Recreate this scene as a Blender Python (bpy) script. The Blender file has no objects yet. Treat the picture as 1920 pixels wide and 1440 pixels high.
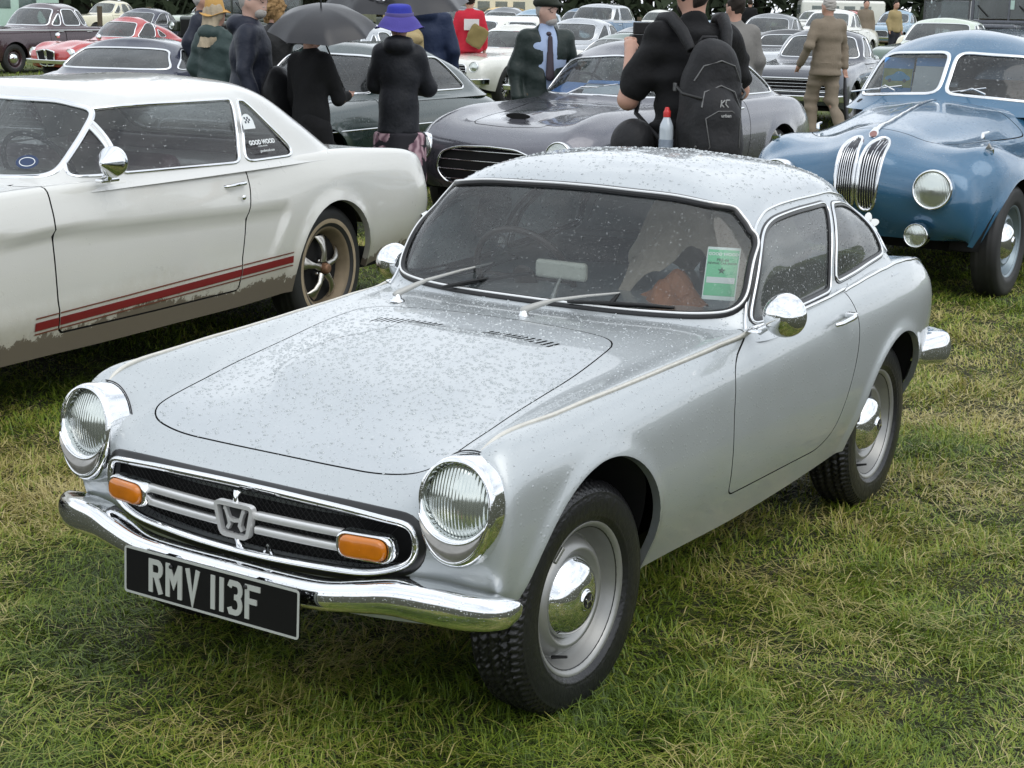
import bpy, math, random
import numpy as np
from mathutils import Vector, Matrix
R = math.radians
rng = np.random.default_rng(7)
random.seed(7)
sc = bpy.context.scene
COL = sc.collection
# ------------------------------------------------------------------ camera
CAMP = np.array([3.0881668, 2.34731281, 1.63226326])
YAW, PITCH, ROLL, FPX = R(212.1663595), R(-13.35091742), R(1.05937242), 2992.08
def _basis():
    f = np.array([math.cos(PITCH)*math.cos(YAW), math.cos(PITCH)*math.sin(YAW), math.sin(PITCH)])
    r = np.cross(f, [0, 0, 1]); r /= np.linalg.norm(r); u = np.cross(r, f)
    c, s = math.cos(ROLL), math.sin(ROLL)
    return f, r*c+u*s, -r*s+u*c
CF, CR, CU = _basis()
cd = bpy.data.cameras.new('camera'); cam = bpy.data.objects.new('camera', cd); COL.objects.link(cam)
cam.matrix_world = Matrix(((CR[0], CU[0], -CF[0], CAMP[0]), (CR[1], CU[1], -CF[1], CAMP[1]), (CR[2], CU[2], -CF[2], CAMP[2]), (0, 0, 0, 1)))
cd.sensor_width = 36; cd.lens = 36*FPX/1920; cd.clip_start = .05; cd.clip_end = 2000
sc.camera = cam
# ------------------------------------------------------------------ world and sun (overcast, wet)
SUN_EL, SUN_AZ = R(52), R(20)
w = bpy.data.worlds.new("World"); sc.world = w; w.use_nodes = True
nt = w.node_tree; nt.nodes.clear()
sky = nt.nodes.new('ShaderNodeTexSky'); sky.sky_type = 'NISHITA'; sky.sun_disc = False
sky.sun_elevation = SUN_EL; sky.sun_rotation = SUN_AZ; sky.air_density = 1; sky.dust_density = 2
tc = nt.nodes.new('ShaderNodeTexCoord')
mp = nt.nodes.new('ShaderNodeMapping'); mp.inputs['Scale'].default_value = (1, 1, 2.6)
nz = nt.nodes.new('ShaderNodeTexNoise'); nz.inputs['Scale'].default_value = 2.3; nz.inputs['Detail'].default_value = 6; nz.inputs['Roughness'].default_value = .55
rp = nt.nodes.new('ShaderNodeValToRGB'); rp.color_ramp.elements[0].position = .30; rp.color_ramp.elements[1].position = .72
rp.color_ramp.elements[0].color = (7.2, 7.9, 8.8, 1); rp.color_ramp.elements[1].color = (15.0, 15.6, 16.2, 1)
mx = nt.nodes.new('ShaderNodeMixRGB'); mx.inputs[0].default_value = .88
bg = nt.nodes.new('ShaderNodeBackground'); bg.inputs[1].default_value = .1
wo = nt.nodes.new('ShaderNodeOutputWorld')
L = nt.links.new
L(tc.outputs['Generated'], mp.inputs[0]); L(mp.outputs[0], nz.inputs[0]); L(nz.outputs[0], rp.inputs[0])
L(sky.outputs[0], mx.inputs[1]); L(rp.outputs[0], mx.inputs[2]); L(mx.outputs[0], bg.inputs[0]); L(bg.outputs[0], wo.inputs[0])
sd = bpy.data.lights.new('sun', 'SUN'); sd.energy = .8; sd.angle = R(50); sd.color = (1, .97, .92)
so = bpy.data.objects.new('sun', sd); COL.objects.link(so)
sdir = Vector((math.cos(SUN_EL)*math.sin(SUN_AZ), math.cos(SUN_EL)*math.cos(SUN_AZ), math.sin(SUN_EL)))
so.rotation_euler = sdir.to_track_quat('Z', 'Y').to_euler()
sc.render.engine = 'CYCLES'
vs = sc.view_settings; vs.view_transform = 'Standard'; vs.look = 'None'; vs.gamma = 1; vs.exposure = .25; vs.use_curve_mapping = False
sc.cycles.max_bounces = 8; sc.cycles.transparent_max_bounces = 16; sc.cycles.transmission_bounces = 6

# ================================================================== materials
MATS = {}
class NT:
    def __init__(s, name):
        s.m = bpy.data.materials.new(name); s.m.use_nodes = True; s.t = s.m.node_tree
        s.b = s.t.nodes['Principled BSDF']; s.o = s.t.nodes['Material Output']
    def n(s, t, **k):
        x = s.t.nodes.new('ShaderNode'+t)
        for a, v in k.items():
            if a[0] == '_': setattr(x, a[1:], v)
            else:
                key = {'d0': 0, 'd1': 1, 'd2': 2}.get(a, a.replace('__', ' '))
                x.inputs[key].default_value = v
        return x
    def l(s, a, b): s.t.links.new(a, b)
    def coord(s, obj=True, scale=(1, 1, 1)):
        c = s.n('TexCoord'); m = s.n('Mapping'); m.inputs['Scale'].default_value = scale
        s.l(c.outputs['Object' if obj else 'Generated'], m.inputs[0]); return m.outputs[0]
    def noise(s, v, scale, detail=4, rough=.55):
        x = s.n('TexNoise', Scale=scale, Detail=detail, Roughness=rough); s.l(v, x.inputs['Vector']); return x.outputs[0]
    def math(s, op, a, b=None, c=None, clamp=False):
        x = s.n('Math', _operation=op, _use_clamp=clamp)
        for i, v in enumerate((a, b, c)):
            if v is None: continue
            if hasattr(v, 'links'): s.l(v, x.inputs[i])
            else: x.inputs[i].default_value = v
        return x.outputs[0]
    def ramp(s, f, *st):
        x = s.n('ValToRGB'); r = x.color_ramp
        while len(r.elements) < len(st): r.elements.new(.5)
        for e, (p, c) in zip(r.elements, st):
            e.position = p; e.color = (*c, 1) if hasattr(c, '__len__') else (c, c, c, 1)
        s.l(f, x.inputs[0]); return x.outputs[0]
    def mix(s, f, a, b):
        x = s.n('MixRGB')
        for i, v in enumerate((f, a, b)):
            if hasattr(v, 'links'): s.l(v, x.inputs[i])
            elif hasattr(v, '__len__'): x.inputs[i].default_value = (*v[:3], 1)
            else: x.inputs[i].default_value = v
        return x.outputs[0]
    def bump(s, h, strength=.3, dist=.01, nrm=None):
        x = s.n('Bump', Strength=strength, Distance=dist); s.l(h, x.inputs['Height'])
        if nrm is not None: s.l(nrm, x.inputs['Normal'])
        return x.outputs[0]
def P(name, col, rough=.5, metal=0, coat=0, vary=.08, vscale=6, bump=0, bscale=60, spec=None, sheen=0, trans=0, ior=None, emit=None):
    if name in MATS: return MATS[name]
    t = NT(name); b = t.b
    v = t.coord()
    if vary:
        n = t.noise(v, vscale); c = t.mix(n, tuple(x*(1-vary) for x in col), tuple(min(1, x*(1+vary)) for x in col)); t.l(c, b.inputs['Base Color'])
    else: b.inputs['Base Color'].default_value = (*col, 1)
    rr = t.math('MULTIPLY_ADD', t.noise(v, 14), .25*rough, rough*.88); t.l(rr, b.inputs['Roughness'])
    b.inputs['Metallic'].default_value = metal; b.inputs['Coat Weight'].default_value = coat; b.inputs['Coat Roughness'].default_value = .04
    if spec is not None: b.inputs['Specular IOR Level'].default_value = spec
    if sheen: b.inputs['Sheen Weight'].default_value = sheen
    if trans: b.inputs['Transmission Weight'].default_value = trans
    if ior: b.inputs['IOR'].default_value = ior
    if bump: t.l(t.bump(t.noise(v, bscale, 5), bump, .01), b.inputs['Normal'])
    MATS[name] = t.m; return t.m
def drops(t, v, scale, lo=.12, hi=.42):
    """height of small sitting rain drops"""
    vo = t.n('TexVoronoi', Scale=scale, Randomness=1.0); t.l(v, vo.inputs['Vector'])
    sep = t.n('SeparateColor'); t.l(vo.outputs['Color'], sep.inputs[0])
    rad = t.math('MULTIPLY_ADD', t.math('POWER', sep.outputs[0], 2.0), hi-lo, lo)
    on = t.math('GREATER_THAN', sep.outputs[1], .35)
    q = t.math('SUBTRACT', 1.0, t.math('DIVIDE', vo.outputs['Distance'], rad), clamp=True)
    return t.math('MULTIPLY', t.math('MULTIPLY', t.math('POWER', q, .5), rad), on)
def paint(name, col, metal=0., rough=.3, wet=1, mud=0, mudz=.35, flake=0, scale=75, wave=0):
    if name in MATS: return MATS[name]
    t = NT(name); b = t.b; v = t.coord()
    n = t.noise(v, 2.2, 4); c = t.mix(n, tuple(x*.93 for x in col), tuple(min(1, x*1.05) for x in col))
    rr = t.math('MULTIPLY_ADD', t.noise(v, 9, 5), .16, rough-.08)
    if mud:
        g = t.n('NewGeometry'); sp = t.n('SeparateXYZ'); t.l(v, sp.inputs[0])
        z = sp.outputs[2]
        n1 = t.noise(t.coord(scale=(1.6, 1.6, 1.3)), 11, 9, .8); n2 = t.noise(t.coord(scale=(1, 1, .25)), 2.0, 3)
        hgt = t.math('SUBTRACT', mudz, z)
        k = t.math('MULTIPLY_ADD', hgt, 5.0, n1); k = t.math('MULTIPLY_ADD', n2, .7, k)
        m1 = t.ramp(k, (.98, 0), (1.55, .85)); m2 = t.ramp(k, (.25, 0), (1.3, .5))
        c = t.mix(t.math('MULTIPLY', m2, mud), c, (.36, .31, .22)); c = t.mix(t.math('MULTIPLY', m1, mud), c, (.085, .06, .035))
        rr = t.math('MULTIPLY_ADD', m1, .5, rr, clamp=True)
        ct = t.math('SUBTRACT', 1.0, t.math('MULTIPLY', m2, 1.2), clamp=True); t.l(ct, b.inputs['Coat Weight'])
    else: b.inputs['Coat Weight'].default_value = 1
    t.l(c, b.inputs['Base Color']); t.l(rr, b.inputs['Roughness'])
    b.inputs['Metallic'].default_value = metal; b.inputs['Coat Roughness'].default_value = .05; b.inputs['Coat IOR'].default_value = 1.5
    if wet:
        h = t.math('ADD', drops(t, v, scale), drops(t, v, scale*2.1, .1, .35))
        h = t.math('MULTIPLY_ADD', t.noise(v, 1.6, 2), wave, h)
        nn = t.bump(h, .55*wet, .006); t.l(nn, b.inputs['Coat Normal'])
        nn2 = t.bump(h, .3*wet, .006); t.l(nn2, b.inputs['Normal'])
    MATS[name] = t.m; return t.m
def glass(name, tint=(.8, .86, .86), wet=1, refl=1.0, scale=110, film=.05):
    if name in MATS: return MATS[name]
    t = NT(name); t.t.nodes.remove(t.b); v = t.coord()
    tr = t.n('BsdfTransparent', Color=(*tint, 1)); gl = t.n('BsdfGlossy', Roughness=.03, Color=(1, 1, 1, 1)); df = t.n('BsdfDiffuse', Color=(.75, .8, .8, 1))
    fr = t.n('Fresnel', IOR=1.62)
    h = t.math('ADD', drops(t, v, scale, .12, .5), drops(t, v, scale*2, .1, .45))
    nn = t.bump(h, .8*wet, .006); t.l(nn, gl.inputs['Normal'])
    a = t.n('MixShader'); t.l(t.math('MULTIPLY', fr.outputs[0], refl), a.inputs[0]); t.l(tr.outputs[0], a.inputs[1]); t.l(gl.outputs[0], a.inputs[2])
    m = t.math('MULTIPLY', t.ramp(h, (.15, 0), (.38, 1)), .22*wet)
    fm = t.math('MULTIPLY_ADD', t.noise(v, 3, 3), film, m)
    c = t.n('MixShader'); t.l(fm, c.inputs[0]); t.l(a.outputs[0], c.inputs[1]); t.l(df.outputs[0], c.inputs[2])
    t.l(c.outputs[0], t.o.inputs[0]); MATS[name] = t.m; return t.m
def cloth(name, col, col2=None, scale=120, bump=.4, rough=.85, weave=0):
    if name in MATS: return MATS[name]
    t = NT(name); b = t.b; v = t.coord()
    col2 = col2 or tuple(x*1.5+.004 for x in col)
    c = t.mix(t.noise(v, 7, 5), col, col2)
    if weave:
        w1 = t.n('TexWave', Scale=weave, Distortion=.6); t.l(v, w1.inputs['Vector'])
        w2 = t.n('TexWave', Scale=weave, Distortion=.6, _bands_direction='Z'); t.l(v, w2.inputs['Vector'])
        c = t.mix(t.math('MULTIPLY', t.math('ADD', w1.outputs[1], w2.outputs[1]), .22), c, tuple(min(1, x*2.0) for x in col))
    t.l(c, b.inputs['Base Color']); b.inputs['Roughness'].default_value = rough; b.inputs['Sheen Weight'].default_value = .03; b.inputs['Specular IOR Level'].default_value = .25
    t.l(t.bump(t.noise(v, 9, 3, .6), bump, .03, t.bump(t.noise(v, scale, 3), .25, .004)), b.inputs['Normal'])
    MATS[name] = t.m; return t.m
CHROME = P('chrome', (.80, .81, .82), .07, 1, vary=.03)
def _ch():
    t = NT('wet_chrome'); v = t.coord(); b = t.b
    b.inputs['Base Color'].default_value = (.82, .83, .84, 1); b.inputs['Metallic'].default_value = 1; b.inputs['Roughness'].default_value = .06
    h = t.math('ADD', drops(t, v, 170, .1, .35), drops(t, v, 330, .1, .3)); h2 = t.math('MULTIPLY_ADD', t.noise(v, 5, 2), .12, h)
    t.l(t.bump(h2, .4, .004), b.inputs['Normal']); MATS['wet_chrome'] = t.m; return t.m
WCHROME = _ch()
RUBBER = P('black_rubber', (.012, .012, .013), .45, vary=.3, bump=.1)
DARK = P('dark_void', (.004, .004, .004), .95, vary=0)
STEEL = P('silver_wheel_paint', (.32, .32, .31), .38, .65, vary=.15, vscale=12)
INTER = P('dark_interior', (.022, .022, .024), .75, vary=.3)
TRIMW = P('bright_trim', (.72, .72, .70), .2, 1, vary=.08, vscale=30)
AMBER = P('amber_lens', (.50, .145, .003), .25, 0, coat=.6, vary=.3, vscale=30)
WHITEP = P('white_print', (.72, .74, .72), .5, vary=.03)
GLASS = glass('wet_glass')
def lens_mat():
    t = NT('ribbed_lamp_glass'); b = t.b; v = t.coord()
    w1 = t.n('TexWave', Scale=38, Distortion=.2, _bands_direction='Y'); t.l(v, w1.inputs['Vector'])
    b.inputs['Base Color'].default_value = (.62, .66, .62, 1); b.inputs['Metallic'].default_value = .85; b.inputs['Roughness'].default_value = .12
    b.inputs['Coat Weight'].default_value = 1
    t.l(t.bump(w1.outputs[1], .5, .004), b.inputs['Normal']); t.l(t.bump(drops(t, v, 150), .3, .005), b.inputs['Coat Normal'])
    MATS['lens'] = t.m; return t.m
LENS = lens_mat()
CLEARL = P('clear_ribbed_lens', (.24, .23, .21), .2, .3, coat=1, vary=.3, vscale=60)
# ================================================================== object helpers
def tagit(o, label, cat, group=None, kind=None):
    if label: o['label'] = label
    if cat: o['category'] = cat
    if group: o['group'] = group
    if kind: o['kind'] = kind
    return o
def thing(name, label, cat, loc=(0, 0, 0), rotz=0, group=None):
    o = bpy.data.objects.new(name, None); o.empty_display_size = .2; COL.objects.link(o)
    o.location = loc; o.rotation_euler = (0, 0, rotz); return tagit(o, label, cat, group)
class M:
    """triangle mesh: V positions, N normals, A attributes(u,v), F triangles"""
    def __init__(s, V, F, N=None, A=None):
        s.V = np.asarray(V, float).reshape(-1, 3); s.F = np.asarray(F, int).reshape(-1, 3)
        s.N = vnormals(s.V, s.F) if N is None else N
        s.A = np.zeros((len(s.V), 2)) if A is None else A
    def sub(s, mask): return M(s.V, s.F[mask], s.N, s.A).clean()
    def clean(s):
        u, inv = np.unique(s.F, return_inverse=True)
        return M(s.V[u], inv.reshape(-1, 3), s.N[u], s.A[u])
    def off(s, d): return M(s.V+s.N*d, s.F, s.N, s.A)
    def mirror(s): return M(s.V*[1, -1, 1], s.F[:, ::-1], s.N*[1, -1, 1], s.A)
    def tr(s, loc=(0, 0, 0), sc=(1, 1, 1), rot=None):
        sc = np.array(sc, float); V = s.V*sc; N = s.N/sc; N /= np.linalg.norm(N, axis=1, keepdims=True)+1e-12
        if rot is not None: R3 = np.array(rot); V = V@R3.T; N = N@R3.T
        return M(V+np.array(loc), s.F if np.prod(sc) > 0 else s.F[:, ::-1], N, s.A)
def vnormals(V, F):
    n = np.cross(V[F[:, 1]]-V[F[:, 0]], V[F[:, 2]]-V[F[:, 0]]); N = np.zeros_like(V)
    for i in range(3): np.add.at(N, F[:, i], n)
    return N/(np.linalg.norm(N, axis=1, keepdims=True)+1e-12)
def join(ms):
    ms = [m for m in ms if m is not None and len(m.F)]
    o = np.cumsum([0]+[len(m.V) for m in ms[:-1]])
    return M(np.concatenate([m.V for m in ms]), np.concatenate([m.F+k for m, k in zip(ms, o)]), np.concatenate([m.N for m in ms]), np.concatenate([m.A for m in ms]))
def mkmesh(name, m, mats, smooth=True, custom=True, fmat=None):
    me = bpy.data.meshes.new(name); V, F = m.V, m.F
    a = V[F]; ok = np.linalg.norm(np.cross(a[:, 1]-a[:, 0], a[:, 2]-a[:, 0]), axis=1) > 1e-12
    F = F[ok]
    me.vertices.add(len(V)); me.vertices.foreach_set('co', V.astype(np.float32).ravel())
    me.loops.add(len(F)*3); me.loops.foreach_set('vertex_index', F.astype(np.int32).ravel())
    me.polygons.add(len(F)); me.polygons.foreach_set('loop_start', np.arange(0, len(F)*3, 3, dtype=np.int32)); me.polygons.foreach_set('loop_total', np.full(len(F), 3, np.int32))
    if fmat is not None: me.polygons.foreach_set('material_index', np.asarray(fmat)[ok].astype(np.int32))
    me.update(calc_edges=True)
    if smooth:
        me.polygons.foreach_set('use_smooth', np.ones(len(F), bool))
        if custom: me.normals_split_custom_set_from_vertices(m.N.astype(np.float32))
    else: me.polygons.foreach_set('use_smooth', np.zeros(len(F), bool))
    for x in (mats if isinstance(mats, (list, tuple)) else [mats]): me.materials.append(x)
    return me
def add(name, m, mat, parent=None, smooth=True, custom=True, fmat=None, label=None, cat=None, group=None, kind=None):
    if m is None or len(m.F) == 0: return None
    o = bpy.data.objects.new(name, mkmesh(name, m, mat, smooth, custom, fmat)); COL.objects.link(o)
    if parent is not None: o.parent = parent
    return tagit(o, label, cat, group, kind)
def kids(o): return [c for c in bpy.data.objects if c.parent == o]
def copy_tree(o, loc, rotz, label, parent=None):
    ch = {}
    for c in bpy.data.objects:
        if c.parent: ch.setdefault(c.parent.name, []).append(c)
    def rec(src, par):
        c = src.copy(); COL.objects.link(c); c.parent = par
        for k in ch.get(src.name, []): rec(k, c)
        return c
    r = rec(o, parent); r.location = loc; r.rotation_euler = (0, 0, rotz); r['label'] = label
    return r
# ------------------------------------------------------------------ primitives
def grid(P3, closeu=False, closev=False, N=None, A=None):
    I, J = P3.shape[:2]; i = np.arange(I if closeu else I-1); j = np.arange(J if closev else J-1)
    ii, jj = np.meshgrid(i, j, indexing='ij'); i2, j2 = (ii+1) % I, (jj+1) % J
    a, b, c, d = ii*J+jj, i2*J+jj, i2*J+j2, ii*J+j2
    F = np.concatenate([np.stack([a, b, c], -1).reshape(-1, 3), np.stack([a, c, d], -1).reshape(-1, 3)])
    return M(P3.reshape(-1, 3), F, N, A)
def box(x0, x1, y0, y1, z0, z1, bev=0.0):
    if bev <= 0:
        V = np.array([(x, y, z) for x in (x0, x1) for y in (y0, y1) for z in (z0, z1)], float)
        Q = [(0, 1, 3, 2), (4, 6, 7, 5), (0, 4, 5, 1), (2, 3, 7, 6), (0, 2, 6, 4), (1, 5, 7, 3)]
        Vs, F = [], []
        for q in Q:
            k = len(Vs); Vs += [V[i] for i in q]; F += [(k, k+1, k+2), (k, k+2, k+3)]
        return M(Vs, F)
    c = np.array([(x0+x1)/2, (y0+y1)/2, (z0+z1)/2]); h = np.array([x1-x0, y1-y0, z1-z0])/2
    bev = min(bev, h.min()*.98)
    th = np.linspace(-math.pi, math.pi, 17); ph = np.linspace(-math.pi/2, math.pi/2, 9)
    T, Pp = np.meshgrid(th[:-1]+math.pi/16*0+.0001, ph, indexing='ij')
    n = np.stack([np.cos(Pp)*np.cos(T), np.cos(Pp)*np.sin(T), np.sin(Pp)], -1)
    sg = np.sign(np.where(abs(n) < 1e-6, 1e-6, n))
    # duplicate seams by using 4 copies of quadrant ends
    ths = np.concatenate([np.linspace(q*math.pi/2, (q+1)*math.pi/2, 4) for q in range(4)]); sx = np.repeat([1, -1, -1, 1], 4); sy = np.repeat([1, 1, -1, -1], 4)
    phs = np.concatenate([np.linspace(-math.pi/2, 0, 4), np.linspace(0, math.pi/2, 4)]); sz = np.repeat([-1, 1], 4)
    T, Pp = np.meshgrid(ths, phs, indexing='ij')
    n = np.stack([np.cos(Pp)*np.cos(T), np.cos(Pp)*np.sin(T), np.sin(Pp)], -1)
    s3 = np.stack([np.broadcast_to(sx[:, None], T.shape), np.broadcast_to(sy[:, None], T.shape), np.broadcast_to(sz[None], T.shape)], -1)
    V = c+s3*(h-bev)+n*bev
    return grid(V, closeu=True, N=n.reshape(-1, 3))
def flipm(m): return M(m.V, m.F[:, ::-1], -m.N, m.A)
def lathe(prof, axis='y', seg=48, c=(0, 0, 0), arc=None):
    """prof: (radius, along) list. axis y: along=+y outward"""
    prof = np.array(prof, float); a = np.linspace(0, 2*math.pi, seg, endpoint=False) if arc is None else np.linspace(arc[0], arc[1], seg)
    r, h = prof[:, 0][None], prof[:, 1][None]; A = a[:, None]
    X, Z, Y = np.cos(A)*r, np.sin(A)*r, np.broadcast_to(h, (len(a), len(prof)))
    V = {'y': np.stack([X, Y, Z], -1), 'x': np.stack([Y, X, Z], -1), 'z': np.stack([X, Z, Y], -1)}[axis]+np.array(c)
    m = grid(V, closeu=arc is None)
    if axis in 'y': m = M(m.V, m.F[:, ::-1])
    elif axis == 'x': pass
    return m
def tube(pts, rad, seg=8, closed=False, caps=True):
    pts = np.array(pts, float); n = len(pts); rad = np.broadcast_to(rad, (n,))
    T = np.gradient(pts, axis=0) if not closed else np.roll(pts, -1, 0)-np.roll(pts, 1, 0)
    T /= np.linalg.norm(T, axis=1, keepdims=True)+1e-12
    u = np.array([0, 0, 1.]) if abs(T[0][2]) < .9 else np.array([1., 0, 0]); rings = []
    for i in range(n):
        s = np.cross(T[i], u); s /= np.linalg.norm(s)+1e-12; u = np.cross(s, T[i])
        a = np.linspace(0, 2*math.pi, seg, endpoint=False)[:, None]
        rings.append(pts[i]+(np.cos(a)*s+np.sin(a)*u)*rad[i])
    V = np.array(rings)
    if caps and not closed: V = np.concatenate([np.broadcast_to(pts[0], (1, seg, 3)), V, np.broadcast_to(pts[-1], (1, seg, 3))])
    g = grid(V, closeu=closed, closev=True); return M(g.V, g.F[:, ::-1])
def loopnormals_ok(m): return m
def makima(x, Y, xq):
    """modified akima through columns of Y at knots x"""
    x = np.asarray(x, float); n = len(x)
    if n == 2: t = ((xq-x[0])/(x[1]-x[0]))[:, None]; return Y[0]*(1-t)+Y[1]*t
    h = np.diff(x)[:, None]; m = np.diff(Y, axis=0)/h
    m = np.concatenate([[3*m[0]-2*m[1] if n > 2 else m[0]], [2*m[0]-m[1]], m, [2*m[-1]-m[-2]], [3*m[-1]-2*m[-2]]])
    w1 = abs(m[3:]-m[2:-1])+abs(m[3:]+m[2:-1])/2; w2 = abs(m[1:-2]-m[:-3])+abs(m[1:-2]+m[:-3])/2
    s = w1+w2; d = np.where(s > 1e-9, (w1*m[1:-2]+w2*m[2:-1])/np.maximum(s, 1e-9), (m[1:-2]+m[2:-1])/2)
    k = np.clip(np.searchsorted(x, xq, 'right')-1, 0, n-2); H = h[k]; t = ((xq-x[k])[:, None])/H
    return ((1+2*t)*(1-t)**2)*Y[k]+t*(1-t)**2*H*d[k]+t*t*(3-2*t)*Y[k+1]+t*t*(t-1)*H*d[k+1]
def catmull(x, Y, xq):
    x = np.asarray(x, float); n = len(x); h = np.diff(x)[:, None]; m = np.diff(Y, axis=0)/h
    d = np.empty_like(Y); d[1:-1] = (h[1:]*m[:-1]+h[:-1]*m[1:])/(h[1:]+h[:-1]); d[0] = m[0]; d[-1] = m[-1]
    k = np.clip(np.searchsorted(x, xq, 'right')-1, 0, n-2); H = h[k]; t = ((xq-x[k])[:, None])/H
    return ((1+2*t)*(1-t)**2)*Y[k]+t*(1-t)**2*H*d[k]+t*t*(3-2*t)*Y[k+1]+t*t*(t-1)*H*d[k+1]
def net(C, res=.02, interp=catmull, su=None, sv=None, smooth=0):
    """interpolating surface through control net C (I,J,3)"""
    C = np.array(C, float); I, J = C.shape[:2]
    def knots(C):
        d = np.linalg.norm(np.diff(C, axis=0), axis=2); d = np.sqrt(d.mean(1)*(d.max(1)*.3+d.mean(1)*.7))
        return np.concatenate([[0], np.cumsum(np.maximum(d, 1e-3)**.75)]), d
    ku, du = knots(C); kv, dv = knots(C.transpose(1, 0, 2))
    def samp(k, d): return np.unique(np.concatenate([np.linspace(k[i], k[i+1], max(2, int(math.ceil(d[i]/res)))+1) for i in range(len(d))]).round(9))
    uq, vq = samp(ku, du), samp(kv, dv)
    T = interp(ku, C.reshape(I, -1), uq).reshape(len(uq), J, 3)
    S = interp(kv, T.transpose(1, 0, 2).reshape(J, -1), vq).reshape(len(vq), len(uq), 3).transpose(1, 0, 2)
    for _ in range(smooth):
        Q = S.copy(); S[1:-1] = .5*Q[1:-1]+.25*(Q[2:]+Q[:-2]); Q = S.copy(); S[:, 1:-1] = .5*Q[:, 1:-1]+.25*(Q[:, 2:]+Q[:, :-2])
    ui = np.interp(uq, ku, np.arange(I)); vi = np.interp(vq, kv, np.arange(J))
    A = np.stack(np.meshgrid(ui, vi, indexing='ij'), -1).reshape(-1, 2)
    Su = np.gradient(S, axis=0); Sv = np.gradient(S, axis=1); N = np.cross(Su, Sv).reshape(-1, 3)
    g = grid(S); fn = g.N; l = np.linalg.norm(N, axis=1, keepdims=True); N = np.where(l > 1e-10, N/(l+1e-12), fn)
    N = np.where(((N*fn).sum(1, keepdims=True) > .3), N, fn)
    return M(g.V, g.F, N, A)
# ------------------------------------------------------------------ cutting
def poly_sdf(poly, X, Y):
    poly = np.asarray(poly, float); a = poly; b = np.roll(poly, -1, 0); d = np.full(X.shape, 1e9); ins = np.zeros(X.shape, bool)
    for (x0, y0), (x1, y1) in zip(a, b):
        ex, ey = x1-x0, y1-y0; l = ex*ex+ey*ey+1e-18
        t = np.clip(((X-x0)*ex+(Y-y0)*ey)/l, 0, 1); d = np.minimum(d, (X-x0-t*ex)**2+(Y-y0-t*ey)**2)
        c = (y0 > Y) != (y1 > Y)
        with np.errstate(divide='ignore', invalid='ignore'): xi = (x1-x0)*(Y-y0)/(y1-y0+1e-18)+x0
        ins ^= c & (X < xi)
    d = np.sqrt(d); return np.where(ins, -d, d)
def chaikin(p, n=3, closed=True, w=.25):
    p = np.asarray(p, float)
    for _ in range(n):
        q = np.roll(p, -1, 0)
        if closed: p = np.stack([p*(1-w)+q*w, p*w+q*(1-w)], 1).reshape(-1, p.shape[1])
        else:
            a, b = p[:-1], p[1:]; m = np.stack([a*(1-w)+b*w, a*w+b*(1-w)], 1).reshape(-1, p.shape[1]); p = np.concatenate([p[:1], m, p[-1:]])
    return p
def rpoly(pts, r=.03, n=5):
    """polygon with rounded corners; r scalar or list"""
    pts = np.asarray(pts, float); out = []
    kp_ = np.linalg.norm(pts-np.roll(pts, 1, 0), axis=1) > 1e-6; r = np.broadcast_to(r, (len(pts),))[kp_]; pts = pts[kp_]; k = len(pts)
    for i in range(k):
        p, a, b = pts[i], pts[i-1]-pts[i], pts[(i+1) % k]-pts[i]; la, lb = np.linalg.norm(a), np.linalg.norm(b)
        q = min(r[i], la*.48, lb*.48); s, e = p+a/la*q, p+b/lb*q
        for t in np.linspace(0, 1, n+1): out.append((1-t)**2*s+2*t*(1-t)*p+t*t*e)
    return np.array(out)
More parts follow.
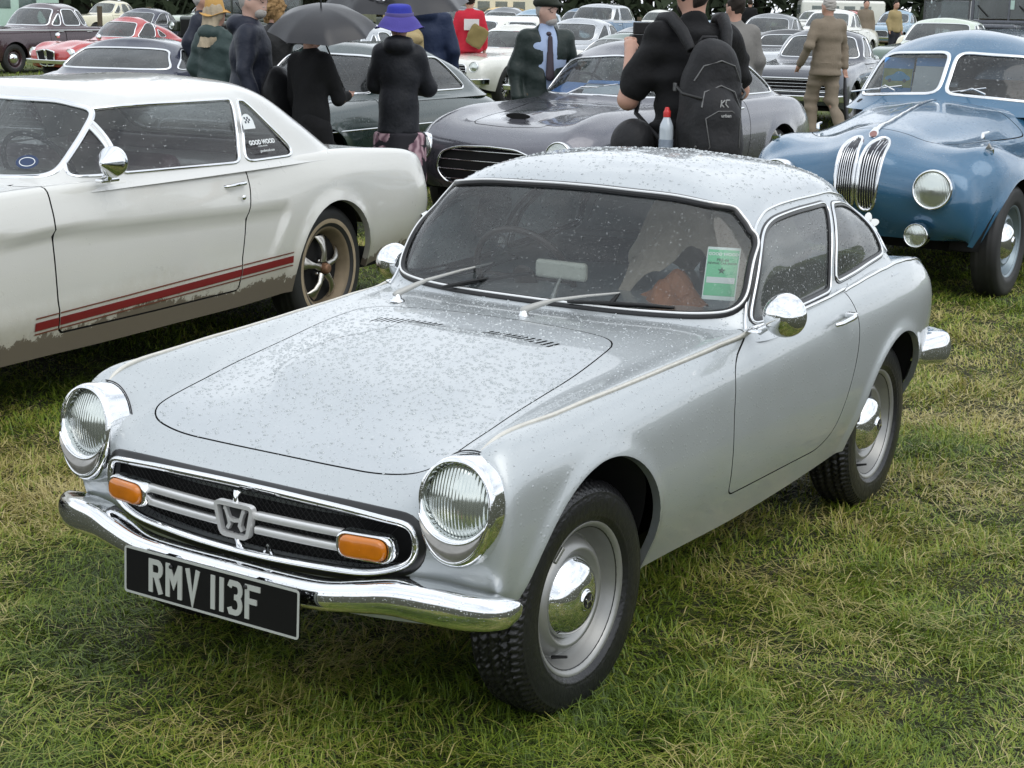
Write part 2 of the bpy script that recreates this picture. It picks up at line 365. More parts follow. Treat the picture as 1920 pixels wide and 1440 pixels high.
def split(m, f):
    """cut by scalar field f; returns inside (f<0), outside, chains [(P,N,A)]"""
    f = np.where(abs(f) < 1e-6, 1e-6, f); F = m.F; s = f[F] < 0; cnt = s.sum(1)
    inn, out = F[cnt == 3], F[cnt == 0]; mixd = F[(cnt == 1) | (cnt == 2)]
    if len(mixd) == 0: return M(m.V, inn, m.N, m.A).clean() if len(inn) else None, M(m.V, out, m.N, m.A).clean() if len(out) else None, []
    sm = f[mixd] < 0; one = sm.sum(1) == 1
    lone = np.where(one[:, None], sm, ~sm).argmax(1)
    i0 = mixd[np.arange(len(mixd)), lone]; i1 = mixd[np.arange(len(mixd)), (lone+1) % 3]; i2 = mixd[np.arange(len(mixd)), (lone+2) % 3]
    e = np.concatenate([np.stack([i0, i1], 1), np.stack([i0, i2], 1)]); es = np.sort(e, 1)
    u, inv = np.unique(es, axis=0, return_inverse=True); inv = inv.ravel()
    fa, fb = f[u[:, 0]], f[u[:, 1]]; t = (fa/(fa-fb))[:, None]
    nV = m.V[u[:, 0]]*(1-t)+m.V[u[:, 1]]*t; nN = m.N[u[:, 0]]*(1-t)+m.N[u[:, 1]]*t; nN /= np.linalg.norm(nN, axis=1, keepdims=True)+1e-12
    nA = m.A[u[:, 0]]*(1-t)+m.A[u[:, 1]]*t; base = len(m.V)
    k1, k2 = inv[:len(mixd)]+base, inv[len(mixd):]+base
    V, N, A = np.concatenate([m.V, nV]), np.concatenate([m.N, nN]), np.concatenate([m.A, nA])
    tri = np.stack([i0, k1, k2], 1); q1 = np.stack([k1, i1, i2], 1); q2 = np.stack([k1, i2, k2], 1)
    Fin = np.concatenate([inn, tri[one], q1[~one], q2[~one]]); Fout = np.concatenate([out, tri[~one], q1[one], q2[one]])
    adj = {}
    for a, b in zip(k1.tolist(), k2.tolist()):
        adj.setdefault(a, []).append(b); adj.setdefault(b, []).append(a)
    chains = []; seen = set()
    def walk(s):
        ch = [s]; seen.add(s); cur = s
        while True:
            nx = [x for x in adj[cur] if x not in seen]
            if not nx: break
            cur = nx[0]; seen.add(cur); ch.append(cur)
        return ch, (s in adj[cur] and len(ch) > 2)
    for s in sorted(adj, key=lambda q: len(adj[q])):
        if s in seen: continue
        ch, cl = walk(s)
        if len(ch) > 3: chains.append((V[ch], N[ch], cl))
    return (M(V, Fin, N, A).clean() if len(Fin) else None), (M(V, Fout, N, A).clean() if len(Fout) else None), chains
def resample(Pn, Nn, closed, step=.012):
    if closed: Pn = np.concatenate([Pn, Pn[:1]]); Nn = np.concatenate([Nn, Nn[:1]])
    d = np.concatenate([[0], np.cumsum(np.linalg.norm(np.diff(Pn, axis=0), axis=1))]); n = max(4, int(d[-1]/step))
    q = np.linspace(0, d[-1], n+1)
    P2 = np.stack([np.interp(q, d, Pn[:, i]) for i in range(3)], 1); N2 = np.stack([np.interp(q, d, Nn[:, i]) for i in range(3)], 1)
    if closed: P2, N2 = P2[:-1], N2[:-1]
    for _ in range(3):
        if closed: P2 = .5*P2+.25*(np.roll(P2, 1, 0)+np.roll(P2, -1, 0)); N2 = .5*N2+.25*(np.roll(N2, 1, 0)+np.roll(N2, -1, 0))
        else: P2[1:-1] = .5*P2[1:-1]+.25*(P2[2:]+P2[:-2]); N2[1:-1] = .5*N2[1:-1]+.25*(N2[2:]+N2[:-2])
    return P2, N2/(np.linalg.norm(N2, axis=1, keepdims=True)+1e-12)
def strip(chain, prof, step=.012, shift=0):
    """sweep profile [(across, along normal)] along chain(P,N,closed)"""
    Pn, Nn = resample(chain[0], chain[1], chain[2], step); closed = chain[2]
    T = (np.roll(Pn, -1, 0)-np.roll(Pn, 1, 0)) if closed else np.gradient(Pn, axis=0)
    T /= np.linalg.norm(T, axis=1, keepdims=True)+1e-12; B = np.cross(T, Nn); B /= np.linalg.norm(B, axis=1, keepdims=True)+1e-12
    prof = np.array(prof, float)
    V = Pn[:, None]+B[:, None]*(prof[None, :, :1]+shift)+Nn[:, None]*prof[None, :, 1:2]
    g = grid(V, closeu=closed, closev=True)
    c = V.mean(1, keepdims=True); n = vnormals(g.V, g.F); o = (g.V-np.broadcast_to(c, V.shape).reshape(-1, 3))
    if (n*o).sum() < 0: g = M(g.V, g.F[:, ::-1])
    return g
def halfround(w, h, base=-.004, n=6):
    a = np.linspace(0, math.pi, n); return [(w/2*math.cos(t), h*math.sin(t)) for t in a]+[(-w/2, base), (w/2, base)]
def bigchain(chains, minlen=.05):
    out = []
    for c in chains:
        if np.linalg.norm(np.diff(c[0], axis=0), axis=1).sum() > minlen: out.append(c)
    return out
def lip(chain, depth=.012, step=.012):
    Pn, Nn = resample(chain[0], chain[1], chain[2], step)
    V = np.stack([Pn, Pn-Nn*depth], 1); g = grid(V, closeu=chain[2]); return join([g, flipm(g)])
def weld(m, tol=5):
    key = m.V.round(tol); u, idx, inv = np.unique(key, axis=0, return_index=True, return_inverse=True); inv = inv.ravel()
    F = inv[m.F]; ok = (F[:, 0] != F[:, 1]) & (F[:, 1] != F[:, 2]) & (F[:, 0] != F[:, 2]); F = F[ok]
    return M(m.V[idx], F, None, m.A[idx])
def seam(body, fn, gap=.0035, depth=.012):
    """split body by field function into (inside panel, outside, recessed dark strip)"""
    a, rest, ch1 = split(body, fn(body)+gap/2)
    st, out, ch2 = split(rest, fn(rest)-gap/2)
    s = st.off(-depth*.6) if st is not None else None
    lips = [lip(c, depth) for c in bigchain(ch1)+bigchain(ch2)]
    return a, out, (join([s]+lips) if lips else s), ch2
def text_mesh(s, size=.1, ext=.001, align='CENTER', shear=0, bold=0):
    c = bpy.data.curves.new('t', 'FONT'); c.body = s; c.size = size; c.extrude = ext; c.align_x = align; c.align_y = 'CENTER'; c.shear = shear; c.offset = bold; c.resolution_u = 3
    o = bpy.data.objects.new('t', c); COL.objects.link(o); dg = bpy.context.evaluated_depsgraph_get(); me = bpy.data.meshes.new_from_object(o.evaluated_get(dg))
    me.calc_loop_triangles(); V = np.zeros(len(me.vertices)*3); me.vertices.foreach_get('co', V); F = np.zeros(len(me.loop_triangles)*3, int); me.loop_triangles.foreach_get('vertices', F)
    bpy.data.objects.remove(o); bpy.data.curves.remove(c); bpy.data.meshes.remove(me)
    return M(V.reshape(-1, 3), F.reshape(-1, 3))
def frame_place(m, o, ux, uy):
    """place a mesh drawn in xy (z up out of it) at o with axes ux, uy"""
    ux = np.array(ux, float); ux /= np.linalg.norm(ux); uy = np.array(uy, float); uy -= ux*(uy@ux); uy /= np.linalg.norm(uy); uz = np.cross(ux, uy)
    Q = np.stack([ux, uy, uz], 1); return M(m.V@Q.T+np.array(o), m.F, m.N@Q.T, m.A)
def flatpoly(poly, thick=.002):
    """extruded flat polygon (fan; needs star-shaped)"""
    p = np.asarray(poly, float); n = len(p); c = p.mean(0)
    V = np.concatenate([np.c_[p, np.full(n, thick)], [[*c, thick]], np.c_[p, np.full(n, thick)], np.c_[p, np.zeros(n)]])
    i = np.arange(n); j = (i+1) % n
    F = np.concatenate([np.stack([i, j, np.full(n, n)], 1), np.stack([n+1+i, 2*n+1+i, 2*n+1+j], 1), np.stack([n+1+i, 2*n+1+j, n+1+j], 1)])
    ar = 0.5*np.sum(p[:, 0]*np.roll(p[:, 1], -1)-np.roll(p[:, 0], -1)*p[:, 1])
    if ar < 0: F = F[:, ::-1]
    return M(V, F)
def circle(r, n=32, rx=None, ry=None): a = np.linspace(0, 2*math.pi, n, endpoint=False); return np.c_[(rx or r)*np.cos(a), (ry or r)*np.sin(a)]
# ================================================================== shared car pieces
def orient_out(m, c=(0, 0, .5)):
    v = m.V-m.V.mean(0)*[1, 0, 0]-np.array([0, 0, .4]); s = (v*m.N*[1, 1, 1]).sum()
    return m if s > 0 else flipm(m)
def full_net(H):
    """half control net rows [i][j], last column on centreline -> full"""
    H = np.array(H, float); Rr = H[:, :-1][:, ::-1]*[1, -1, 1]
    return np.concatenate([H, Rr], axis=1)
def full_ring(H):
    """rows [r][k], k from front centre round +y side to rear centre"""
    H = np.array(H, float); return np.concatenate([H, H[:, 1:-1][:, ::-1]*[1, -1, 1], H[:, :1]], axis=1)
def tyre(Rr, rr, wd, seg=64, tread=0, sw=.0):
    """axis y, outer face +y, centred"""
    h = wd/2; sh = wd*.40
    prof = [(rr-.008, -h*.72), (rr+.004, -h*.80), (rr+.018, -h*.93), ((Rr+rr)/2, -h*1.0-sw), (Rr-.028, -h*.96), (Rr-.012, -h*.86), (Rr-.004, -h*.72)]
    top = [(Rr+.001*math.cos(t*3), h*t) for t in np.linspace(-.66, .66, 7)]
    prof = prof+top+[(r, -y) for r, y in prof[::-1]]
    prof = np.array(prof); d = np.concatenate([[0], np.cumsum(np.linalg.norm(np.diff(prof, axis=0), axis=1))])
    if tread:
        nq = 92; pr = catmull(d, prof, np.linspace(0, d[-1], nq)); segs = 360
        a = np.linspace(0, 2*math.pi, segs, endpoint=False)[:, None]; r = np.broadcast_to(pr[:, 0], (segs, nq)).copy(); y = np.broadcast_to(pr[:, 1], (segs, nq)).copy()
        t = y/h; on = (r > Rr-.02)
        g = np.zeros_like(r)
        for c, wq in ((-.56, .06), (-.2, .07), (.2, .07), (.56, .06)):
            zz = c+.045*np.sin(a*72+c*9); g = np.maximum(g, np.exp(-((t-zz)/wq)**4))
        sip = (np.sin(a*90+np.sin(t*14)*1.1+t*5) > .72)*.75; g = np.maximum(g, sip*(abs(t) > .05))
        r = r-on*g*.0095
        rib = (abs(t) > .86)*(r > (Rr+rr)/2+.04)*(np.sin(a*90+t*5) > .3)*.0016; r = r-rib
        # sidewall raised bands
        mid = (Rr+rr)/2; y = y+np.sign(y)*.0016*((abs(r-mid-.028) < .003) | (abs(r-mid+.03) < .002))
        V = np.stack([np.cos(a)*r, y, np.sin(a)*r], -1)
    else:
        pr = catmull(d, prof, np.linspace(0, d[-1], 34)); a = np.linspace(0, 2*math.pi, seg, endpoint=False)[:, None]
        r = np.broadcast_to(pr[:, 0], (seg, 34)).copy(); y = np.broadcast_to(pr[:, 1], (seg, 34)); r -= .006*((r > Rr-.01)*(np.sin(y/h*16) > .5))
        V = np.stack([np.cos(a)*r, y, np.sin(a)*r], -1)
    m = grid(V, closeu=True); return flipm(m)
def rot_y(a): c, s = math.cos(a), math.sin(a); return np.array([[c, 0, s], [0, 1, 0], [-s, 0, c]])
def rot_z(a): c, s = math.cos(a), math.sin(a); return np.array([[c, -s, 0], [s, c, 0], [0, 0, 1]])
def rot_x(a): c, s = math.cos(a), math.sin(a); return np.array([[1, 0, 0], [0, c, -s], [0, s, c]])
def lz(prof, c=(0, 0, 0), seg=48): return fixout(lathe(prof, 'y', seg, c))
def fixout(m):
    n = vnormals(m.V, m.F); c = m.V.mean(0)
    return m
def disc_wheel(par, side, loc, Rr, rr, wd, cap_r, rim_mat, cap_mat, tread=0, tyre_mesh=None, style='disc', steer=0, name='wheel', muddy=None, seg=40):
    """wheel as a part empty? -> the tyre mesh is the part 'wheel', rim and cap its sub-parts"""
    s = side; T = tyre_mesh
    Rz = rot_z(steer) if s > 0 else rot_z(math.pi+steer)
    w_ = bpy.data.objects.new(name, None); COL.objects.link(w_); w_.parent = par; w_.location = loc; w_.rotation_euler = (0, random.uniform(0, .5), (0 if s > 0 else math.pi)+steer)
    ty = bpy.data.objects.new('tyre', T); COL.objects.link(ty); ty.parent = w_
    h = wd/2
    if style == 'disc':
        prof = [(0, h*.30), (cap_r*.9, h*.30), (cap_r*1.02, h*.34), (cap_r*1.12, h*.52), (cap_r*1.2, h*.58), (rr*.76, h*.40), (rr*.82, h*.10), (rr*.86, h*.08), (rr*.885, h*.30), (rr*.93, h*.38), (rr*.955, h*.70), (rr, h*.80), (rr*1.045, h*.86), (rr*1.06, h*.80), (rr*1.03, h*.6)]
        rim = lathe(prof, 'y', 56)
        add('rim', dirfix(rim), rim_mat, w_)
        c0 = h*.42
        cap = [(0, c0+cap_r*.50), (cap_r*.22, c0+cap_r*.50), (cap_r*.26, c0+cap_r*.44), (cap_r*.40, c0+cap_r*.42), (cap_r*.62, c0+cap_r*.35), (cap_r*.80, c0+cap_r*.24), (cap_r*.93, c0+cap_r*.10), (cap_r, c0), (cap_r*1.0, c0-.03)]
        hc = add('hub_cap', dirfix(lathe(dens(cap, 3), 'y', 56)), cap_mat, w_)
        return w_, c0
    if style == 'styled':
        prof = [(0, h*.05), (rr*.5, h*.05), (rr*.62, -h*.2), (rr*.80, -h*.3), (rr*.84, h*.1), (rr*.90, h*.35), (rr*.95, h*.72), (rr*1.04, h*.86), (rr*1.05, h*.8)]
        add('rim', dirfix(lathe(prof, 'y', 56)), rim_mat, w_)
        return w_, h*.4
    if style == 'wire':
        prof = [(rr*.84, -h*.5), (rr*.86, h*.1), (rr*.90, h*.35), (rr*.95, h*.72), (rr*1.04, h*.86), (rr*1.05, h*.8)]
        add('rim', dirfix(lathe(prof, 'y', 40)), rim_mat, w_)
        sp = []
        for k in range(36):
            a = k/36*2*math.pi; b = a+(.35 if k % 2 else -.35); sp.append(tube([(.05*math.cos(a), h*(.5 if k % 3 else 0), .05*math.sin(a)), (rr*.86*math.cos(b), h*.1, rr*.86*math.sin(b))], .0028, 4))
        add('spokes', join(sp), cap_mat, w_); add('hub', dirfix(lathe([(0, h*1.0), (.02, h*1.0), (.04, h*.7), (.055, h*.3), (.055, -h*.5)], 'y', 20)), cap_mat, w_)
        return w_, h*.4
def dens(p, n):
    p = np.array(p, float); d = np.arange(len(p)); q = np.linspace(0, len(p)-1, (len(p)-1)*n+1); return makima(d, p, q)
def dirfix(m):
    """orient a lathe around y so that faces look outward (+y dominant or away from axis)"""
    n = vnormals(m.V, m.F); a = m.V[m.F]; fn = np.cross(a[:, 1]-a[:, 0], a[:, 2]-a[:, 0])
    return m if fn[:, 1].sum() > 0 else flipm(m)
def wheel_well(par, x, z, R0, ylip, depth, side, rz=None):
    q_ = math.asin(min(.3, max(-.3, (z-.27)/R0))); a = np.linspace(-q_, math.pi+q_, 28)[:, None]; ys = np.array([ylip-.01, ylip-depth*.5, ylip-depth, ylip-depth])[None]*side
    r = np.array([R0, R0+.01, R0+.005, 0.02])[None]
    ys = ys-side*.085*np.clip(1-np.sin(a)/.75, 0, 1)**1.2*np.array([1, .6, .3, .3])[None]
    V = np.stack([x+np.cos(a)*r, np.broadcast_to(ys, (28, 4)), np.maximum(z+np.sin(a)*r*(rz or 1), .30)], -1); g = grid(V)
    add('wheel_well', g, DARK, par)
def lamp_round(par, c, r, depth=.06, mat_ring=None, tilt=0, yaw=0, name='headlight', lensm=None, bulge=.18, ring=.12, seg=32):
    """round lamp looking along +x"""
    hl = bpy.data.objects.new(name, None); COL.objects.link(hl); hl.parent = par; hl.location = c; hl.rotation_euler = (0, tilt, yaw)
    pr = [(r*1.02, -depth), (r*1.0+.002, -.01), (r*.99, .004), (r*(1-ring*.5), .010), (r*(1-ring), .004), (r*(1-ring*1.1), -.004)]
    add('lamp_rim', xdir(lathe(dens(pr, 2), 'x', seg)), mat_ring or CHROME, hl)
    q = r*(1-ring); pr = [(0.0001, q*bulge)]+[(q*t, q*bulge*(1-t*t)) for t in (.25, .5, .75, .9, 1.0)]
    add('lamp_glass', xdir(lathe(pr, 'x', seg)), lensm or LENS, hl); return hl
def xdir(m):
    a = m.V[m.F]; fn = np.cross(a[:, 1]-a[:, 0], a[:, 2]-a[:, 0]); return m if fn[:, 0].sum() > 0 else flipm(m)
def arch_field(m, x, z, rx, rz, ymin):
    X, Z = m.V[:, 0]-x, m.V[:, 2]-z
    up = np.sqrt((X/rx)**2+(Z/rz)**2)-1; lo = abs(X)/rx-1; f = np.where(Z > 0, up, lo)*min(rx, rz)
    return np.maximum(f, (ymin-abs(m.V[:, 1])))
def flare(m, x, z, rx, rz, ymin, amt=.012, w=.03):
    X, Z = m.V[:, 0]-x, m.V[:, 2]-z; f = np.where(Z > 0, np.sqrt((X/rx)**2+(Z/rz)**2)-1, abs(X)/rx-1)*min(rx, rz)
    k = amt*np.exp(-np.clip(f, 0, 9)**2/w**2)*np.clip((abs(m.V[:, 1])-ymin)/.05, 0, 1)
    m.V[:, 1] += np.sign(m.V[:, 1])*k; return m
def cut(m, f, want_in=True):
    a, b, ch = split(m, f); return a, b, bigchain(ch)
def side_of(m, s):
    if m is None: return None
    k = (m.V[m.F][:, :, 1].mean(1)*s) > 0
    return m.sub(k) if k.any() else None
def dome_drops(V, N, size, name, par, mat, seg=7):
    """sitting rain drops as small flattened domes on surface points"""
    n = len(V); a = np.linspace(0, 2*math.pi, seg, endpoint=False)
    T = np.cross(N, [0.3, .2, .9]); T /= np.linalg.norm(T, axis=1, keepdims=True); B = np.cross(N, T)
    ell = rng.uniform(.75, 1.35, n)
    rings = []; ns = []
    for rad, hh in ((1, 0), (.93, .28), (.6, .52)):
        c = (np.cos(a)[None, :, None]*T[:, None]*(size*ell)[:, None, None]+np.sin(a)[None, :, None]*B[:, None]*(size/ell)[:, None, None])*rad
        rings.append(V[:, None]+c+N[:, None]*(size*hh*.8)[:, None, None])
    top = V+N*(size*.58*.8)[:, None]
    allv = np.concatenate([rings[0], rings[1], rings[2], top[:, None]], 1); k = 3*seg+1
    F = []
    for r_ in range(2):
        for i in range(seg):
            j = (i+1) % seg; F += [(r_*seg+i, r_*seg+j, (r_+1)*seg+j), (r_*seg+i, (r_+1)*seg+j, (r_+1)*seg+i)]
    for i in range(seg): F.append((2*seg+i, 2*seg+(i+1) % seg, 3*seg))
    F = np.array(F); FF = (F[None]+(np.arange(n)*k)[:, None, None]).reshape(-1, 3)
    m = M(allv.reshape(-1, 3), FF); return add(name, m, mat, par, kind='stuff')
def scatter_on(m, dens_fn, n):
    a = m.V[m.F]; ar = np.linalg.norm(np.cross(a[:, 1]-a[:, 0], a[:, 2]-a[:, 0]), axis=1)/2
    w_ = ar*dens_fn(a.mean(1), m.N[m.F].mean(1)); w_ = np.maximum(w_, 0); w_ /= w_.sum(); i = rng.choice(len(m.F), n, p=w_)
    r1, r2 = rng.random(n), rng.random(n); s = np.sqrt(r1); b0, b1, b2 = 1-s, s*(1-r2), s*r2
    Pp = a[i, 0]*b0[:, None]+a[i, 1]*b1[:, None]+a[i, 2]*b2[:, None]; Nn = m.N[m.F[i]].mean(1); Nn /= np.linalg.norm(Nn, axis=1, keepdims=True)
    return Pp, Nn
def surf_at(m, x, y):
    """top surface height by nearest vertices"""
    d = (m.V[:, 0]-x)**2+(m.V[:, 1]-y)**2; k = np.argsort(d)[:6]; k = k[m.N[k, 2] > .1] if (m.N[k, 2] > .1).any() else k
    w_ = 1/(d[k]+1e-6); return (m.V[k, 2]*w_).sum()/w_.sum()
# ================================================================== the silver coupe (frame: front axle at origin, +x forward)
SILVER = paint('silver_paint', (.47, .50, .515), metal=.45, rough=.42, wet=.8, scale=95)
SILVERB = paint('silver_paint_body', (.45, .48, .49), metal=.45, rough=.42, wet=.8, mud=.8, mudz=.22, scale=95)
hero = thing('parked_car', 'wet silver two-door coupe in the foreground with black number plate', 'car')
# half net stations: nose bottom -> tail bottom, 9 points sill -> centreline
HN = [
 [(.345,.575,.30),(.36,.57,.308),(.375,.55,.312),(.39,.52,.312),(.405,.48,.312),(.42,.43,.312),(.44,.36,.312),(.465,.19,.312),(.472,0,.312)],
 [(.350,.585,.315),(.375,.597,.38),(.40,.58,.42),(.415,.55,.44),(.43,.50,.44),(.448,.45,.43),(.472,.37,.425),(.498,.19,.415),(.503,0,.412)],
 [(.352,.59,.33),(.385,.62,.41),(.405,.615,.50),(.412,.595,.56),(.418,.55,.575),(.438,.485,.56),(.470,.40,.53),(.497,.2,.528),(.503,0,.528)],
 [(.348,.592,.335),(.37,.63,.42),(.385,.646,.53),(.385,.63,.64),(.385,.57,.69),(.415,.465,.625),(.438,.40,.590),(.455,.2,.572),(.462,0,.568)],
 [(.335,.594,.335),(.345,.635,.425),(.355,.651,.56),(.355,.637,.665),(.352,.576,.722),(.365,.472,.652),(.368,.40,.630),(.372,.2,.618),(.376,0,.613)],
 [(.10,.58,.26),(.10,.645,.40),(.10,.664,.56),(.10,.648,.68),(.10,.579,.742),(.10,.485,.704),(.10,.41,.692),(.10,.22,.705),(.10,0,.700)],
 [(-.20,.585,.25),(-.20,.648,.40),(-.20,.668,.56),(-.20,.652,.69),(-.20,.588,.752),(-.20,.50,.738),(-.20,.42,.737),(-.20,.22,.762),(-.20,0,.760)],
 [(-.50,.59,.245),(-.50,.650,.40),(-.50,.670,.56),(-.50,.656,.70),(-.50,.600,.763),(-.50,.53,.768),(-.50,.44,.776),(-.50,.22,.792),(-.50,0,.795)],
 [(-.85,.60,.24),(-.85,.652,.40),(-.85,.670,.56),(-.85,.660,.70),(-.85,.612,.777),(-.85,.565,.780),(-.85,.45,.788),(-.85,.22,.788),(-.85,0,.788)],
 [(-1.25,.60,.24),(-1.25,.652,.40),(-1.25,.670,.57),(-1.25,.661,.71),(-1.25,.620,.780),(-1.25,.56,.765),(-1.25,.45,.76),(-1.25,.22,.785),(-1.25,0,.785)],
 [(-1.60,.60,.25),(-1.60,.652,.40),(-1.60,.672,.58),(-1.60,.662,.72),(-1.60,.622,.797),(-1.60,.57,.785),(-1.60,.45,.780),(-1.60,.22,.790),(-1.60,0,.790)],
 [(-1.95,.59,.26),(-1.95,.650,.41),(-1.95,.675,.60),(-1.95,.664,.735),(-1.95,.616,.815),(-1.95,.56,.812),(-1.95,.45,.795),(-1.95,.22,.795),(-1.95,0,.795)],
 [(-2.25,.57,.28),(-2.25,.635,.42),(-2.25,.660,.60),(-2.25,.648,.73),(-2.25,.598,.806),(-2.25,.54,.806),(-2.25,.42,.795),(-2.25,.22,.795),(-2.25,0,.795)],
 [(-2.45,.55,.30),(-2.45,.600,.43),(-2.45,.625,.60),(-2.45,.612,.71),(-2.45,.568,.770),(-2.45,.51,.778),(-2.45,.40,.772),(-2.45,.22,.77),(-2.45,0,.77)],
 [(-2.53,.53,.31),(-2.545,.56,.43),(-2.555,.578,.58),(-2.56,.560,.67),(-2.56,.52,.715),(-2.56,.47,.72),(-2.56,.38,.72),(-2.56,.2,.72),(-2.56,0,.72)],
 [(-2.54,.50,.32),(-2.565,.51,.42),(-2.59,.50,.52),(-2.60,.47,.57),(-2.605,.42,.59),(-2.61,.38,.60),(-2.61,.3,.60),(-2.61,.18,.60),(-2.61,0,.60)],
 [(-2.53,.48,.30),(-2.54,.46,.30),(-2.55,.43,.30),(-2.555,.40,.30),(-2.56,.36,.30),(-2.56,.31,.30),(-2.56,.25,.30),(-2.56,.14,.30),(-2.56,0,.30)],
]
body = net(full_net(HN), res=.014, smooth=2)
if (body.N[:, 2]*(body.V[:, 2] > .7)).sum() < 0: body = flipm(body)
# bonnet bulge, offset to the offside, fading forwards
X, Y, Z = body.V.T
def sstep(a, b, x): t = np.clip((x-a)/(b-a), 0, 1); return t*t*(3-2*t)
b1 = sstep(.28, -.02, X)*sstep(-.40, -.30, X)
edgeR = -.17-.10*sstep(.25, 0, X)+.10*sstep(-.1, -.3, X)
bulge = b1*sstep(edgeR-.022, edgeR+.014, Y)*sstep(.33, .12, Y)*(Z > .55)*.018
body.V[:, 2] += bulge
body.N = M(body.V, body.F).N
FAX, RAX, WZ = 0.0, -1.99, .283
flare(body, FAX+.005, .285, .318, .345, .5, .010, .022); flare(body, RAX, .28, .305, .325, .5, .012, .022)
body.N = vnormals(body.V, body.F)
_, body, chF = cut(body, arch_field(body, FAX+.005, .285, .318, .345, .45))
_, body, chR = cut(body, arch_field(body, RAX, .28, .305, .325, .45))
lips = [lip(c, .02) for c in chF+chR]
# grille opening
gr = rpoly([(.462,.505),(.452,.553),(.30,.560),(0,.563),(-.30,.560),(-.452,.553),(-.462,.505),(-.452,.462),(-.36,.424),(0,.412),(.36,.424),(.452,.462)], [.02,.03,.1,.1,.1,.03,.02,.03,.05,.1,.05,.03], 4)
f = np.maximum(poly_sdf(gr, body.V[:, 1], body.V[:, 2]), np.where(body.V[:, 0] > .40, -1, 1))
gin, body, chG = cut(body, f)
grc = max(chG, key=lambda c: len(c[0]))
lips.append(lip(grc, .04))
# bonnet panel
hp = rpoly([(.372,0),(.378,-.30),(.352,-.432),(-.36,-.452),(-.535,-.425),(-.545,0),(-.535,.405),(-.30,.432),(.352,.432),(.378,.30)], [.1,.1,.10,.3,.09,.1,.09,.3,.10,.1], 6)
top = lambda m: np.where(m.N[:, 2] > .35, -1, 1.)
hood, body, hseam, _ = seam(body, lambda m: np.maximum(poly_sdf(hp, m.V[:, 0], m.V[:, 1]), np.where(m.V[:, 2] > .56, -1, 1)), .0042, .010)
# vents in the bonnet: rows of slots
def slot_cut(m, x0, y0, n, pitch):
    Vv = m.V; f = np.full(len(Vv), 9.)
    for i in range(n):
        cy = y0+i*pitch; u = Vv[:, 1]-cy-(-(Vv[:, 0]-x0))*.28; v_ = Vv[:, 0]-x0
        f = np.minimum(f, np.maximum(abs(u)-.0042, abs(v_)-.022))
    return f
def refine(m, mask):
    """split marked triangles 1:4 twice (only used on the flat vent areas)"""
    for _ in range(2):
        k = mask(m.V[m.F].mean(1)); Ft = m.F[k]; a, b, c = m.V[Ft[:, 0]], m.V[Ft[:, 1]], m.V[Ft[:, 2]]; na, nb, nc = m.N[Ft[:, 0]], m.N[Ft[:, 1]], m.N[Ft[:, 2]]
        n = len(Ft); base = len(m.V); V = np.concatenate([m.V, (a+b)/2, (b+c)/2, (c+a)/2]); N = np.concatenate([m.N, (na+nb)/2, (nb+nc)/2, (nc+na)/2]); A = np.concatenate([m.A, np.zeros((3*n, 2))])
        i = np.arange(n); ab, bc, ca = base+i, base+n+i, base+2*n+i
        F = np.concatenate([m.F[~k], np.stack([Ft[:, 0], ab, ca], 1), np.stack([ab, Ft[:, 1], bc], 1), np.stack([ca, bc, Ft[:, 2]], 1), np.stack([ab, bc, ca], 1)])
        m = M(V, F, N, A)
    return m
hood = refine(hood, lambda c: (c[:, 0] < -.33) & (c[:, 0] > -.44) & (abs(c[:, 1]) < .33))
fs = np.minimum(slot_cut(hood, -.385, -.285, 12, .0185), slot_cut(hood, -.385, .083, 12, .0185))
sl, hood, chs = split(hood, fs)
# door seams (both sides)
dp = rpoly([(-.872,.83),(-.860,.775),(-.745,.735),(-.70,.70),(-.682,.60),(-.70,.47),(-.745,.345),(-1.0,.338),(-1.40,.325),(-1.50,.36),(-1.56,.50),(-1.60,.62),(-1.60,.72),(-1.56,.80),(-1.5,.86),(-.872,.86)], [.005,.02,.06,.1,.1,.1,.03,.1,.04,.08,.1,.1,.06,.02,.02,.02], 4)
doors, body, dseam, _ = seam(body, lambda m: np.maximum(poly_sdf(dp, m.V[:, 0], m.V[:, 2]), (.56-abs(m.V[:, 1]))), .0045, .010)
# sill line + rear quarter vertical seam small
bo = add('body', body, SILVERB, hero)
add('bonnet', hood, SILVER, hero)
for s in (1, -1): add('door', side_of(doors, s), SILVERB, hero)
add('panel_gaps', join([hseam, dseam]), DARK, hero)
for l_ in lips: add('arch_lip', l_, SILVERB, hero)
add('vent_recess', sl.off(-.008), DARK, hero, kind='stuff')
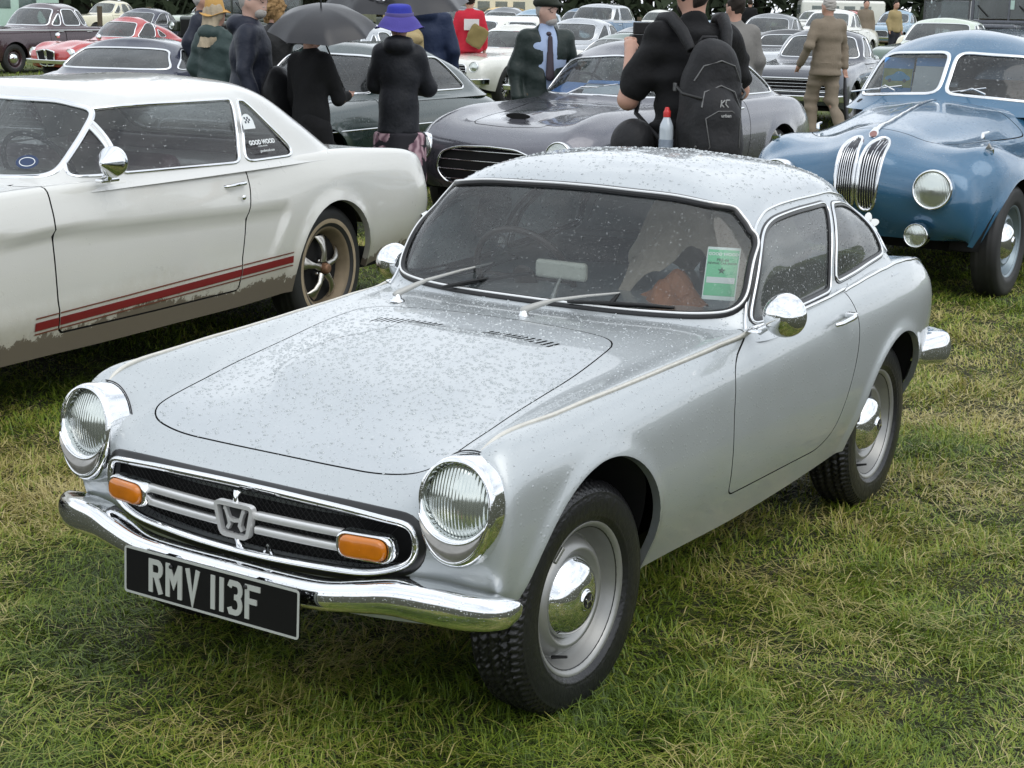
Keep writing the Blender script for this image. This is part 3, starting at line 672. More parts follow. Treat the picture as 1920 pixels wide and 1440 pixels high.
# greenhouse
GH = [
 [(-.70,0,.775),(-.71,.26,.775),(-.77,.54,.765),(-.87,.632,.750),(-1.15,.640,.748),(-1.5,.640,.762),(-1.80,.635,.785),(-2.12,.62,.790),(-2.36,.46,.785),(-2.47,.26,.780),(-2.50,0,.780)],
 [(-.765,0,.797),(-.78,.26,.797),(-.835,.53,.793),(-.895,.607,.784),(-1.15,.612,.779),(-1.5,.612,.790),(-1.82,.604,.812),(-2.10,.585,.822),(-2.30,.42,.812),(-2.39,.22,.81),(-2.42,0,.81)],
 [(-.865,0,.955),(-.88,.26,.953),(-.918,.50,.948),(-.975,.571,.942),(-1.20,.580,.945),(-1.52,.576,.95),(-1.82,.565,.945),(-2.03,.530,.94),(-2.15,.38,.955),(-2.20,.20,.965),(-2.22,0,.968)],
 [(-.972,0,1.108),(-.985,.25,1.101),(-1.000,.455,1.080),(-1.068,.512,1.050),(-1.30,.518,1.058),(-1.58,.514,1.058),(-1.81,.495,1.040),(-1.955,.448,1.027),(-2.01,.31,1.055),(-2.03,.17,1.075),(-2.04,0,1.082)],
 [(-1.03,0,1.150),(-1.045,.235,1.141),(-1.075,.420,1.122),(-1.15,.470,1.106),(-1.35,.477,1.112),(-1.58,.474,1.110),(-1.81,.455,1.090),(-1.93,.405,1.083),(-1.96,.28,1.103),(-1.955,.14,1.112),(-1.96,0,1.118)],
 [(-1.13,0,1.182),(-1.14,.22,1.176),(-1.17,.35,1.160),(-1.23,.388,1.154),(-1.38,.394,1.160),(-1.56,.390,1.157),(-1.75,.372,1.142),(-1.84,.32,1.134),(-1.865,.21,1.142),(-1.85,.11,1.148),(-1.855,0,1.152)],
 [(-1.24,0,1.196),(-1.25,.12,1.194),(-1.28,.20,1.189),(-1.33,.215,1.188),(-1.41,.218,1.189),(-1.53,.216,1.186),(-1.65,.20,1.177),(-1.70,.165,1.173),(-1.71,.10,1.174),(-1.72,.055,1.178),(-1.725,0,1.180)],
 [(-1.33,0,1.200),(-1.335,.001,1.200),(-1.35,.002,1.200),(-1.38,.002,1.200),(-1.43,.002,1.1995),(-1.50,.002,1.197),(-1.56,.002,1.194),(-1.59,.002,1.192),(-1.60,.002,1.191),(-1.605,.001,1.190),(-1.61,0,1.190)],
]
gh = net(full_ring(GH), res=.015, smooth=2)
if (gh.N[:, 2]*(gh.V[:, 2] > 1.1)).sum() < 0: gh = flipm(gh)
gh = weld(gh)
wsp = rpoly([(0,.806),(.32,.805),(.48,.810),(.585,.824),(.574,.93),(.548,1.025),(.498,1.083),(.35,1.108),(0,1.120),(-.35,1.108),(-.498,1.083),(-.548,1.025),(-.574,.93),(-.585,.824),(-.48,.810),(-.32,.805)], [.1,.1,.1,.07,.1,.07,.07,.1,.1,.1,.07,.07,.1,.07,.1,.1], 5)
fr = np.where(gh.V[:, 0] > -1.16, -1, 1.); 
f = np.maximum(poly_sdf(wsp, gh.V[:, 1], gh.V[:, 2]), (-.0-gh.V[:, 0]*0)+np.where((gh.V[:, 0] > -1.06-.35*0) & (gh.N[:, 0] > .12), -1, 1))
ws, gh, chW = cut(gh, f); cw = max(chW, key=lambda c: len(c[0]))
swp = rpoly([(-.905,.792),(-.945,.862),(-1.005,.951),(-1.10,1.020),(-1.19,1.043),(-1.38,1.053),(-1.63,1.052),(-1.645,1.040),(-1.535,.936),(-1.497,.803),(-1.25,.792)], [.015,.1,.1,.06,.06,.1,.01,.02,.1,.012,.1], 4)
qwp = rpoly([(-1.545,.820),(-1.585,.945),(-1.695,1.043),(-1.84,1.032),(-1.945,1.000),(-1.985,.94),(-2.015,.856),(-1.75,.832)], [.012,.1,.015,.06,.06,.06,.02,.1], 4)
sid = abs(gh.V[:, 1]) > .36
f = np.maximum(poly_sdf(swp, gh.V[:, 0], gh.V[:, 2]), np.where(sid, -1, 1)); swg, gh, chS = cut(gh, f)
sid = abs(gh.V[:, 1]) > .36
f = np.maximum(poly_sdf(qwp, gh.V[:, 0], gh.V[:, 2]), np.where(sid, -1, 1)); qwg, gh, chQ = cut(gh, f)
rwp = rpoly([(0,.87),(.30,.87),(.36,.90),(.27,1.05),(0,1.07),(-.27,1.05),(-.36,.90),(-.30,.87)], .05, 4)
f = np.maximum(poly_sdf(rwp, gh.V[:, 1], gh.V[:, 2]), np.where(gh.V[:, 0] < -1.85, -1, 1)); rwg, gh, chB = cut(gh, f)
add('roof', gh, SILVER, hero)
SEALB = P('seal_rubber', (.010, .010, .011), .3, vary=.3)
MISTG = glass('misted_side_glass', tint=(.30, .36, .36), wet=1.5, refl=1.0, scale=100, film=.14)
wsg = add('windscreen', ws.off(-.004), glass('windscreen_glass', (.82, .86, .86), .6, .9, 120, .03), hero)
for mm, nm in ((swg, 'door_window'), (qwg, 'quarter_window')):
    for s in (1, -1): add(nm, side_of(mm, s).off(-.004), MISTG, hero)
add('rear_window', rwg.off(-.004), GLASS, hero)
add('windscreen_seal', join([strip(cw, halfround(.027, .010), .012, 0), lip(cw, .02)]), SEALB, hero)
add('windscreen_bright_strip', strip((cw[0]+cw[1]*.0085, cw[1], cw[2]), halfround(.0075, .0045, 0), .012, .001), P('bright_screen_strip', (.85, .85, .84), .35, .6), hero)
for c in chS: add('window_frame', join([strip(c, halfround(.010, .006), .012, .001), lip(c, .02)]), CHROME, hero)
for c in chQ: add('window_frame', join([strip(c, halfround(.013, .006), .012, .001), lip(c, .02)]), CHROME, hero)
for c in chS+chQ: add('window_rubber', strip(c, halfround(.024, .0035), .012, -.001), SEALB, hero)
for c in chB: add('rear_window_seal', strip(c, halfround(.02, .008), .015), SEALB, hero)
# drip rail over the side windows
for s in (1, -1):
    q = makima(np.arange(12), np.array([(-.873,.607,.785),(-.915,.592,.86),(-.975,.570,.955),(-1.075,.530,1.030),(-1.17,.510,1.062),(-1.35,.495,1.074),(-1.62,.492,1.074),(-1.85,.475,1.056),(-1.965,.46,1.022),(-2.02,.50,.955),(-2.05,.54,.88),(-2.06,.56,.845)]), np.linspace(0, 11, 90))
    # snap to surface
    Q = []
    for p in q:
        d = ((gh.V-p*[1, s, 1])**2).sum(1); k = d.argmin(); Q.append(gh.V[k]*.0+p*[1, s, 1]*0+gh.V[k]+gh.N[k]*.002)
    Q = np.array(Q)
    for _ in range(6): Q[1:-1] = .5*Q[1:-1]+.25*(Q[2:]+Q[:-2])
    add('drip_rail', tube(Q, .0048, 6), CHROME, hero)
# fender ridge trims
body_all = join([bo and body, hood])
def ridge(m, xs, y_of, dz=0):
    out = []
    for x in xs:
        y = y_of(x); k = np.argsort((m.V[:, 0]-x)**2+(m.V[:, 1]-y)**2+(m.V[:, 2] < .6)*9)[:4]; out.append((x, y, m.V[k, 2].mean()+dz))
    out = np.array(out)
    for _ in range(10): out[1:-1, 2] = .5*out[1:-1, 2]+.25*(out[2:, 2]+out[:-2, 2])
    return out
for s in (1, -1):
    xs = np.linspace(.392, -.872, 90); yf = lambda x: s*np.interp(x, [-.95, -.85, -.5, -.2, .1, .372], [.622, .618, .604, .592, .580, .555])
    q = ridge(body_all, xs, yf, .0)
    V = np.stack([q+np.array([0, a, b]) for a, b in ((-.006, -.004), (-.0055, .004), (-.003, .0065), (.003, .0065), (.0055, .004), (.006, -.004))], 1); g = grid(V, closev=True)
    tip = tube([q[0]+[.03, -.010*s, -.008], q[0]], [.001, .0058], 8)
    add('wing_trim', join([g, tip]), P('cream_weathered_trim', (.62, .60, .54), .35, .35, vary=.2, vscale=60), hero)
    # belt trim from door to tail
    xs = np.linspace(-.88, -1.57, 50); q2 = np.stack([xs, s*np.interp(xs, [-1.57, -.88], [.622, .617]), np.interp(xs, [-1.57, -1.45, -1.25, -.88], [.800, .790, .783, .783])], 1)
    add('waist_trim', tube(q2, .0065, 8), CHROME, hero)
    xs = np.linspace(-1.575, -2.46, 60); yf = lambda x: s*np.interp(x, [-2.46, -2.25, -1.95, -1.57], [.567, .598, .616, .622]); q = ridge(body, xs, yf, .001)
    add('rear_wing_trim', tube(q, .0062, 8), CHROME, hero)
# underside, wells, cabin
add('underbody', box(-2.45, .20, -.52, .52, .25, .29), DARK, hero)
for s in (1, -1):
    wheel_well(hero, FAX+.005, .285, .335, .655, .26, s, 1.06); wheel_well(hero, RAX, .28, .32, .655, .24, s, 1.05)
# grille
GB = P('grille_black', (.008, .008, .009), .5, .2, vary=.3)
add('grille_backing', box(.40, .43, -.47, .47, .38, .555), DARK, hero)
mesh_bits = []
for k in range(64):
    y0 = -.5+k*.016
    for sgn in (1, -1):
        a, b = np.array([.468, y0, .405]), np.array([.468, y0+sgn*.15, .565])
        mesh_bits.append(tube([a, b], .0007, 3, caps=False))
mm = join(mesh_bits); fk = (abs(mm.V[:, 1]) < .435); mm = mm.sub(fk[mm.F].all(1)); mm.V[:, 0] -= .35*(mm.V[:, 1])**2*.25
add('grille_mesh', mm, P('mesh_grey', (.05, .05, .05), .45, .7), hero, kind='stuff')
add('grille_frame', strip(grc, halfround(.018, .013), .012, -.004), WCHROME, hero)
add('grille_seal', strip(grc, halfround(.034, .004), .012, .004), SEALB, hero)
def xface(y): return .507-.17*abs(y)**2.2-.02*abs(y)
for zz, in ((.511,), (.478,)):
    ys = np.linspace(-.36, .36, 60); ys = ys[abs(ys) > .050]
    for part in (ys[ys < 0], ys[ys > 0]):
        q = np.stack([[xface(y)+.004 for y in part], part, np.full(len(part), zz)], 1)
        V = np.stack([q+np.array([a, 0, b]) for a, b in ((-.012, -.008), (.002, -.009), (.006, -.006), (.006, .006), (.002, .009), (-.012, .008))], 1); g = grid(V, closev=True)
        add('grille_bar', g, P('brushed_bar', (.74, .74, .73), .42, .65, vary=.1), hero)
# centre post and badge (emblem: frame with letter H shape)
add('grille_post', tube([(.505, 0, .556), (.512, 0, .545), (.514, 0, .528)], [.011, .007, .0075], 6), WCHROME, hero); add('grille_post', tube([(.514, 0, .462), (.508, .0, .44), (.500, 0, .424)], [.009, .006, .011], 6), WCHROME, hero)
def ribbon(pts, w_, t, closed=False):
    """flat bar following 2D pts, thickness t, mitred"""
    p = np.array(pts, float)
    T = (np.roll(p, -1, 0)-np.roll(p, 1, 0)) if closed else np.gradient(p, axis=0)
    d1 = p-np.roll(p, 1, 0); d2 = np.roll(p, -1, 0)-p
    if not closed: d1[0] = d2[0]; d2[-1] = d1[-1]
    d1 /= np.linalg.norm(d1, axis=1, keepdims=True)+1e-9; d2 /= np.linalg.norm(d2, axis=1, keepdims=True)+1e-9
    n = np.stack([-(d1+d2)[:, 1], (d1+d2)[:, 0]], 1); n /= np.linalg.norm(n, axis=1, keepdims=True)+1e-9
    c = np.maximum((n*np.stack([-d1[:, 1], d1[:, 0]], 1)).sum(1), .35)[:, None]; n = n/c
    a, b = p+n*w_/2, p-n*w_/2
    V = np.stack([np.c_[a, np.zeros(len(p))], np.c_[a, np.full(len(p), t)], np.c_[b, np.full(len(p), t)], np.c_[b, np.zeros(len(p))]], 1)
    g = grid(V, closeu=closed, closev=True)
    n0 = vnormals(g.V, g.F); cen = V.mean(1, keepdims=True); o_ = (g.V-np.broadcast_to(cen, V.shape).reshape(-1, 3)); g = g if (n0*o_).sum() > 0 else flipm(g); parts = [g]
    if not closed:
        for k in (0, -1): q = V[k]; mq = M(q, [(0, 1, 2), (0, 2, 3)]); parts += [mq]
    mres = join(parts); return M(mres.V, mres.F)
fr2 = rpoly([(-.048,.030),(.048,.030),(.034,-.034),(-.034,-.034)], .012, 4)
hb = [ribbon(fr2, .009, .015, True)]
for s in (1, -1): hb.append(ribbon([(s*.028,.020),(s*.0235,.019),(s*.017,.002),(s*.0135,-.012),(s*.020,-.022),(s*.015,-.024)][:5], .0075, .0115+.0006*s))
hb.append(ribbon([(-.017, 0), (0, -.003), (.017, 0)], .007, .0128))
hbm = join(hb); hbm.V[:, :2] *= 1.14
bad = frame_place(hbm, (.509, 0, .495), (0, 1, 0), (0, 0, 1))
add('badge', bad, P('brushed_bar', (.74, .74, .73), .42, .65, vary=.1), hero, smooth=False)
add('badge_ground', frame_place(flatpoly(fr2*1.08, .004), (.507, 0, .495), (0, 1, 0), (0, 0, 1)), GB, hero, smooth=False)
tri = ribbon(rpoly([(-.016,-.014),(.016,-.014),(0,.016)], .004, 2), .005, .006, True)
add('small_badge', frame_place(tri, (.500, .085, .432), (0, 1, 0), (0, 0, 1)), WCHROME, hero, smooth=False)
# indicators in the grille
for s in (1, -1):
    st = rpoly([(-.058,-.025),(.058,-.025),(.058,.025),(-.058,.025)], .0245, 6)
    c = np.array([.497, s*.352, .494]); ux = np.array([-.13*s, 1, 0]); 
    def dome(poly, h0, h, k=(1, .96, .86, .6, .25, .01), hh=(0, .55, .85, .97, 1, 1)):
        V = np.stack([np.c_[poly*a, np.full(len(poly), h0+h*b)] for a, b in zip(k, hh)], 0); g = grid(V, closev=True)
        fn = vnormals(g.V, g.F); return g if fn[:, 2].sum() > 0 else flipm(g)
    ind = add('indicator', frame_place(dome(st, .008, .017), c, ux, (0, 0, 1)), AMBER, hero)
    bz = grid(np.stack([np.c_[st*a, np.full(len(st), h_)] for a, h_ in ((1.25, -.02), (1.22, .004), (1.13, .011), (1.03, .008), (1.0, 0))], 0), closev=True)
    add('bezel', frame_place(bz, c, ux, (0, 0, 1)), WCHROME, ind)
    for q in (-.046, .046): add('screw', frame_place(dome(circle(.0022, 10), .0205, .002).tr(loc=(q, 0, 0)), c, ux, (0, 0, 1)), CHROME, ind)
# headlamps
def oval(sx, sz, n=64):
    a = np.linspace(0, 2*math.pi, n, endpoint=False); e = .88
    yy = np.sign(np.cos(a))*abs(np.cos(a))**e*sx; zz = np.sign(np.sin(a))*abs(np.sin(a))**e*sz
    yy = yy*(1-.10*np.clip(-zz/sz, 0, 1)); return np.c_[yy, zz]
for s in (1, -1):
    hl = bpy.data.objects.new('headlight', None); COL.objects.link(hl); hl.parent = hero; hl.location = (.43, s*.549, .592); hl.rotation_euler = (0, R(-7), R(4)*s)
    loops = [(.995, 1.0, -.055), (1.0, 1.0, -.03), (.985, .988, .004), (.95, .958, .016), (.90, .915, .022), (.88, .88, .021)]
    O = [np.c_[np.full(64, x), oval(.0935*a, .122*b)] for a, b, x in loops]
    a = np.linspace(0, 2*math.pi, 64, endpoint=False); cz = .026
    C1 = np.c_[np.full(64, .017), .0835*np.cos(a), .0835*np.sin(a)+cz]; C2 = np.c_[np.full(64, .010), .0805*np.cos(a), .0805*np.sin(a)+cz]; C3 = np.c_[np.full(64, -.008), .079*np.cos(a), .079*np.sin(a)+cz]
    C0 = np.c_[np.full(64, .0215), .088*np.cos(a), .088*np.sin(a)+cz]
    mid = .5*O[-1]+.5*C0; 
    V = np.stack(O+[mid, C0, C1, C2, C3], 0); g = xdir(grid(V, closev=True))
    add('lamp_surround', g, WCHROME, hl)
    pr = [(0.0001, .024), (.02, .0225), (.04, .018), (.06, .011), (.072, .005), (.079, -.002)]
    add('lamp_glass', xdir(lathe(dens(pr, 2), 'x', 48, (0, 0, cz))), LENS, hl)
    # crescent side lamp under the headlamp
    aa = np.linspace(R(205), R(335), 24); up = np.c_[.091*np.cos(aa), .091*np.sin(aa)+cz]; lo = []
    for t in np.linspace(0, 1, 24):
        ang = R(212)+t*R(116); lo.append((.078*np.cos(ang), .106*np.sin(ang)))
    lo = np.array(lo); poly = np.concatenate([up, lo[::-1]]); 
    k = len(up); Vg = np.stack([np.stack([np.full(k, .0235+.008*math.sin(math.pi*t)), up[:, 0]*(1-t)+lo[:, 0]*t, up[:, 1]*(1-t)+lo[:, 1]*t], 1) for t in np.linspace(0, 1, 7)], 0)
    sl_ = add('side_light', xdir(grid(Vg)), CLEARL, hl)
    pc = np.c_[np.full(len(poly), .0245), poly]; add('lamp_bead', tube(np.concatenate([pc, pc[:1]]), .0028, 6, caps=False), WCHROME, hl)
    sq = np.c_[np.full(64, -.052), oval(.096, .1245)]; add('lamp_gasket', tube(np.concatenate([sq, sq[:1]]), .0018, 5, caps=False), SEALB, hl)
# bumper: swept blade with raised ends
def blade(path, prof_fn, n=80):
    path = np.array(path, float); d = np.arange(len(path)); q = catmull(d, path, np.linspace(0, len(path)-1, n)); T = np.gradient(q, axis=0); T /= np.linalg.norm(T, axis=1, keepdims=True)
    up = np.array([0, 0, 1.]); Nn = np.cross(T, up); Nn /= np.linalg.norm(Nn, axis=1, keepdims=True)
    rings = []
    for i in range(n):
        pr = prof_fn(i/(n-1)); rings.append([q[i]+Nn[i]*a+up*b for a, b in pr])
    g = grid(np.array(rings), closev=True); return g
def bprof(t):
    e = min(t, 1-t); k = .25+.75*min(1, e/.045)**.5
    w_ = math.exp(-((e-.17)/.12)**2); hgt = (.031+.010*w_)*k; th = .024*k; dp = (.034+.018*w_)*k
    out = [(-dp, hgt*.92)]+[(th*math.cos(a)**.7, hgt*(math.sin(a)-.12*math.cos(a))) for a in np.linspace(math.pi/2, -math.pi/2, 11)]+[(-dp*.8, -hgt*1.0), (-dp*.8, -hgt*.7), (-dp, hgt*.6)]
    return out
half = [(.555,0,.378),(.553,.16,.378),(.545,.27,.380),(.532,.36,.392),(.515,.44,.402),(.490,.53,.396),(.462,.595,.388),(.425,.645,.384),(.365,.668,.384)]
pth = [(x, -y, z) for x, y, z in half[:0:-1]]+half
bmp = blade(pth, bprof, 110); n_ = bmp.N
if (bmp.N*np.array([1, 0, 0])).sum() < 0 and False: bmp = flipm(bmp)
c_ = np.array([-.2, 0, .38]); 
if ((bmp.V-c_)*bmp.N).sum() < 0: bmp = flipm(bmp)
add('front_bumper', bmp, WCHROME, hero)
rb = [(-2.36,.585,.455),(-2.46,.622,.455),(-2.54,.648,.455),(-2.62,.60,.455),(-2.68,.50,.455),(-2.70,.3,.455),(-2.70,0,.455)]
pth = rb+[(x, -y, z) for x, y, z in rb[-2::-1]]
rbm = blade(pth, lambda t: [(a*1.3, b*1.35) for a, b in bprof(t)], 90)
if ((rbm.V-np.array([-2.2, 0, .45]))*rbm.N).sum() < 0: rbm = flipm(rbm)
add('rear_bumper', rbm, WCHROME, hero)
# plate
PL = np.array([.602, -.002, .350]); pw, ph = .52, .111
tilt = np.array([-.05, 0, 1.]); ux = np.array([0, 1, 0.])
plate = add('number_plate', frame_place(flatpoly(rpoly([(-.26,-.0555),(.26,-.0555),(.26,.0555),(-.26,.0555)], .006, 3), .004), PL, ux, tilt), P('plate_black', (.005, .005, .005), .4, vary=0, spec=.25), hero, smooth=False)
GREYP = P('plate_silver', (.50, .52, .48), .4, .3, vary=.05)
add('plate_border', frame_place(ribbon(rpoly([(-.2575,-.053),(.2575,-.053),(.2575,.053),(-.2575,.053)], .006, 3), .005, .0056, True), PL, ux, tilt), GREYP, plate, smooth=False)
ch, sw_, cwid = .079, .0125, .044
def glyph(c):
    h = ch/2-sw_/2; q = cwid/2-sw_/2
    if c == 'R': 
        arc = [(q*.35+.6*q*math.cos(t)*1.08, .018+.0155*math.sin(t)) for t in np.linspace(math.pi/2, -math.pi/2, 9)]
        return [[(-q, -h-sw_/2), (-q, h+sw_/2)], [(-q, h)]+[(x, y-(.018+.0155)+h) for x, y in arc]+[(-q, h-.031)], [(0.0, h-.031), (q, -h-sw_/2)]]
    if c == 'M': w2 = q*1.2; return [[(-w2, -h-sw_/2), (-w2, h+sw_/2)], [(-w2, h+sw_*.3), (0, -.006), (w2, h+sw_*.3)], [(w2, h+sw_/2), (w2, -h-sw_/2)]]
    if c == 'V': return [[(-q, h+sw_/2), (0, -h-sw_*.2), (q, h+sw_/2)]]
    if c == '1': return [[(0, -h-sw_/2), (0, h+sw_/2)]]
    if c == '3':
        up = [(-q, h-.010), (-q*.75, h)]+[(q*.3+q*.7*math.cos(t), h-.0155+.0155*math.sin(t)) for t in np.linspace(math.pi/2, -math.pi/2, 8)]+[(-q*.1, h-.031)]
        hh = 2*h-.031; lo = [(-q*.1, h-.031)]+[(q*.2+q*.8*math.cos(t), h-.031-hh/2+hh/2*math.sin(t)) for t in np.linspace(math.pi/2, -math.pi/2, 9)]+[(-q*.75, -h), (-q, -h+.010)]
        return [up, lo]
    if c == 'F': return [[(-q, -h-sw_/2), (-q, h+sw_/2)], [(-q, h), (q+sw_/2, h)], [(-q, h-.031), (q*.8, h-.031)]]
xp = -.186
for c, wd_ in (('R', .050), ('M', .062), ('V', .052), (' ', .022), ('1', .026), ('1', .026), ('3', .052), ('F', .050)):
    if c != ' ':
        parts = [ribbon(p_, sw_, .0060+.0004*i_, False) for i_, p_ in enumerate(glyph(c))]
        g = join(parts); g.V[:, 0] += xp+wd_/2
        add('plate_letter', frame_place(g, PL, ux, tilt), GREYP, plate, smooth=False)
    xp += wd_
for yy in (-.113, .110): add('plate_screw', frame_place(dome(circle(.005, 12), .0062, .004).tr(loc=(yy, .033, 0)), PL, ux, tilt), RUBBER, plate)
for y_ in (-.135, .135): add('plate_bracket', box(.575, .600, y_-.015, y_+.015, .31, .40), CHROME, hero)
# wheels
tyH = mkmesh('tyre', tyre(.283, .178, .150, tread=1), P('wet_tyre_rubber', (.010, .010, .011), .32, vary=.35, vscale=25, bump=.25, bscale=70))
H_EMB = None
for (xx, s, st) in ((FAX, 1, R(-2)), (FAX, -1, R(-2)), (RAX, 1, 0), (RAX, -1, 0)):
    yw = .548 if xx == FAX else .540
    w_, c0 = disc_wheel(hero, s, (xx, s*yw, .276), .283, .178, .150, .100, STEEL, WCHROME, tyre_mesh=tyH, steer=st)
    cc = c0+.100*.50
    add('cap_centre', dirfix(lathe([(0, cc+.002), (.019, cc+.002)], 'y', 24)), GB, w_)
    hm = [ribbon([(x_*.5, y_*.5) for x_, y_ in q_], .0035, .0016+.0003*k_) for k_, q_ in enumerate(([(-.026,.022),(-.018,.010),(-.016,-.010),(-.024,-.022)], [(.026,.022),(.018,.010),(.016,-.010),(.024,-.022)], [(-.017, 0), (.017, 0)]))]
    add('cap_badge', frame_place(join(hm), (0, cc+.002, 0), (-1, 0, 0), (0, 0, 1)), WCHROME, w_, smooth=False)
    va = R(-62); add('valve', join([tube([(.150*math.cos(va), .015, .150*math.sin(va)), (.140*math.cos(va), .055, .140*math.sin(va))], [.005, .0035], 8)]), RUBBER, w_)
    wa = R(62); add('balance_weight', box(-.022, .022, .058, .067, .168, .179, .002).tr(rot=rot_y(-wa+math.pi/2)), STEEL, w_)
# mirrors
for s in (1, -1):
    c = np.array([-.835, s*.735, .842]) if s > 0 else np.array([-1.02, -.690, .822])
    pr = [(0.0001, .062), (.02, .060), (.038, .050), (.050, .034), (.058, .012), (.060, -.004), (.058, -.010), (.050, -.012), (.0001, -.012)]
    mir = add('door_mirror', xdir(lathe(dens(pr, 3), 'x', 36)).tr(rot=rot_z(R(0 if s > 0 else 0)), loc=c), WCHROME, hero)
    base = np.array([c[0]-.02+ (.0), s*.655, .787])
    add('mirror_stalk', join([tube([base, base+(c-base)*.35+[0, 0, -.004], c+[-.004, -s*.03, -.038], c+[-.006, 0, -.02]], [.013, .0085, .007, .010], 10), xdir(lathe([(.0001, .008), (.02, .006), (.026, 0)], 'x', 20)).tr(rot=rot_y(-math.pi/2), loc=base-[0, s*.012, .002])]), WCHROME, mir)
# door handles
for s in (1, -1):
    hx = -1.455; y0 = .668
    h = join([tube([(hx+.075, s*(y0+.006), .722), (hx+.06, s*(y0+.020), .726), (hx, s*(y0+.026), .731), (hx-.03, s*(y0+.026), .733)], [.007, .0075, .0085, .0085], 8),
              box(hx-.052, hx-.025, s*(y0+.010)-.018, s*(y0+.010)+.018, .724, .744, .006)])
    add('door_handle', h, WCHROME, hero)
# wipers
WG = P('wiper_grey', (.38, .38, .36), .45, .2, vary=.15); 
def wiper(par, piv, arm_end, b0, b1, gm=WG):
    piv, ae, b0, b1 = map(np.array, (piv, arm_end, b0, b1)); w0 = bpy.data.objects.new('wiper', None); COL.objects.link(w0); w0.parent = par
    add('pivot', join([xdir(lathe([(.0001, .02), (.010, .02), (.014, .008), (.022, .004), (.024, 0)], 'x', 20)).tr(rot=rot_y(-math.pi/2), loc=piv)]), WCHROME, w0)
    p0 = piv+[0, 0, .022]; m1 = p0+(ae-p0)*.30+[.0, 0, .012]
    add('arm', tube([p0+(p0-m1)*.12, p0, p0+(m1-p0)*.6, m1, p0+(ae-p0)*.65+[0, 0, .008], ae], [.006, .0105, .0085, .0055, .004, .003], 8), gm, w0)
    t = np.linspace(0, 1, 24)[:, None]; q = b0+(b1-b0)*t; up = np.array([.012, 0, .006])*(1-(2*t-1)**2)*1.0
    add('blade', join([tube(q, [.004]+[.0055]*22+[.003], 5), tube(q+up, .0045, 5), tube([ae, q[10]+up[10]], [.004, .008], 6)]), P('wiper_black', (.01, .01, .01), .4), w0)
    return w0
wiper(hero, (-.600,-.372,.790), (-.905,-.235,.878), (-.765,-.330,.812), (-.895,-.095,.862))
wiper(hero, (-.612,.055,.790), (-.795,.255,.855), (-.765,.105,.818), (-.830,.410,.826))
# cabin
add('dashboard', join([box(-.98, -.80, -.52, .52, .66, .775, .03), box(-1.02, -.95, -.52, .52, .55, .755, .02)]), INTER, hero)
tor = lathe([(.175+.011*math.cos(t), .011*math.sin(t)) for t in np.linspace(0, 2*math.pi, 9)], 'x', 40)
sw1 = add('steering_wheel', join([tor, *[tube([(0, 0, 0), (0, .17*math.cos(q), .17*math.sin(q))], .006, 6) for q in (R(0), R(180), R(270))], xdir(lathe([(.0001, .02), (.04, .01), (.045, 0)], 'x', 20))]).tr(rot=rot_y(R(25)), loc=(-1.14, -.27, .80)), P('wheel_dark', (.03, .02, .015), .35), hero)
for s in (1, -1):
    sx = -1.50
    st_ = join([box(sx-.1, sx+.34, s*.29-.21, s*.29+.21, .28, .46, .05), box(-.06, .07, -.21, .21, 0, .48, .05).tr(rot=rot_y(R(-17)), loc=(sx-.08, s*.29, .40))])
    add('seat', st_, P('seat_vinyl', (.018, .018, .019), .5, vary=.3), hero)
add('rear_shelf', box(-2.2, -1.75, -.50, .50, .60, .70, .03), INTER, hero)
add('cabin_floor', box(-2.1, -.8, -.56, .56, .25, .30), INTER, hero)
add('cabin_trim', join([box(-2.0, -.95, s*.575-.008, s*.575+.008, .30, .775) for s in (1, -1)]), INTER, hero)
mr = add('rear_view_mirror', join([box(-.012, .012, -.088, .088, -.028, .028, .022)]).tr(loc=(-.965, -.035, .868)), P('mirror_cream', (.60, .60, .52), .45), hero)
add('mirror_stem', tube([(-.90, -.03, .778), (-.93, -.03, .82), (-.975, -.035, .86)], [.010, .006, .005], 8), P('stem_grey', (.45, .45, .43), .35, .5), mr)
# parking ticket inside the screen, green
tick_c = np.array([-1.000, .468, .905]); uxx = np.array([-.30, 1, 0.]); uyy = np.array([-.62, 0, 1.]) 
tk = add('show_ticket', frame_place(flatpoly(rpoly([(-.047,-.080),(.047,-.080),(.047,.080),(-.047,.080)], .003, 2), .001), tick_c, uxx, uyy), P('ticket_white', (.70, .76, .72), .5), hero, smooth=False)
add('ticket_green_panel', frame_place(flatpoly(np.array([(-.044,-.068),(.044,-.068),(.044,.072),(-.044,.072)]), .0018), tick_c, uxx, uyy), P('ticket_green', (.16, .55, .29), .5, vary=.02), tk, smooth=False)
TXD = P('ticket_ink', (.03, .10, .06), .5, vary=0)
for s_, y_, sz in (('PRE-66', .040, .012), ('REVIVAL CAR SHOW', .030, .0088)):
    add('print', frame_place(text_mesh(s_, sz, .0002, bold=.0003).tr(loc=(0, y_, .0022)), tick_c, uxx, uyy), TXD, tk, smooth=False)
add('print', frame_place(text_mesh('GOOD WOOD', .0125, .0002, bold=.0004).tr(loc=(0, .058, .0022)), tick_c, uxx, uyy), WHITEP, tk, smooth=False)
add('print', frame_place(flatpoly(np.array([(-.040,-.030),(.040,-.030),(.040,-.012),(-.040,-.012)]), .0024), tick_c, uxx, uyy), WHITEP, tk, smooth=False)
st5 = np.array([((.012 if k % 2 == 0 else .005)*math.sin(k*math.pi/5), (.012 if k % 2 == 0 else .005)*math.cos(k*math.pi/5)) for k in range(10)])
add('print', frame_place(flatpoly(st5+[0, .008], .0024), tick_c, uxx, uyy), TXD, tk, smooth=False)
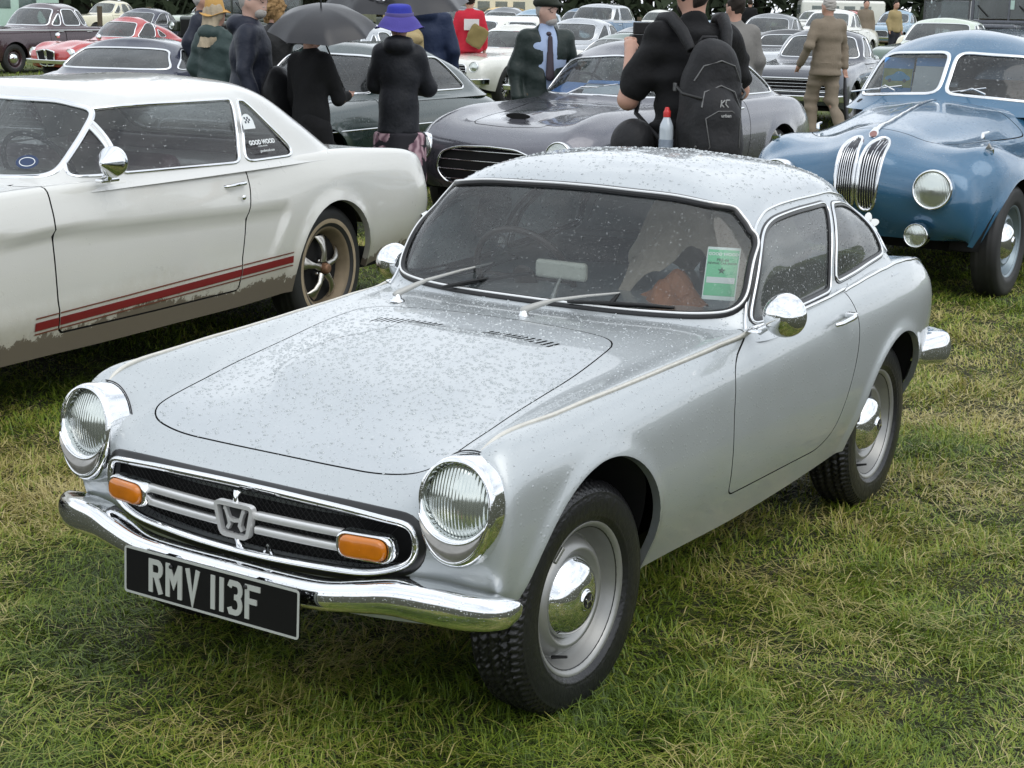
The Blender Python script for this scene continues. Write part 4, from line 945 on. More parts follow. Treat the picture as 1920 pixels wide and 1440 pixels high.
# white flower shaped fuel flap ornament at the rear pillar
fl = []
for k in range(6):
    a = k*math.pi/3; fl.append(flatpoly(circle(.018, 14, .022, .013)@np.array([[math.cos(a), math.sin(a)], [-math.sin(a), math.cos(a)]])+[.022*math.cos(a), .022*math.sin(a)], .006))
add('filler_cap', frame_place(join(fl+[flatpoly(circle(.014, 16), .012)]), (-2.14, .475, .925), (-.55, .60, .25), (-.35, -.1, .9)), P('filler_white', (.62, .63, .62), .3, .3), hero, smooth=False)
# rain drops: real domes on bonnet, wings, roof and screen
def water_on_paint():
    t = NT('rain_on_silver'); b = t.b; b.inputs['Base Color'].default_value = (.40, .43, .44, 1); b.inputs['Metallic'].default_value = .5; b.inputs['Roughness'].default_value = .12
    b.inputs['Coat Weight'].default_value = 1; b.inputs['Coat Roughness'].default_value = .02; return t.m
def water_clear():
    t = NT('rain_on_glass'); t.t.nodes.remove(t.b); a = t.n('BsdfTransparent', Color=(.8, .85, .85, 1)); g = t.n('BsdfGlossy', Roughness=.02); f = t.n('LayerWeight', Blend=.45); m = t.n('MixShader')
    t.l(f.outputs[0], m.inputs[0]); t.l(a.outputs[0], m.inputs[1]); t.l(g.outputs[0], m.inputs[2]); t.l(m.outputs[0], t.o.inputs[0]); return t.m
WATER = water_on_paint(); WATERG = water_clear()
up = lambda c, n: np.clip(n[:, 2], 0, 1)**2
pr = np.random.default_rng(3)
for mm, nn, lo_, hi_, fn in ((hood, 5200, .0014, .0056, lambda c, n: .35+np.exp(-((c[:, 0]+.1)/.3)**2)), (body, 5200, .0009, .0030, lambda c, n: np.clip(n[:, 2], 0, 1)**1.5*(c[:, 2] > .4)*(abs(c[:, 1]) > 0)*(c[:, 0] > -.9)), (gh, 3800, .0014, .0054, lambda c, n: np.clip(n[:, 2]-.2, 0, 1))):
    Pp, Nn = scatter_on(mm, fn, nn); sz = lo_+(hi_-lo_)*rng.random(nn)**2.6
    dome_drops(Pp, Nn, sz, 'water_drops', hero, WATER)
Pp, Nn = scatter_on(ws, lambda c, n: np.ones(len(c)), 2200); dome_drops(Pp, Nn, .0007+.0014*rng.random(2200)**3, 'water_drops', wsg, WATERG, 5)

def crumple(n, sx, sy, h, seed, c, tiltm=None):
    u, v = np.meshgrid(np.linspace(-1, 1, n), np.linspace(-1, 1, n), indexing='ij'); r_ = np.random.default_rng(seed)
    z = h*np.exp(-(u**2+v**2)*1.1)
    for k in range(9): a = r_.uniform(0, 6.28); fq_ = r_.uniform(2, 7); z = z+.10*h/fq_*4*np.abs(np.sin(fq_*(u*math.cos(a)+v*math.sin(a))+r_.uniform(0, 6)))*np.exp(-(u**2+v**2)*.5)
    X = u*sx*(1+.15*np.sin(3*v+seed)); Y = v*sy*(1+.15*np.cos(4*u)); return grid(np.stack([X+c[0], Y+c[1], z+c[2]], -1))
add('folded_coat', crumple(60, .22, .26, .34, 5, (-1.42, .26, .66)), cloth('beige_coat', (.36, .30, .24), (.44, .38, .31), 90), None, label='crumpled beige coat lying on the passenger seat of the silver coupe', cat='coat')
add('paper_bag', join([crumple(16, .11, .10, .10, 8, (-1.16, .24, .70))]), P('brown_paper', (.34, .13, .05), .6, vary=.3), None, smooth=False, label='orange-brown paper bag in front of the beige coat inside the silver coupe', cat='bag')
# ================================================================== ground and grass
def vnoise(x, y, s, seed=0):
    r_ = np.random.default_rng(seed); T = r_.random((256, 256)); x = np.asarray(x)/s+100; y = np.asarray(y)/s+100
    i, j = np.floor(x).astype(int), np.floor(y).astype(int); u, v = x-i, y-j; u, v = u*u*(3-2*u), v*v*(3-2*v)
    g = lambda a, b: T[a % 256, b % 256]
    return (g(i, j)*(1-u)+g(i+1, j)*u)*(1-v)+(g(i, j+1)*(1-u)+g(i+1, j+1)*u)*v
def gmat():
    t = NT('turf_soil'); b = t.b; v = t.coord()
    n1, n2, n3 = t.noise(v, .8, 4), t.noise(v, 30, 6, .7), t.noise(v, 6, 5)
    c = t.mix(t.ramp(n3, (.35, 0), (.65, 1)), (.026, .034, .008), (.055, .055, .018)); c = t.mix(t.ramp(n2, (.4, 0), (.7, 1)), c, (.012, .012, .006))
    far = t.mix(t.ramp(n1, (.35, 0), (.6, 1)), (.065, .10, .022), (.12, .13, .04))
    sp = t.n('SeparateXYZ'); t.l(v, sp.inputs[0]); d = t.math('MULTIPLY_ADD', t.math('ADD', sp.outputs[0], sp.outputs[1]), -.05, -.6, clamp=True)
    t.l(t.mix(d, c, far), b.inputs['Base Color']); b.inputs['Roughness'].default_value = .95
    t.l(t.bump(n2, .8, .03), b.inputs['Normal']); return t.m
xs = np.concatenate([np.linspace(-320, -40, 30), np.linspace(-39, 12, 110), [40, 200]]); ys = np.concatenate([[-400, -250, -160, -100, -70], np.linspace(-50, 12, 110), [40, 200]])
Xg, Yg = np.meshgrid(xs, ys, indexing='ij'); Zg = np.where((Xg > -40) & (Yg > -50), (vnoise(Xg, Yg, .9, 4)-.5)*.012-.006, -.006)
add('ground', grid(np.stack([Xg, Yg, Zg], -1)), gmat(), kind='structure')
def blademat():
    t = NT('grass_blades'); b = t.b; a = t.n('Attribute', _attribute_name='tint'); v = t.coord(); 
    g = t.n('NewGeometry'); n = t.noise(v, 260, 2)
    c = t.mix(.18, a.outputs[0], t.mix(n, (.03, .05, .01), (.3, .3, .1))); t.l(c, b.inputs['Base Color']); b.inputs['Roughness'].default_value = .42; b.inputs['Specular IOR Level'].default_value = .35
    tl = t.n('BsdfTranslucent'); t.l(c, tl.inputs[0]); mx_ = t.n('MixShader'); mx_.inputs[0].default_value = .28; t.l(b.outputs[0], mx_.inputs[1]); t.l(tl.outputs[0], mx_.inputs[2]); t.l(mx_.outputs[0], t.o.inputs[0]); return t.m
BLADE = blademat()
def grass(name, Pp, length, width, tilt, col, sigaz=None):
    n = len(Pp); r_ = rng
    az = r_.uniform(0, 2*math.pi, n) if sigaz is None else sigaz; d = np.stack([np.cos(az), np.sin(az), np.zeros(n)], 1); s = np.stack([-np.sin(az+r_.normal(0, .5, n)), np.cos(az), np.zeros(n)], 1)
    t1 = tilt; t2 = np.minimum(tilt+r_.uniform(.2, 1.0, n), 1.75)
    up = np.array([0, 0, 1.]); w2 = width[:, None]/2
    m = Pp+(d*np.sin(t1)[:, None]+up*np.cos(t1)[:, None])*(length*.55)[:, None]
    e = m+(d*np.sin(t2)[:, None]+up*np.cos(t2)[:, None])*(length*.45)[:, None]; e[:, 2] = np.maximum(e[:, 2], .002)
    V = np.stack([Pp-s*w2, Pp+s*w2, m-s*w2*.8, m+s*w2*.8, e], 1).reshape(-1, 3)
    F = (np.array([(0, 1, 3), (0, 3, 2), (2, 3, 4)])[None]+(np.arange(n)*5)[:, None, None]).reshape(-1, 3)
    mm = M(V, F, np.zeros_like(V)); o = bpy.data.objects.new(name, mkmesh(name, mm, BLADE, True, False)); COL.objects.link(o)
    ca = o.data.color_attributes.new('tint', 'FLOAT_COLOR', 'POINT'); k = np.ones((n*5, 4), np.float32); sh = np.array([.45, .45, .9, .9, 1.15])
    k[:, :3] = (col[:, None, :]*sh[None, :, None]).reshape(-1, 3) if False else np.repeat(col, 5, 0); ca.data.foreach_set('color', k.ravel())
    o['kind'] = 'stuff'; return o
def wedge(n, r0, r1, p, half=R(20.5)):
    """points in front of the camera, density ~ r^-p per area"""
    u = rng.random(n); k = 2-p
    r_ = (r0**k+u*(r1**k-r0**k))**(1/k) if abs(k) > 1e-6 else r0*(r1/r0)**u
    a = YAW+rng.uniform(-half, half, n); return np.stack([CAMP[0]+r_*np.cos(a), CAMP[1]+r_*np.sin(a), np.zeros(n)], 1), r_
def palette(x, y, n, dry=0):
    g = np.array([(.038, .080, .006), (.110, .190, .014), (.195, .295, .024), (.30, .35, .042), (.43, .37, .11), (.62, .52, .24)])
    v = (vnoise(x, y, .55, 1)-.5)*1.2+(vnoise(x, y, .17, 2)-.5)*.8+(vnoise(x, y, 1.6, 5)-.5)*1.2+.5
    q = np.clip(v*2.6+rng.normal(0, .95, n)+dry+.45, 0, 4.99); i = q.astype(int); f = (q-i)[:, None]; return g[i]*(1-f)+g[np.minimum(i+1, 5)]*f
n = 400000; Pp, rr_ = wedge(n, 2.0, 15, 1.75)
hgt = .35+1.3*vnoise(Pp[:, 0], Pp[:, 1], .30, 9)**1.3; azf = vnoise(Pp[:, 0], Pp[:, 1], .22, 11)*9+rng.normal(0, 1.05, n)
under = (abs(Pp[:, 1]) < .62) & (Pp[:, 0] < .3) & (Pp[:, 0] > -2.4); keep = ~under | (rng.random(n) < .7)
Pp, rr_, hgt, azf = Pp[keep], rr_[keep], hgt[keep], azf[keep]; n = len(Pp)
grass('grass', Pp, (.020+.046*rng.random(n)**1.3)*hgt, .0018+.0018*rng.random(n)+.0005*np.maximum(rr_-3, 0), np.clip(rng.normal(1.0, .38, n), .1, 1.5), palette(Pp[:, 0], Pp[:, 1], n), azf)
n = 90000; Pp, rr_ = wedge(n, 2.0, 12, 1.7); Pp[:, 2] = rng.uniform(.006, .034, n); kk_ = rng.random(n) < .25+1.3*(vnoise(Pp[:, 0], Pp[:, 1], .45, 31)-.35); Pp, rr_ = Pp[kk_], rr_[kk_]; n = len(Pp)
grass('cut_straw', Pp, rng.uniform(.03, .12, n), .0015+.0013*rng.random(n)+.0003*np.maximum(rr_-3, 0), rng.uniform(1.15, 1.62, n), palette(Pp[:, 0], Pp[:, 1], n, 1.9))
n = 14000; Pp, rr_ = wedge(n, 2.0, 9, 1.6); k = vnoise(Pp[:, 0], Pp[:, 1], .22, 21) > .62; Pp = Pp[k]; n = len(Pp)
grass('broad_leaves', Pp, rng.uniform(.012, .035, n), rng.uniform(.004, .011, n), rng.uniform(.5, 1.3, n), palette(Pp[:, 0], Pp[:, 1], n, -.6)*.9)
n = 60000; Pp, rr_ = wedge(n, 14, 75, 1.9)
grass('far_grass', Pp, rng.uniform(.04, .09, n), .004+.0009*rr_*rng.random(n), rng.uniform(.2, 1.0, n), palette(Pp[:, 0], Pp[:, 1], n, .2))
# ================================================================== general car builder
def lower_net(st, nose=(.06, .30), tail=(.06, .32), face=None):
    rows = []
    for (x, W, zb, zm, ys, zs, yi, zi, zc) in st:
        rows.append([(x, W-.055, zb), (x, W-.015, zb+(zm-zb)*.38), (x, W, zm), (x, W*.25+.75*max(ys, W-.06)+.01, zm+(zs-zm)*.68), (x, ys, zs), (x, (ys+yi)/2, (zs*.45+zi*.55)), (x, yi, zi), (x, yi*.52, zi*.35+zc*.65), (x, 0, zc)])
    rows = np.array(rows); out = []
    for sgn, (bul, zbot), R0 in ((1, nose, rows[0]), (-1, tail, rows[-1])):
        y = R0[:, 1]; j = np.arange(9)/8.; B = np.stack([R0[:, 0]-sgn*.02, np.minimum(y, R0[0, 1]*(1-j)*1.0+0), np.full(9, zbot)], 1); B[0] = R0[0]; B[0, 2] = max(zbot, R0[0, 2]); B[:, 1] = R0[0, 1]*(1-j)**.8
        fr = []
        for t in (0, .28, .6, .88):
            Q = B*(1-t)+R0*t; k = math.sin(math.pi*(.12+.80*t))**.6; w_ = np.clip(j*3.2, 0, 1)
            Q[:, 0] += sgn*bul*k*w_*(1-.35*(Q[:, 1]/max(1e-3, y.max()))**2); fr.append(Q)
        out.append(fr)
    return np.array(out[0]+list(rows)+out[1][::-1])
def gh_net(levels, crown=.02):
    """levels: (xf centre, xr centre, halfwidth, z, front corner set-back, rear corner set-forward, side z drop)"""
    rows = []
    for (xf, xr, w_, z, cf, cr, zd) in levels:
        xa, xb = xf-cf, xr+cr; L_ = xa-xb
        pts = [(xf, 0, z), (xf-cf*.16, w_*.45, z-zd*.2), (xf-cf*.58, w_*.84, z-zd*.6), (xa-.02*L_, w_*.975, z-zd*.9), (xa-.18*L_, w_, z-zd), (xa-.5*L_, w_*1.005, z-zd), (xa-.80*L_, w_*.99, z-zd), (xb+.03*L_, w_*.955, z-zd*.9), (xr+cr*.5, w_*.80, z-zd*.6), (xr+cr*.12, w_*.42, z-zd*.2), (xr, 0, z)]
        rows.append(pts)
    return np.array(rows)
def roofise(lv, n=3):
    """close a roof from last level (edge) to the spine"""
    xf, xr, w_, z, cf, cr, zd = lv[-1]; rise = zd; out = list(lv); c = (xf+xr)/2
    for k, h in ((.72, .55), (.36, .90), (.004, 1.0)):
        out.append((xf-(xf-c)*(1-k)*.45-.0, xr+(c-xr)*(1-k)*.45, w_*k, z+rise*.0+lv[-1][3]*0+h*ROOFH[0], cf*k, cr*k, zd*k))
    return out
ROOFH = [.05]
def make_car(sp, pose, label, group=None, name='parked_car'):
    X0, Y0, th = pose; root = thing(name, label, 'car', (X0, Y0, sp.get('z', 0)), R(th), group)
    res = sp.get('res', .03); st = sp['st']; PT = sp['paint']; PT2 = sp.get('roofpaint', PT)
    H_ = lower_net(st, sp.get('nose', (.06, .3)), sp.get('tail', (.06, .32)))
    if 'tweak' in sp: H_ = sp['tweak'](H_)
    b = net(full_net(H_), res=res, smooth=1)
    if (b.N[:, 2]*(b.V[:, 2] > np.percentile(b.V[:, 2], 80))).sum() < 0: b = flipm(b)
    if 'sculpt' in sp: sp['sculpt'](b)
    b0 = M(b.V.copy(), b.F, b.N, b.A)
    R0, wy = sp['wheelR'], sp['wy']; ax = sp['axles']; ar = sp.get('arch', R0+.045)
    for x in ax:
        if sp.get('flare', .012): flare(b, x, R0, ar, ar, wy*.75, sp.get('flare', .012), .03)
    b.N = vnormals(b.V, b.F)
    lips = []
    for i, x in enumerate(ax):
        if sp.get('spat') == i: continue
        _, b, ch = cut(b, arch_field(b, x, R0, ar, ar, wy*.62)); lips += [lip(c, .03) for c in ch]
    gaps = []
    gap = sp.get('gap', .006)
    for poly, kind in sp.get('panels', []):
        P_ = rpoly(poly, sp.get('pr', .05), 4)
        if kind == 'side': fn = lambda m: np.maximum(poly_sdf(P_, m.V[:, 0], m.V[:, 2]), (wy*.75-abs(m.V[:, 1])))
        else: fn = lambda m: np.maximum(poly_sdf(P_, m.V[:, 0], m.V[:, 1]), np.where(m.V[:, 2] > sp.get('hoodz', .6), -1, 1))
        a, b, g_, _ = seam(b, fn, gap, .010); gaps.append(g_)
        if a is None: continue
        if kind == 'side':
            for s in (1, -1): add('door', side_of(a, s), PT, root)
        else: add(kind, a, PT, root)
    chG = None
    if 'grille' in sp:
        g = np.array(sp['grille']); gp = rpoly(np.concatenate([g, (g*[-1, 1])[::-1]]) if not sp.get('grille_pair') else g, sp.get('grr', .03), 4)
        def gf(m, q=gp): return np.maximum(poly_sdf(q, m.V[:, 1], m.V[:, 2]), np.where(m.V[:, 0] > st[0][0]-.25, -1, 1))
        gin, b, c1 = cut(b, gf(b)); chG = c1
        if gin is not None: add('grille_back', gin.off(-.03), DARK, root)
        for c in c1: lips.append(lip(c, .035)); add('grille_frame', strip(c, halfround(sp.get('gfw', .022), .012), .02), CHROME, root)
        if sp.get('gbars'):
            n, vert = sp['gbars']; lo, hi = gp.min(0), gp.max(0)
            for k in range(n):
                t = (k+.5)/n
                p = np.array([(lo[0]+(hi[0]-lo[0])*t, z_) for z_ in np.linspace(lo[1], hi[1], 30)]) if vert else np.array([(y_, lo[1]+(hi[1]-lo[1])*t) for y_ in np.linspace(lo[0], hi[0], 40)])
                ins = poly_sdf(gp, p[:, 0], p[:, 1]) < .004; p = p[ins]
                if len(p) < 3 or gin is None: continue
                xs_ = [gin.V[np.argmin((gin.V[:, 1]-q[0])**2+(gin.V[:, 2]-q[1])**2), 0] for q in p]; q3 = np.c_[np.array(xs_)-.004, p]
                for _ in range(3): q3[1:-1, 0] = .5*q3[1:-1, 0]+.25*(q3[2:, 0]+q3[:-2, 0])
                add('grille_slat', tube(q3, sp.get('gbr', .004), 5), CHROME, root)
    add('body', b, PT, root); 
    if gaps: add('panel_gaps', join([g for g in gaps if g is not None]), DARK, root)
    for l_ in lips: add('arch_lip', l_, PT, root)
    # greenhouse
    if 'gh' in sp:
        ROOFH[0] = sp.get('roofh', .05); lv = roofise(sp['gh']); g = weld(net(full_ring(gh_net(lv)), res=res, smooth=1))
        if (g.N[:, 2]*(g.V[:, 2] > np.percentile(g.V[:, 2], 80))).sum() < 0: g = flipm(g)
        if 'ghsculpt' in sp: sp['ghsculpt'](g); g.N = vnormals(g.V, g.F)
        xm = (sp['gh'][1][0]+sp['gh'][1][1])/2
        GL = sp.get('glass', GLASS); GL2 = sp.get('sideglass', GL); tw = sp.get('tw', .018); tm = sp.get('trim', CHROME)
        def win(poly, rr_, kind, nm):
            nonlocal g
            P_ = rpoly(poly, rr_, 4)
            if kind == 'side': f = np.maximum(poly_sdf(P_, g.V[:, 0], g.V[:, 2]), .30*sp['gh'][1][2]/.6-abs(g.V[:, 1])+.0*g.V[:, 0])
            elif kind == 'front': f = np.maximum(poly_sdf(P_, g.V[:, 1], g.V[:, 2]), np.where((g.V[:, 0] > xm) & (g.N[:, 0] > .10), -1, 1))
            else: f = np.maximum(poly_sdf(P_, g.V[:, 1], g.V[:, 2]), np.where((g.V[:, 0] < xm) & (g.N[:, 0] < -.08), -1, 1))
            gi, g, ch = cut(g, f)
            if gi is None: return
            for s in ((1, -1) if kind == 'side' else (0,)):
                q = side_of(gi, s) if s else gi
                if q is not None: add(nm, q.off(-.006), GL2 if kind == 'side' else GL, root)
            for c in ch:
                add(nm+'_frame', strip(c, halfround(tw*(1.0 if kind == 'side' else sp.get('fw', 1.1)), .008), res*.6), tm if kind == 'side' or not sp.get('fseal') else SEALB, root)
        if 'ws' in sp: 
            w0 = np.array(sp['ws'])
            if sp.get('split_ws'):
                k = sp['split_ws']; win(np.concatenate([[(k, w0[0][1])], w0[1:-1], [(k, w0[-1][1])]]), sp.get('wr', .05), 'front', 'windscreen'); w1 = np.concatenate([[(k, w0[0][1])], w0[1:-1], [(k, w0[-1][1])]])*[-1, 1]; win(w1[::-1], sp.get('wr', .05), 'front', 'windscreen')
            else: win(np.concatenate([w0, (w0*[-1, 1])[::-1]]), sp.get('wr', .05), 'front', 'windscreen')
        for poly in sp.get('side', []): win(poly, sp.get('sr', .02), 'side', 'side_window')
        if 'rw' in sp: w0 = np.array(sp['rw']); win(np.concatenate([w0, (w0*[-1, 1])[::-1]]), .06, 'rear', 'rear_window')
        add('roof', g, PT2, root)
        root['_x'] = 0; del root['_x']
        gl = sp['gh']; zb_ = gl[1][3]; xf_, xr_ = gl[1][0], gl[1][1]; wi = gl[1][2]-.08
        if sp.get('cabin', 1):
            add('dashboard', box(xf_-.42, xf_-.14, -wi+.02, wi-.02, zb_-.20, zb_-.02, .04), INTER, root)
            for s in (1, -1):
                xs_ = xf_-.95
                add('seat', join([box(xs_-.12, xs_+.35, s*.33-.24, s*.33+.24, .30, zb_-.40, .06), box(-.06, .07, -.23, .23, 0, .55, .06).tr(rot=rot_y(R(-15)), loc=(xs_-.12, s*.33, zb_-.50))]), sp.get('seatm', INTER), root)
            if xr_ < xf_-1.9: add('rear_seat', box(xr_+.35, xr_+.60, -wi+.05, wi-.05, .35, zb_+.05, .06), sp.get('seatm', INTER), root)
            tor = lathe([(.19+.012*math.cos(t), .012*math.sin(t)) for t in np.linspace(0, 2*math.pi, 7)], 'x', 28)
            add('steering_wheel', join([tor, tube([(0, -.19, 0), (0, .19, 0)], .008, 5), tube([(0, 0, 0), (0, 0, -.19)], .008, 5)]).tr(rot=rot_y(R(28)), loc=(xf_-.52, sp.get('drv', -.34), zb_+.0)), INTER, root)
    Wm = max(s[1] for s in st)
    add('underbody', box(st[-1][0]+.15, st[0][0]-.25, -Wm*.80, Wm*.80, st[len(st)//2][2]+.0, st[len(st)//2][2]+.05), DARK, root)
    add('cabin_floor', box(ax[-1]+.3, ax[0]-.45, -Wm*.8, Wm*.8, st[len(st)//2][2]+.06, st[len(st)//2][2]+.10), INTER, root)
    # wheels
    key = 'tyre%.3f_%.3f' % (R0, sp.get('rim', .19))
    if key not in MATS: MATS[key] = mkmesh('tyre', tyre(R0, sp.get('rim', .19), sp.get('tw2', .16), seg=48), P('tyre_rubber', (.016, .016, .016), .55, vary=.4, vscale=20))
    for i, x in enumerate(ax):
        for s in (1, -1):
            wheel_well(root, x, R0, ar+.02, wy+.02, .24, s)
            ww, c0 = disc_wheel(root, s, (x, s*(wy-.07), R0-.008), R0, sp.get('rim', .19), sp.get('tw2', .16), sp.get('cap', .11), sp.get('rimm', PT), sp.get('capm', CHROME), tyre_mesh=MATS[key], style=sp.get('wstyle', 'disc'))
            if sp.get('wheelfx'): sp['wheelfx'](ww, s)
    for (x, y, z, r) in sp.get('lamps', []):
        for s in (1, -1): lamp_round(root, (x, s*y, z), r, .07, tilt=R(-4), yaw=R(6)*s)
    for (x, y, z, r) in sp.get('fogs', []):
        for s in (1, -1): lamp_round(root, (x, s*y, z), r, .05, name='fog_lamp')
    if 'bumper' in sp:
        for nm, xb, zb_, sg, wb_ in sp['bumper']:
            hw = wb_; pts = [(xb-sg*.22, hw, zb_), (xb-sg*.06, hw*.93, zb_), (xb, hw*.7, zb_), (xb+sg*.02, hw*.3, zb_), (xb+sg*.025, 0, zb_)]; path = [(x, y, z) for x, y, z in pts]+[(x, -y, z) for x, y, z in pts[-2::-1]]
            q = blade(path, lambda t: [(a*1.0, b_*1.25) for a, b_ in bprof(min(.5, .1+t) if t < .5 else max(.5, .9-(1-t))*0+.5)], 40)
            if ((q.V-np.array([xb-sg*.6, 0, zb_]))*q.N).sum() < 0: q = flipm(q)
            add(nm, q, CHROME, root)
    for (x, z) in sp.get('handles', []):
        for s in (1, -1):
            k = np.argmin((b0.V[:, 0]-x)**2+(b0.V[:, 2]-z)**2+(b0.V[:, 1]*s < .4)*9); y = abs(b0.V[k, 1])
            add('door_handle', tube([(x+.09, s*(y+.0), z-.004), (x+.075, s*(y+.028), z), (x-.03, s*(y+.032), z+.003), (x-.045, s*(y+.01), z)], [.007, .008, .010, .010], 8), CHROME, root)
    if sp.get('strip'):
        for zs_, x0_, x1_, w_ in sp['strip']:
            for s in (1, -1):
                k = [(x, s*(np.interp(x, [r_[0] for r_ in st[::-1]], [r_[1] for r_ in st[::-1]])+.002), zs_) for x in np.linspace(x0_, x1_, 24)]
                add('side_strip', tube(k, w_, 6), CHROME, root)
    if sp.get('wipers'):
        for (y0, x0, z0, y1, x1, z1) in sp['wipers']:
            add('wiper', join([tube([(x0, y0, z0), ((x0+x1)/2+.02, (y0+y1)/2, (z0+z1)/2+.03), (x1, y1, z1)], [.007, .005, .004], 5), tube([(x1+.005, y1-.18, z1-.02), (x1-.01, y1+.16, z1+.03)], .005, 4)]), CHROME, root)
    return root, b
# ================================================================== white hardtop beside the coupe
WHITE = paint('mud_splashed_white', (.60, .595, .555), rough=.3, wet=.5, mud=1, mudz=.37, scale=90)
WHITER = paint('white_roof', (.60, .60, .575), rough=.3, wet=.7, scale=90)
COVE = [(.6,.750),(-.61,.742),(-1.90,.688),(-2.20,.676),(-2.20,.64),(-2.09,.47),(-2.03,.435),(-.61,.430),(.6,.43)]
def cove(b):
    p = rpoly(COVE, .03, 3); s = poly_sdf(p, b.V[:, 0], b.V[:, 2]); side = abs(b.V[:, 1]) > .6
    k = np.clip(-s/.022, 0, 1); k = k*k*(3-2*k); fade = .35+.65*np.clip((b.V[:, 2]-.46)/.22, 0, 1)
    b.V[:, 1] -= np.sign(b.V[:, 1])*.024*k*fade*side
    hz = np.exp(-((b.V[:, 0]+2.65)/.45)**2)*np.exp(-((b.V[:, 2]-.80)/.10)**2)*side; b.V[:, 1] += np.sign(b.V[:, 1])*.012*hz
MUST = dict(res=.026, paint=WHITE, roofpaint=WHITER, wheelR=.322, rim=.205, wy=.805, axles=[.10, -2.615], arch=.345, rimm=P('muddy_rim', (.20, .155, .10), .6, .3, vary=.35, vscale=15), wstyle='styled', tw2=.17, flare=.016,
 st=[(.86,.78,.34,.58,.74,.80,.5,.80,.80),(.5,.85,.27,.62,.78,.86,.6,.85,.86),(0,.866,.25,.68,.79,.885,.6,.87,.89),(-.55,.868,.245,.72,.80,.905,.6,.90,.91),(-.9,.868,.24,.72,.805,.905,.62,.90,.91),(-1.4,.868,.24,.70,.805,.895,.62,.89,.89),
     (-1.9,.868,.24,.68,.805,.885,.62,.88,.88),(-2.25,.868,.25,.66,.80,.900,.62,.89,.89),(-2.7,.868,.26,.64,.79,.905,.60,.895,.895),(-3.15,.855,.30,.62,.78,.880,.60,.875,.88),(-3.55,.83,.35,.62,.76,.835,.58,.835,.84),(-3.66,.80,.38,.60,.73,.80,.56,.80,.80)],
 nose=(.06,.32), tail=(.05,.40), sculpt=cove,
 panels=[([(-.62,.90),(-.60,.75),(-.605,.55),(-.62,.33),(-1.2,.325),(-1.82,.325),(-1.83,.45),(-1.88,.68),(-1.92,.80),(-1.92,.98),(-.62,.98)], 'side')], gap=.008, pr=.02,
 gh=[(-.42,-3.02,.835,.868,.34,.20,0),(-.56,-2.96,.80,.905,.27,.20,0),(-.84,-2.76,.735,1.05,.22,.22,.0),(-1.07,-2.52,.655,1.195,.17,.20,.005),(-1.16,-2.40,.60,1.245,.16,.20,.012)], roofh=.034,
 ws=[(0,.925),(.55,.925),(.690,.930),(.600,1.175),(.42,1.205),(0,1.212)], wr=.04, fw=1.7,
 side=[[(-.83,.925),(-.90,1.00),(-1.03,1.135),(-1.08,1.168),(-1.09,1.168),(-1.06,.922)],[(-1.085,.922),(-1.115,1.17),(-1.26,1.186),(-2.03,1.182),(-1.90,.905)],[(-1.945,.905),(-2.072,1.182),(-2.13,1.165),(-2.26,1.03),(-2.36,.93),(-2.33,.905)]], sr=.012, tw=.017,
 rw=[(0,.94),(.5,.94),(.56,.96),(.50,1.16),(0,1.18)], glass=glass('plain_wet_glass', (.62,.68,.68), 1.1, .85, 95, .02), sideglass=glass('side_wet_glass', (.72,.72,.74), 1.2, .75, 90, .015), seatm=P('plum_vinyl', (.075,.040,.048), .45, vary=.3, vscale=20), drv=.36,
 handles=[(-1.82,.815)], bumper=[('front_bumper',.95,.45,1,.82),('rear_bumper',-3.76,.45,-1,.82)], lamps=[(.86,.62,.68,.10)])
def spokes(w_, s):
    for k in range(5):
        a = k*2*math.pi/5+.3; ca, sa = math.cos(a), math.sin(a); t = np.array([-sa, 0, ca]); r0 = np.array([ca, 0, sa])
        V = []
        for r_, hw, y in ((.035, .020, .060), (.085, .014, .066), (.125, .020, .058), (.155, .034, .046), (.168, .040, .035)):
            c = r0*r_; V.append([c-t*hw+[0, y-.012, 0], c-t*hw*.8+[0, y, 0], c+[0, y+.004, 0], c+t*hw*.8+[0, y, 0], c+t*hw+[0, y-.012, 0]])
        add('spoke', dirfix(grid(np.array(V))), P('worn_chrome', (.5, .48, .44), .3, 1, vary=.3, vscale=30), w_)
        b = a+math.pi/5; add('wheel_nut', dirfix(lathe([(0.0001, .05), (.009, .048), (.010, .02)], 'y', 8, (.055*math.cos(b), 0, .055*math.sin(b)))), CHROME, w_)
    add('hub_cap', dirfix(lathe(dens([(.0001, .086), (.018, .085), (.026, .078), (.030, .05)], 3), 'y', 24)), P('rusty_cap', (.22, .12, .07), .5, .5, vary=.4, vscale=40), w_)
    add('wheel_backing', dirfix(lathe([(0, .012), (.172, .012)], 'y', 32)), DARK, w_)
    for r_ in (.245, ): add('whitewall_ring', dirfix(lathe(dens([(r_-.012, .0845), (r_, .0862), (r_+.012, .0845)], 2), 'y', 56)), P('muddy_whitewall', (.30, .24, .16), .7, vary=.3, vscale=20), w_)
MUST['wheelfx'] = spokes
mr_, mb = make_car(MUST, (-.51, -3.26, 5.9), 'white two-door hardtop with red side stripe and mud-splashed sills, left of the silver coupe')
